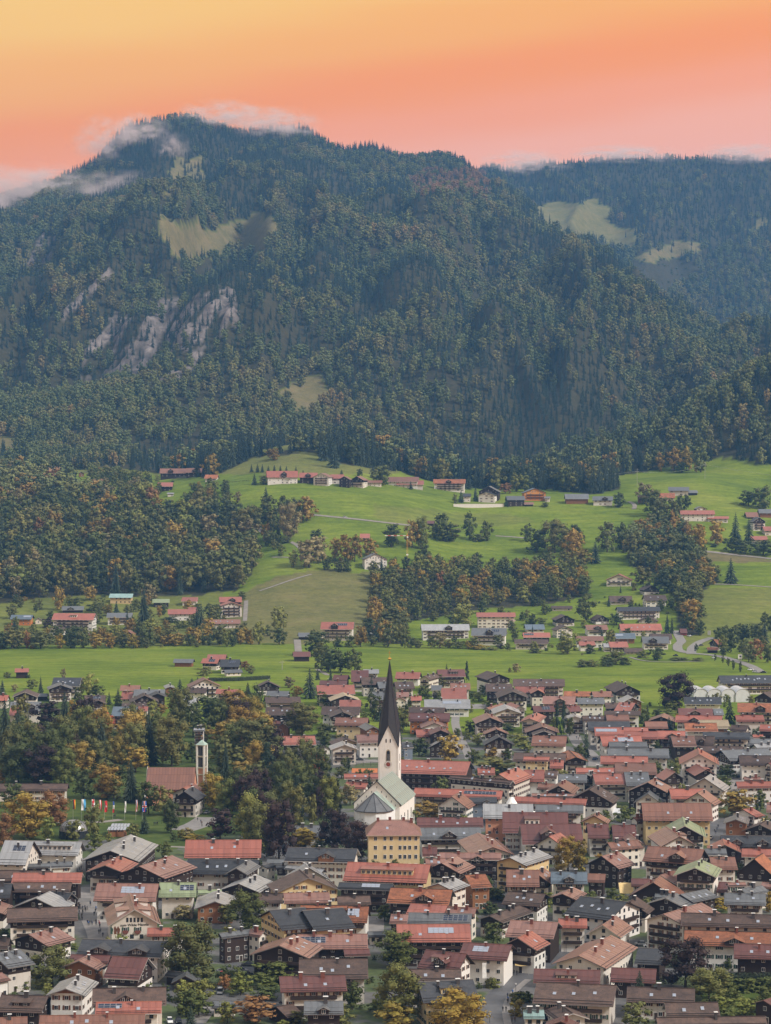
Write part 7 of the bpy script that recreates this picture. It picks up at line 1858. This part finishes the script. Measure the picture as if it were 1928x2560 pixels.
def pole(t, x, yb, yt, label, nm='power_pole', cat='power pole'):
    g = hit(*P(t, x, yb)); s = KZ * g.y / F; h = (yb - yt) * s; root = empty(nm, g); tag(root, label, cat)
    p = MB(); p.tube((0, 0, -.5), (0, 0, h), .22, .14, 6); p.obj('post', M['concrete'], root); c = MB(); c.box((0, 0, h * .82), (4.5, .16, .16)); c.box((0, 0, h * .95), (3.0, .14, .14))
    for x_ in (-2.1, 0, 2.1): c.tube((x_, 0, h * .82), (x_, 0, h * .82 + .5), .08, .06, 5)
    c.obj('crossarm', M['steel_pole'], root); return g + Vector((0, 0, h * .84))
pa = pole('E4', 550, 520, 370, 'tall power pole at the left end of the upper right meadow'); pb = pole('E4', 1115, 460, 315, 'tall power pole on top of the upper right meadow')
wr = MB()
for o_ in (-2.1, 0, 2.1):
    pc_ = pb + Vector((330, -30, -38)); pd_ = pa + Vector((-180, 60, -6))
    for a, b in ((pa, pb), (pb, pc_), (pd_, pa)):
        pts = [a.lerp(b, i / 10) + Vector((o_ * .6, o_, -5 * 4 * (i / 10) * (1 - i / 10))) for i in range(11)]
        for p, q in zip(pts[:-1], pts[1:]): wr.tube(p, q, .05, .05, 3)
tag(wr.obj('power_line', M['steel_pole']), 'thin power lines strung between the poles over the upper meadow', 'power line')
def lamp(t, x, yb, yt, label):
    g = hit(*P(t, x, yb)); s = KZ * g.y / F; h = (yb - yt) * s; root = empty('street_lamp', g); tag(root, label, 'street lamp'); p = MB(); p.tube((0, 0, 0), (0, 0, h), .08, .05, 6); p.obj('post', M['chimney_dark'], root); c = MB(); c.tube((0, 0, h), (0, 0, h + .3), .2, .28, 6); c.obj('lamp_head', M['clock_white'], root)
lamp('A3', 1125, 925, 870, 'street lamp on the pavement where the hedge begins'); lamp('A3', 908, 1190, 1122, 'street lamp at the bottom on the left of the road'); lamp('A3', 1545, 600, 530, 'street lamp by the shop under the red roof')
g = hit(*P('D4', 1408, 1050)); s = KZ * g.y / F; root = empty('sign_board', g); tag(root, 'white sign board on posts beside the entry road', 'sign')
b = MB(); b.box((0, 0, 45 * s), (34 * s, .2, 42 * s)); b.obj('panel', M['tent_white'], root); b = MB(); b.box((2 * s, -.15, 48 * s), (16 * s, .06, 12 * s)); b.obj('picture', M['solar_dark'], root); b = MB()
for sx in (-12, 12): b = MB(); b.tube((sx * s, 0, 0), (sx * s, 0, 30 * s), .1, .1, 5); b.obj('post', M['steel_pole'], root)
g = hit(*P('D4', 1150, 828)); s = KZ * g.y / F; root = empty('sign_board', g); tag(root, 'grey upright board at the foot of the right meadow', 'sign')
b = MB(); b.box((0, 0, 22 * s), (26 * s, .2, 36 * s)); b.obj('panel', M['steel_pole'], root); b = MB(); b.tube((-8 * s, 0, 0), (-8 * s, 0, 6 * s), .1, .1, 5); b.obj('post', M['steel_pole'], root); b = MB(); b.tube((8 * s, 0, 0), (8 * s, 0, 6 * s), .1, .1, 5); b.obj('post', M['steel_pole'], root)
for (t, x, yb, yt) in (('D2', 765, 1115, 1040),): pole(t, x, yb, yt, 'single thin post standing alone in the flat meadow', 'meadow_post', 'post')
# ------------------------------------------------------------------ lettering
def lettering(text, house, px, py, size, mat, side='x', font_scale=1.0):
    h = house; root = h['o']; c = Matrix.Rotation(-h['rz'], 3, 'Z') @ Vector((-h['ctr'].x, -h['ctr'].y, 0)); sx = 1 if c.x > 0 else -1; sy = 1 if c.y > 0 else -1
    cu = bpy.data.curves.new('lettering', 'FONT'); cu.body = text; cu.size = size; cu.align_x = 'CENTER'; cu.align_y = 'CENTER'; cu.extrude = .03; cu.materials.append(M[mat])
    tmp = link('tmp', cu); bpy.context.view_layer.update(); me = bpy.data.meshes.new_from_object(tmp.evaluated_get(bpy.context.evaluated_depsgraph_get())); bpy.data.objects.remove(tmp); me.name = 'lettering'
    o = link('lettering', me, root); ww = h['w'] - min(1.35, h['w'] * .22); wx = h['L'] / 2 - min(1.25, h['L'] * .1)
    tx, tz = ray(px, py)
    # meet the pixel ray with the wall plane
    Ri = Matrix.Rotation(-h['rz'], 3, 'Z'); o0 = Ri @ (Vector((0, 0, H)) - h['ctr']); dv = Ri @ Vector((tx, 1, tz))
    if side == 'x': k = (sx * (wx + .08) - o0.x) / dv.x; ang = math.pi / 2 if sx > 0 else -math.pi / 2
    else: k = (sy * (ww + .08) - o0.y) / dv.y; ang = math.pi if sy > 0 else 0
    o.location = o0 + dv * k; o.rotation_euler = (math.pi / 2, 0, ang)
def nearest_house(px, py): return min(HOUSES, key=lambda h: (h['px'] - px) ** 2 + (h['py'] - py) ** 2)
INN = next(h for h in HOUSES if 'I' in h['opts'])
def pick(t, x, y, wall, roof=None):
    px, py = P(t, x, y); return min((h for h in HOUSES if h['wall'] == wall and (roof is None or h['roof'] == roof)), key=lambda h: (h['px'] - px) ** 2 + (h['py'] - py) ** 2)
SCHOOLB, CAFE, HOTL = pick('B3', 950, 460, 's'), pick('C3', 1300, 880, 'y', 'r'), pick('B3', 1060, 800, 'y', 'l')
lettering('zum Wilde Männle', INN, *P('A1', 1122, 374), 1.25, 'dark_opening'); lettering('M', SCHOOLB, *P('B3', 957, 520), 3.0, 'chimney_brick', 'y'); lettering('KONDITOREI CAFÉ', CAFE, *P('C3', 1310, 888), 1.9, 'shutter_brown', 'y'); lettering('KNAUS', CAFE, *P('C3', 1345, 912), 1.4, 'shutter_brown', 'y')
lettering('De Wiebels Stube', HOTL, *P('B3', 985, 944), 1.0, 'frame_white')
def wall_spot(h, px, py, off=.1):       # a point on the gable wall that faces the camera, in the house's own frame
    c = Matrix.Rotation(-h['rz'], 3, 'Z') @ Vector((-h['ctr'].x, -h['ctr'].y, 0)); sx = 1 if c.x > 0 else -1; wx = h['L'] / 2 - min(1.25, h['L'] * .1)
    tx, tz = ray(px, py); Ri = Matrix.Rotation(-h['rz'], 3, 'Z'); o0 = Ri @ (Vector((0, 0, H)) - h['ctr']); dv = Ri @ Vector((tx, 1, tz)); return o0 + dv * ((sx * (wx + off) - o0.x) / dv.x)
for fx in (930, 962, 988):              # painted figures on the inn, flower boxes under its windows
    b = MB(); p = wall_spot(INN, *P('A1', fx, 425)); b.box((0, 0, 0), (.05, .75, 2.0)); b.box((0, .1, 1.25), (.05, .45, .5)); b.box((0, -.35, .3), (.05, .3, 1.0)); o = b.obj('painted_figure', M['shutter_green' if fx == 930 else 'shutter_brown'], INN['o']); o.location = p
c_ = Matrix.Rotation(-INN['rz'], 3, 'Z') @ Vector((-INN['ctr'].x, -INN['ctr'].y, 0)); ang_ = math.pi / 2 if c_.x > 0 else -math.pi / 2
for fx, fy, sc_ in [(1062 + 30 * i, 332, .62) for i in range(5)] + [(1046, 410, 1.05), (1148, 410, 1.05), (1100, 470, 1.1), (1000, 470, .9), (1180, 470, 1.0)]:
    o = link('window', window_mesh('shut_green' if fy == 410 else 'dark'), INN['o']); o.location = wall_spot(INN, *P('A1', fx, fy), .02); o.rotation_euler = (0, 0, ang_); o.scale = (sc_, 1, 1.15 if fy == 332 else 1.1)
for fx in (1046, 1148):
    b = MB(); p = wall_spot(INN, *P('A1', fx, 432), .3); b.box((0, 0, 0), (.5, 1.9, .8)); b.box((0, 0, -.5), (.35, 1.3, .4)); o = b.obj('flower_box', M['flag_red'] if 0 else M['chimney_brick'], INN['o']); o.location = p
# ------------------------------------------------------------------ labels
ROOFP = {'r': 'red roofed', 'p': 'pinkish copper roofed', 'm': 'maroon roofed', 'c': 'rusty brown roofed', 'o': 'orange roofed', 'b': 'brown tiled', 'd': 'dark slate roofed', 'g': 'grey roofed', 'l': 'silver roofed', 'n': 'pale green roofed', 'u': 'blue grey roofed', 'v': 'teal roofed', 'y': 'yellowish rusty roofed'}
WALLP = {'w': 'white walls', 'k': 'dark timber walls', 'm': 'white walls and dark timber gable', 'h': 'white walls and brown timber gable', 'y': 'cream walls', 't': 'brown timber walls', 'o': 'orange walls', 's': 'salmon walls', 'u': 'blue grey walls', 'c': 'cream walls and dark gable', 'r': 'red walls'}
def feat(h):
    f = []
    if h['V']: f.append('solar panels')
    if h['nG'] >= 1: f.append('gabled dormer' if h['nG'] == 1 else 'two gabled dormers')
    if h['nd'] >= 1: f.append('wide roof dormer')
    if h['ns'] >= 4: f.append('row of skylights')
    if h['bal']: f.append('balconies')
    return f
LAND = [('white church', 972, 1900), ('yellow school', 985, 2120), ('modern church', 440, 1930), ('white greenhouses', 1800, 1735), ('park flags', 270, 2020), ('park dome', 180, 2090), ('crowded shopping street', 225, 2310), ('curving bottom road', 1250, 2490),
        ('town hall', 1690, 2040), ('clay court', 910, 1925), ('orange salmon hall wall', 1238, 2080), ('tower crane', 1018, 1370), ('long white retaining wall', 1197, 1267)]
ANCH = list(LAND)
for h in HOUSES:
    sz = 'long' if h['L'] > 27 else ('small' if h['L'] < 11 and h['w'] < 5.5 else ('tall' if h['st'] >= 4 else ''))
    nm = 'barn' if h['name'] == 'barn' else ('shed' if h['st'] <= 1 and h['d'] < 1990 else 'house')
    h['noun'] = nm; h['short'] = ('%s %s %s' % (sz, ROOFP[h['roof']], nm)).strip(); h['f'] = feat(h)
    h['look'] = h['short'] + ' with ' + (h['f'][0] if h['f'] else WALLP[h['wall']]); h['look2'] = h['short'] + ' with ' + WALLP[h['wall']] + (' and ' + h['f'][0] if h['f'] else '')
from collections import Counter
SPECIAL = {id(INN): 'white gabled inn with lettering and painted figures under pinkish dormered roof', id(SCHOOLB): 'silver roofed hall with a salmon end wall bearing the letter M', id(CAFE): 'cream café with dark lettering on its wall under a flat red roof', id(HOTL): 'silver roofed cream hotel with dark balconies and a lettered sign'}
USED = {}
def rel(px, py, ax, ay):
    dx, dy = px - ax, py - ay
    if abs(dx) > 1.3 * abs(dy): return 'left of' if dx < 0 else 'right of'
    return 'behind' if dy < 0 else 'in front of'
def words(s): return len(s.split())
def assign(o, cands, cat, group=None):
    for c in cands:
        if c not in USED and 4 <= words(c) <= 16: USED[c] = o; tag(o, c, cat, group); return True
    c = cands[0]; USED.setdefault(c, o); tag(o, c, cat, group or 'alike ' + cat + 's'); return False
for o in list(S.objects):
    if o.parent is None and 'label' in o.keys() and o['label'] not in USED: USED[o['label']] = o
looks = Counter(h['look'] for h in HOUSES); shorts = Counter(h['short'] for h in HOUSES)
uniq = [(h['look'], h['px'], h['py'], h) for h in HOUSES if looks[h['look']] == 1 and words(h['look']) <= 9] 
for tr_ in TREES:
    pass
anchors = [(n, x, y, None) for n, x, y in LAND] + uniq
def near_anchors(px, py, k=10, skip=None):
    return sorted((a for a in anchors if a[3] is not skip or skip is None), key=lambda a: (a[1] - px) ** 2 * (1 if len(a[0]) < 30 else 1.5) + (a[2] - py) ** 2 * 2.2)[:k]
bad = 0
for h in HOUSES:
    cat = {'barn': 'barn', 'shed': 'shed'}.get(h['noun'], 'house'); grp = 'houses of the town' if h['d'] < 1990 else 'houses on the hillside'
    if id(h) in SPECIAL: assign(h['o'], [SPECIAL[id(h)]], cat, grp); continue
    c = []
    if looks[h['look']] == 1: c.append(h['look'])
    for base in (h['look'], h['look2'], h['short']):
        for a in near_anchors(h['px'], h['py'], 6, h):
            c.append('%s %s the %s' % (base, rel(h['px'], h['py'], a[1], a[2]), a[0]))
    na = near_anchors(h['px'], h['py'], 6, h)
    for i in range(0, 5): c.append('%s between the %s and the %s' % (h['short'], na[i][0], na[i + 1][0]))
    c = [x for x in c if 4 <= words(x) <= 16]
    bad += not assign(h['o'], c, cat, grp)
print('houses sharing labels', bad, len(HOUSES))
bad = 0
hs = anchors + [(h['o']['label'], h['px'], h['py'], h) for h in HOUSES if words(h['o']['label']) <= 9]
for t in TREES:
    o = t['o']; cat = 'shrub' if t['bush'] else 'tree'
    if t['label']:
        na = min(hs, key=lambda a: (a[1] - t['px']) ** 2 + (a[2] - t['py']) ** 2)
        if (na[1] - t['px']) ** 2 + (na[2] - t['py']) ** 2 > 85 ** 2: tag(o, t['label'], 'tree', t['group']); continue
    ph = KPH[t['kind']]; asp = t['h'] / max(t['w'], .1)
    if t['bush']: ph = ph.replace('copper beech', 'leafy shrub').replace('autumn tree', 'autumn shrub').replace('tree', 'shrub'); sz = 'low wide' if t['w'] > 1.4 * t['h'] else 'rounded'
    else: sz = 'tall' if t['h'] > 21 else ('small' if t['h'] < 9 else ('broad' if asp < 1.05 else ''))
    ph = (sz + ' ' + ph).strip(); c = []
    for a in sorted(hs, key=lambda a: (a[1] - t['px']) ** 2 + 2.0 * (a[2] - t['py']) ** 2)[:14]: c.append('%s %s the %s' % (ph, rel(t['px'], t['py'], a[1], a[2]), a[0]))
    na_ = sorted(hs, key=lambda a: (a[1] - t['px']) ** 2 + 2.0 * (a[2] - t['py']) ** 2)[:9]
    for i in range(8):
        for j_ in range(i + 1, 9): c.append('%s between the %s and the %s' % (ph, na_[i][0], na_[j_][0]))
    for a in na_: c += ['%s %s the %s' % (w_, rel(t['px'], t['py'], a[1], a[2]), a[0]) for w_ in ('second ' + ph, 'third ' + ph, 'fourth ' + ph)]
    c = [x for x in c if 4 <= words(x) <= 16]
    bad += not assign(o, c, cat, ('shrubs' if t['bush'] else 'trees') + (' of the town' if t['d'] < 1450 else ' of the valley and hill'))
print('trees sharing labels', bad, len(TREES))
# ------------------------------------------------------------------ air
def haze():
    m = bpy.data.materials.new('haze'); m.use_nodes = True; nt = m.node_tree; nt.nodes.clear(); out = nt.nodes.new('ShaderNodeOutputMaterial'); pv = nt.nodes.new('ShaderNodeVolumePrincipled')
    pv.inputs['Color'].default_value = (.17, .48, 1.0, 1); pv.inputs['Density'].default_value = HAZE; pv.inputs['Anisotropy'].default_value = 0.0; nt.links.new(pv.outputs[0], out.inputs['Volume'])
    b = MB(); b.box((0, 4250, 629), (9600, 9300, 1260)); o = b.obj('haze', m); tag(o, 'thin blue evening haze over the valley and mountain', kind='stuff')
haze()
def mist():
    m = bpy.data.materials.new('mist'); m.use_nodes = True; nt = m.node_tree; nt.nodes.clear(); N = nt.nodes.new; L = nt.links.new
    out = N('ShaderNodeOutputMaterial'); pv = N('ShaderNodeVolumePrincipled'); tc = N('ShaderNodeTexCoord'); ln = N('ShaderNodeVectorMath'); ln.operation = 'LENGTH'; L(tc.outputs['Object'], ln.inputs[0])
    fo = N('ShaderNodeMapRange'); fo.interpolation_type = 'SMOOTHSTEP'; L(ln.outputs['Value'], fo.inputs[0]); fo.inputs[1].default_value = .1; fo.inputs[2].default_value = .95; fo.inputs[3].default_value = 1; fo.inputs[4].default_value = 0
    nz = N('ShaderNodeTexNoise'); nz.inputs['Scale'].default_value = 3.0; nz.inputs['Detail'].default_value = 5; nz.inputs['Roughness'].default_value = .62; oi = N('ShaderNodeObjectInfo'); ad = N('ShaderNodeVectorMath'); ad.operation = 'ADD'; L(tc.outputs['Object'], ad.inputs[0]); L(oi.outputs['Location'], ad.inputs[1]); L(ad.outputs[0], nz.inputs['Vector'])
    nr = N('ShaderNodeMapRange'); L(nz.outputs[0], nr.inputs[0]); nr.inputs[1].default_value = .46; nr.inputs[2].default_value = .62; nr.inputs[3].default_value = 0; nr.inputs[4].default_value = 1
    mu = N('ShaderNodeMath'); mu.operation = 'MULTIPLY'; L(fo.outputs[0], mu.inputs[0]); L(nr.outputs[0], mu.inputs[1]); m2 = N('ShaderNodeMath'); m2.operation = 'MULTIPLY'; L(mu.outputs[0], m2.inputs[0]); m2.inputs[1].default_value = .025
    L(m2.outputs[0], pv.inputs['Density']); pv.inputs['Color'].default_value = (1.0, .86, .82, 1); L(pv.outputs[0], out.inputs['Volume'])
    b = MB(); n = 12
    for i in range(6):
        a0, a1 = -math.pi / 2 + i * math.pi / 6, -math.pi / 2 + (i + 1) * math.pi / 6
        for j in range(n):
            t0, t1 = 6.2832 * j / n, 6.2832 * (j + 1) / n; q = [(math.cos(a) * math.cos(t), math.cos(a) * math.sin(t), math.sin(a)) for a, t in ((a0, t0), (a0, t1), (a1, t1), (a1, t0))]
            b.face([q[0], q[2], q[3]] if i == 0 else ([q[0], q[1], q[2]] if i == 5 else q))
    me = b.mesh('mist', [m])
    for k, (px, py, d, rx, rz_, ry) in enumerate(((-10, 500, 4600, 175, 85, 140), (105, 462, 4630, 140, 50, 110), (275, 352, 4660, 90, 62, 100), (345, 322, 4640, 80, 40, 90), (430, 375, 4500, 45, 45, 60), (690, 312, 4720, 110, 45, 120), (560, 290, 4760, 120, 40, 120), (1310, 408, 6150, 150, 42, 120), (1560, 386, 6200, 190, 30, 120), (1860, 384, 6200, 150, 34, 120), (805, 590, 4050, 34, 42, 40), (290, 475, 4400, 120, 45, 90))):
        d2 = float(wd(d)); q = d2 / d; d = d2; tx, tz = ray(px, py); o = link('mist', me, None, (tx * d, d, H + tz * d)); o.scale = (rx * q, ry * q, rz_ * q); tag(o, 'wisps of pale mist drifting over the mountain ridge', kind='stuff')
mist()
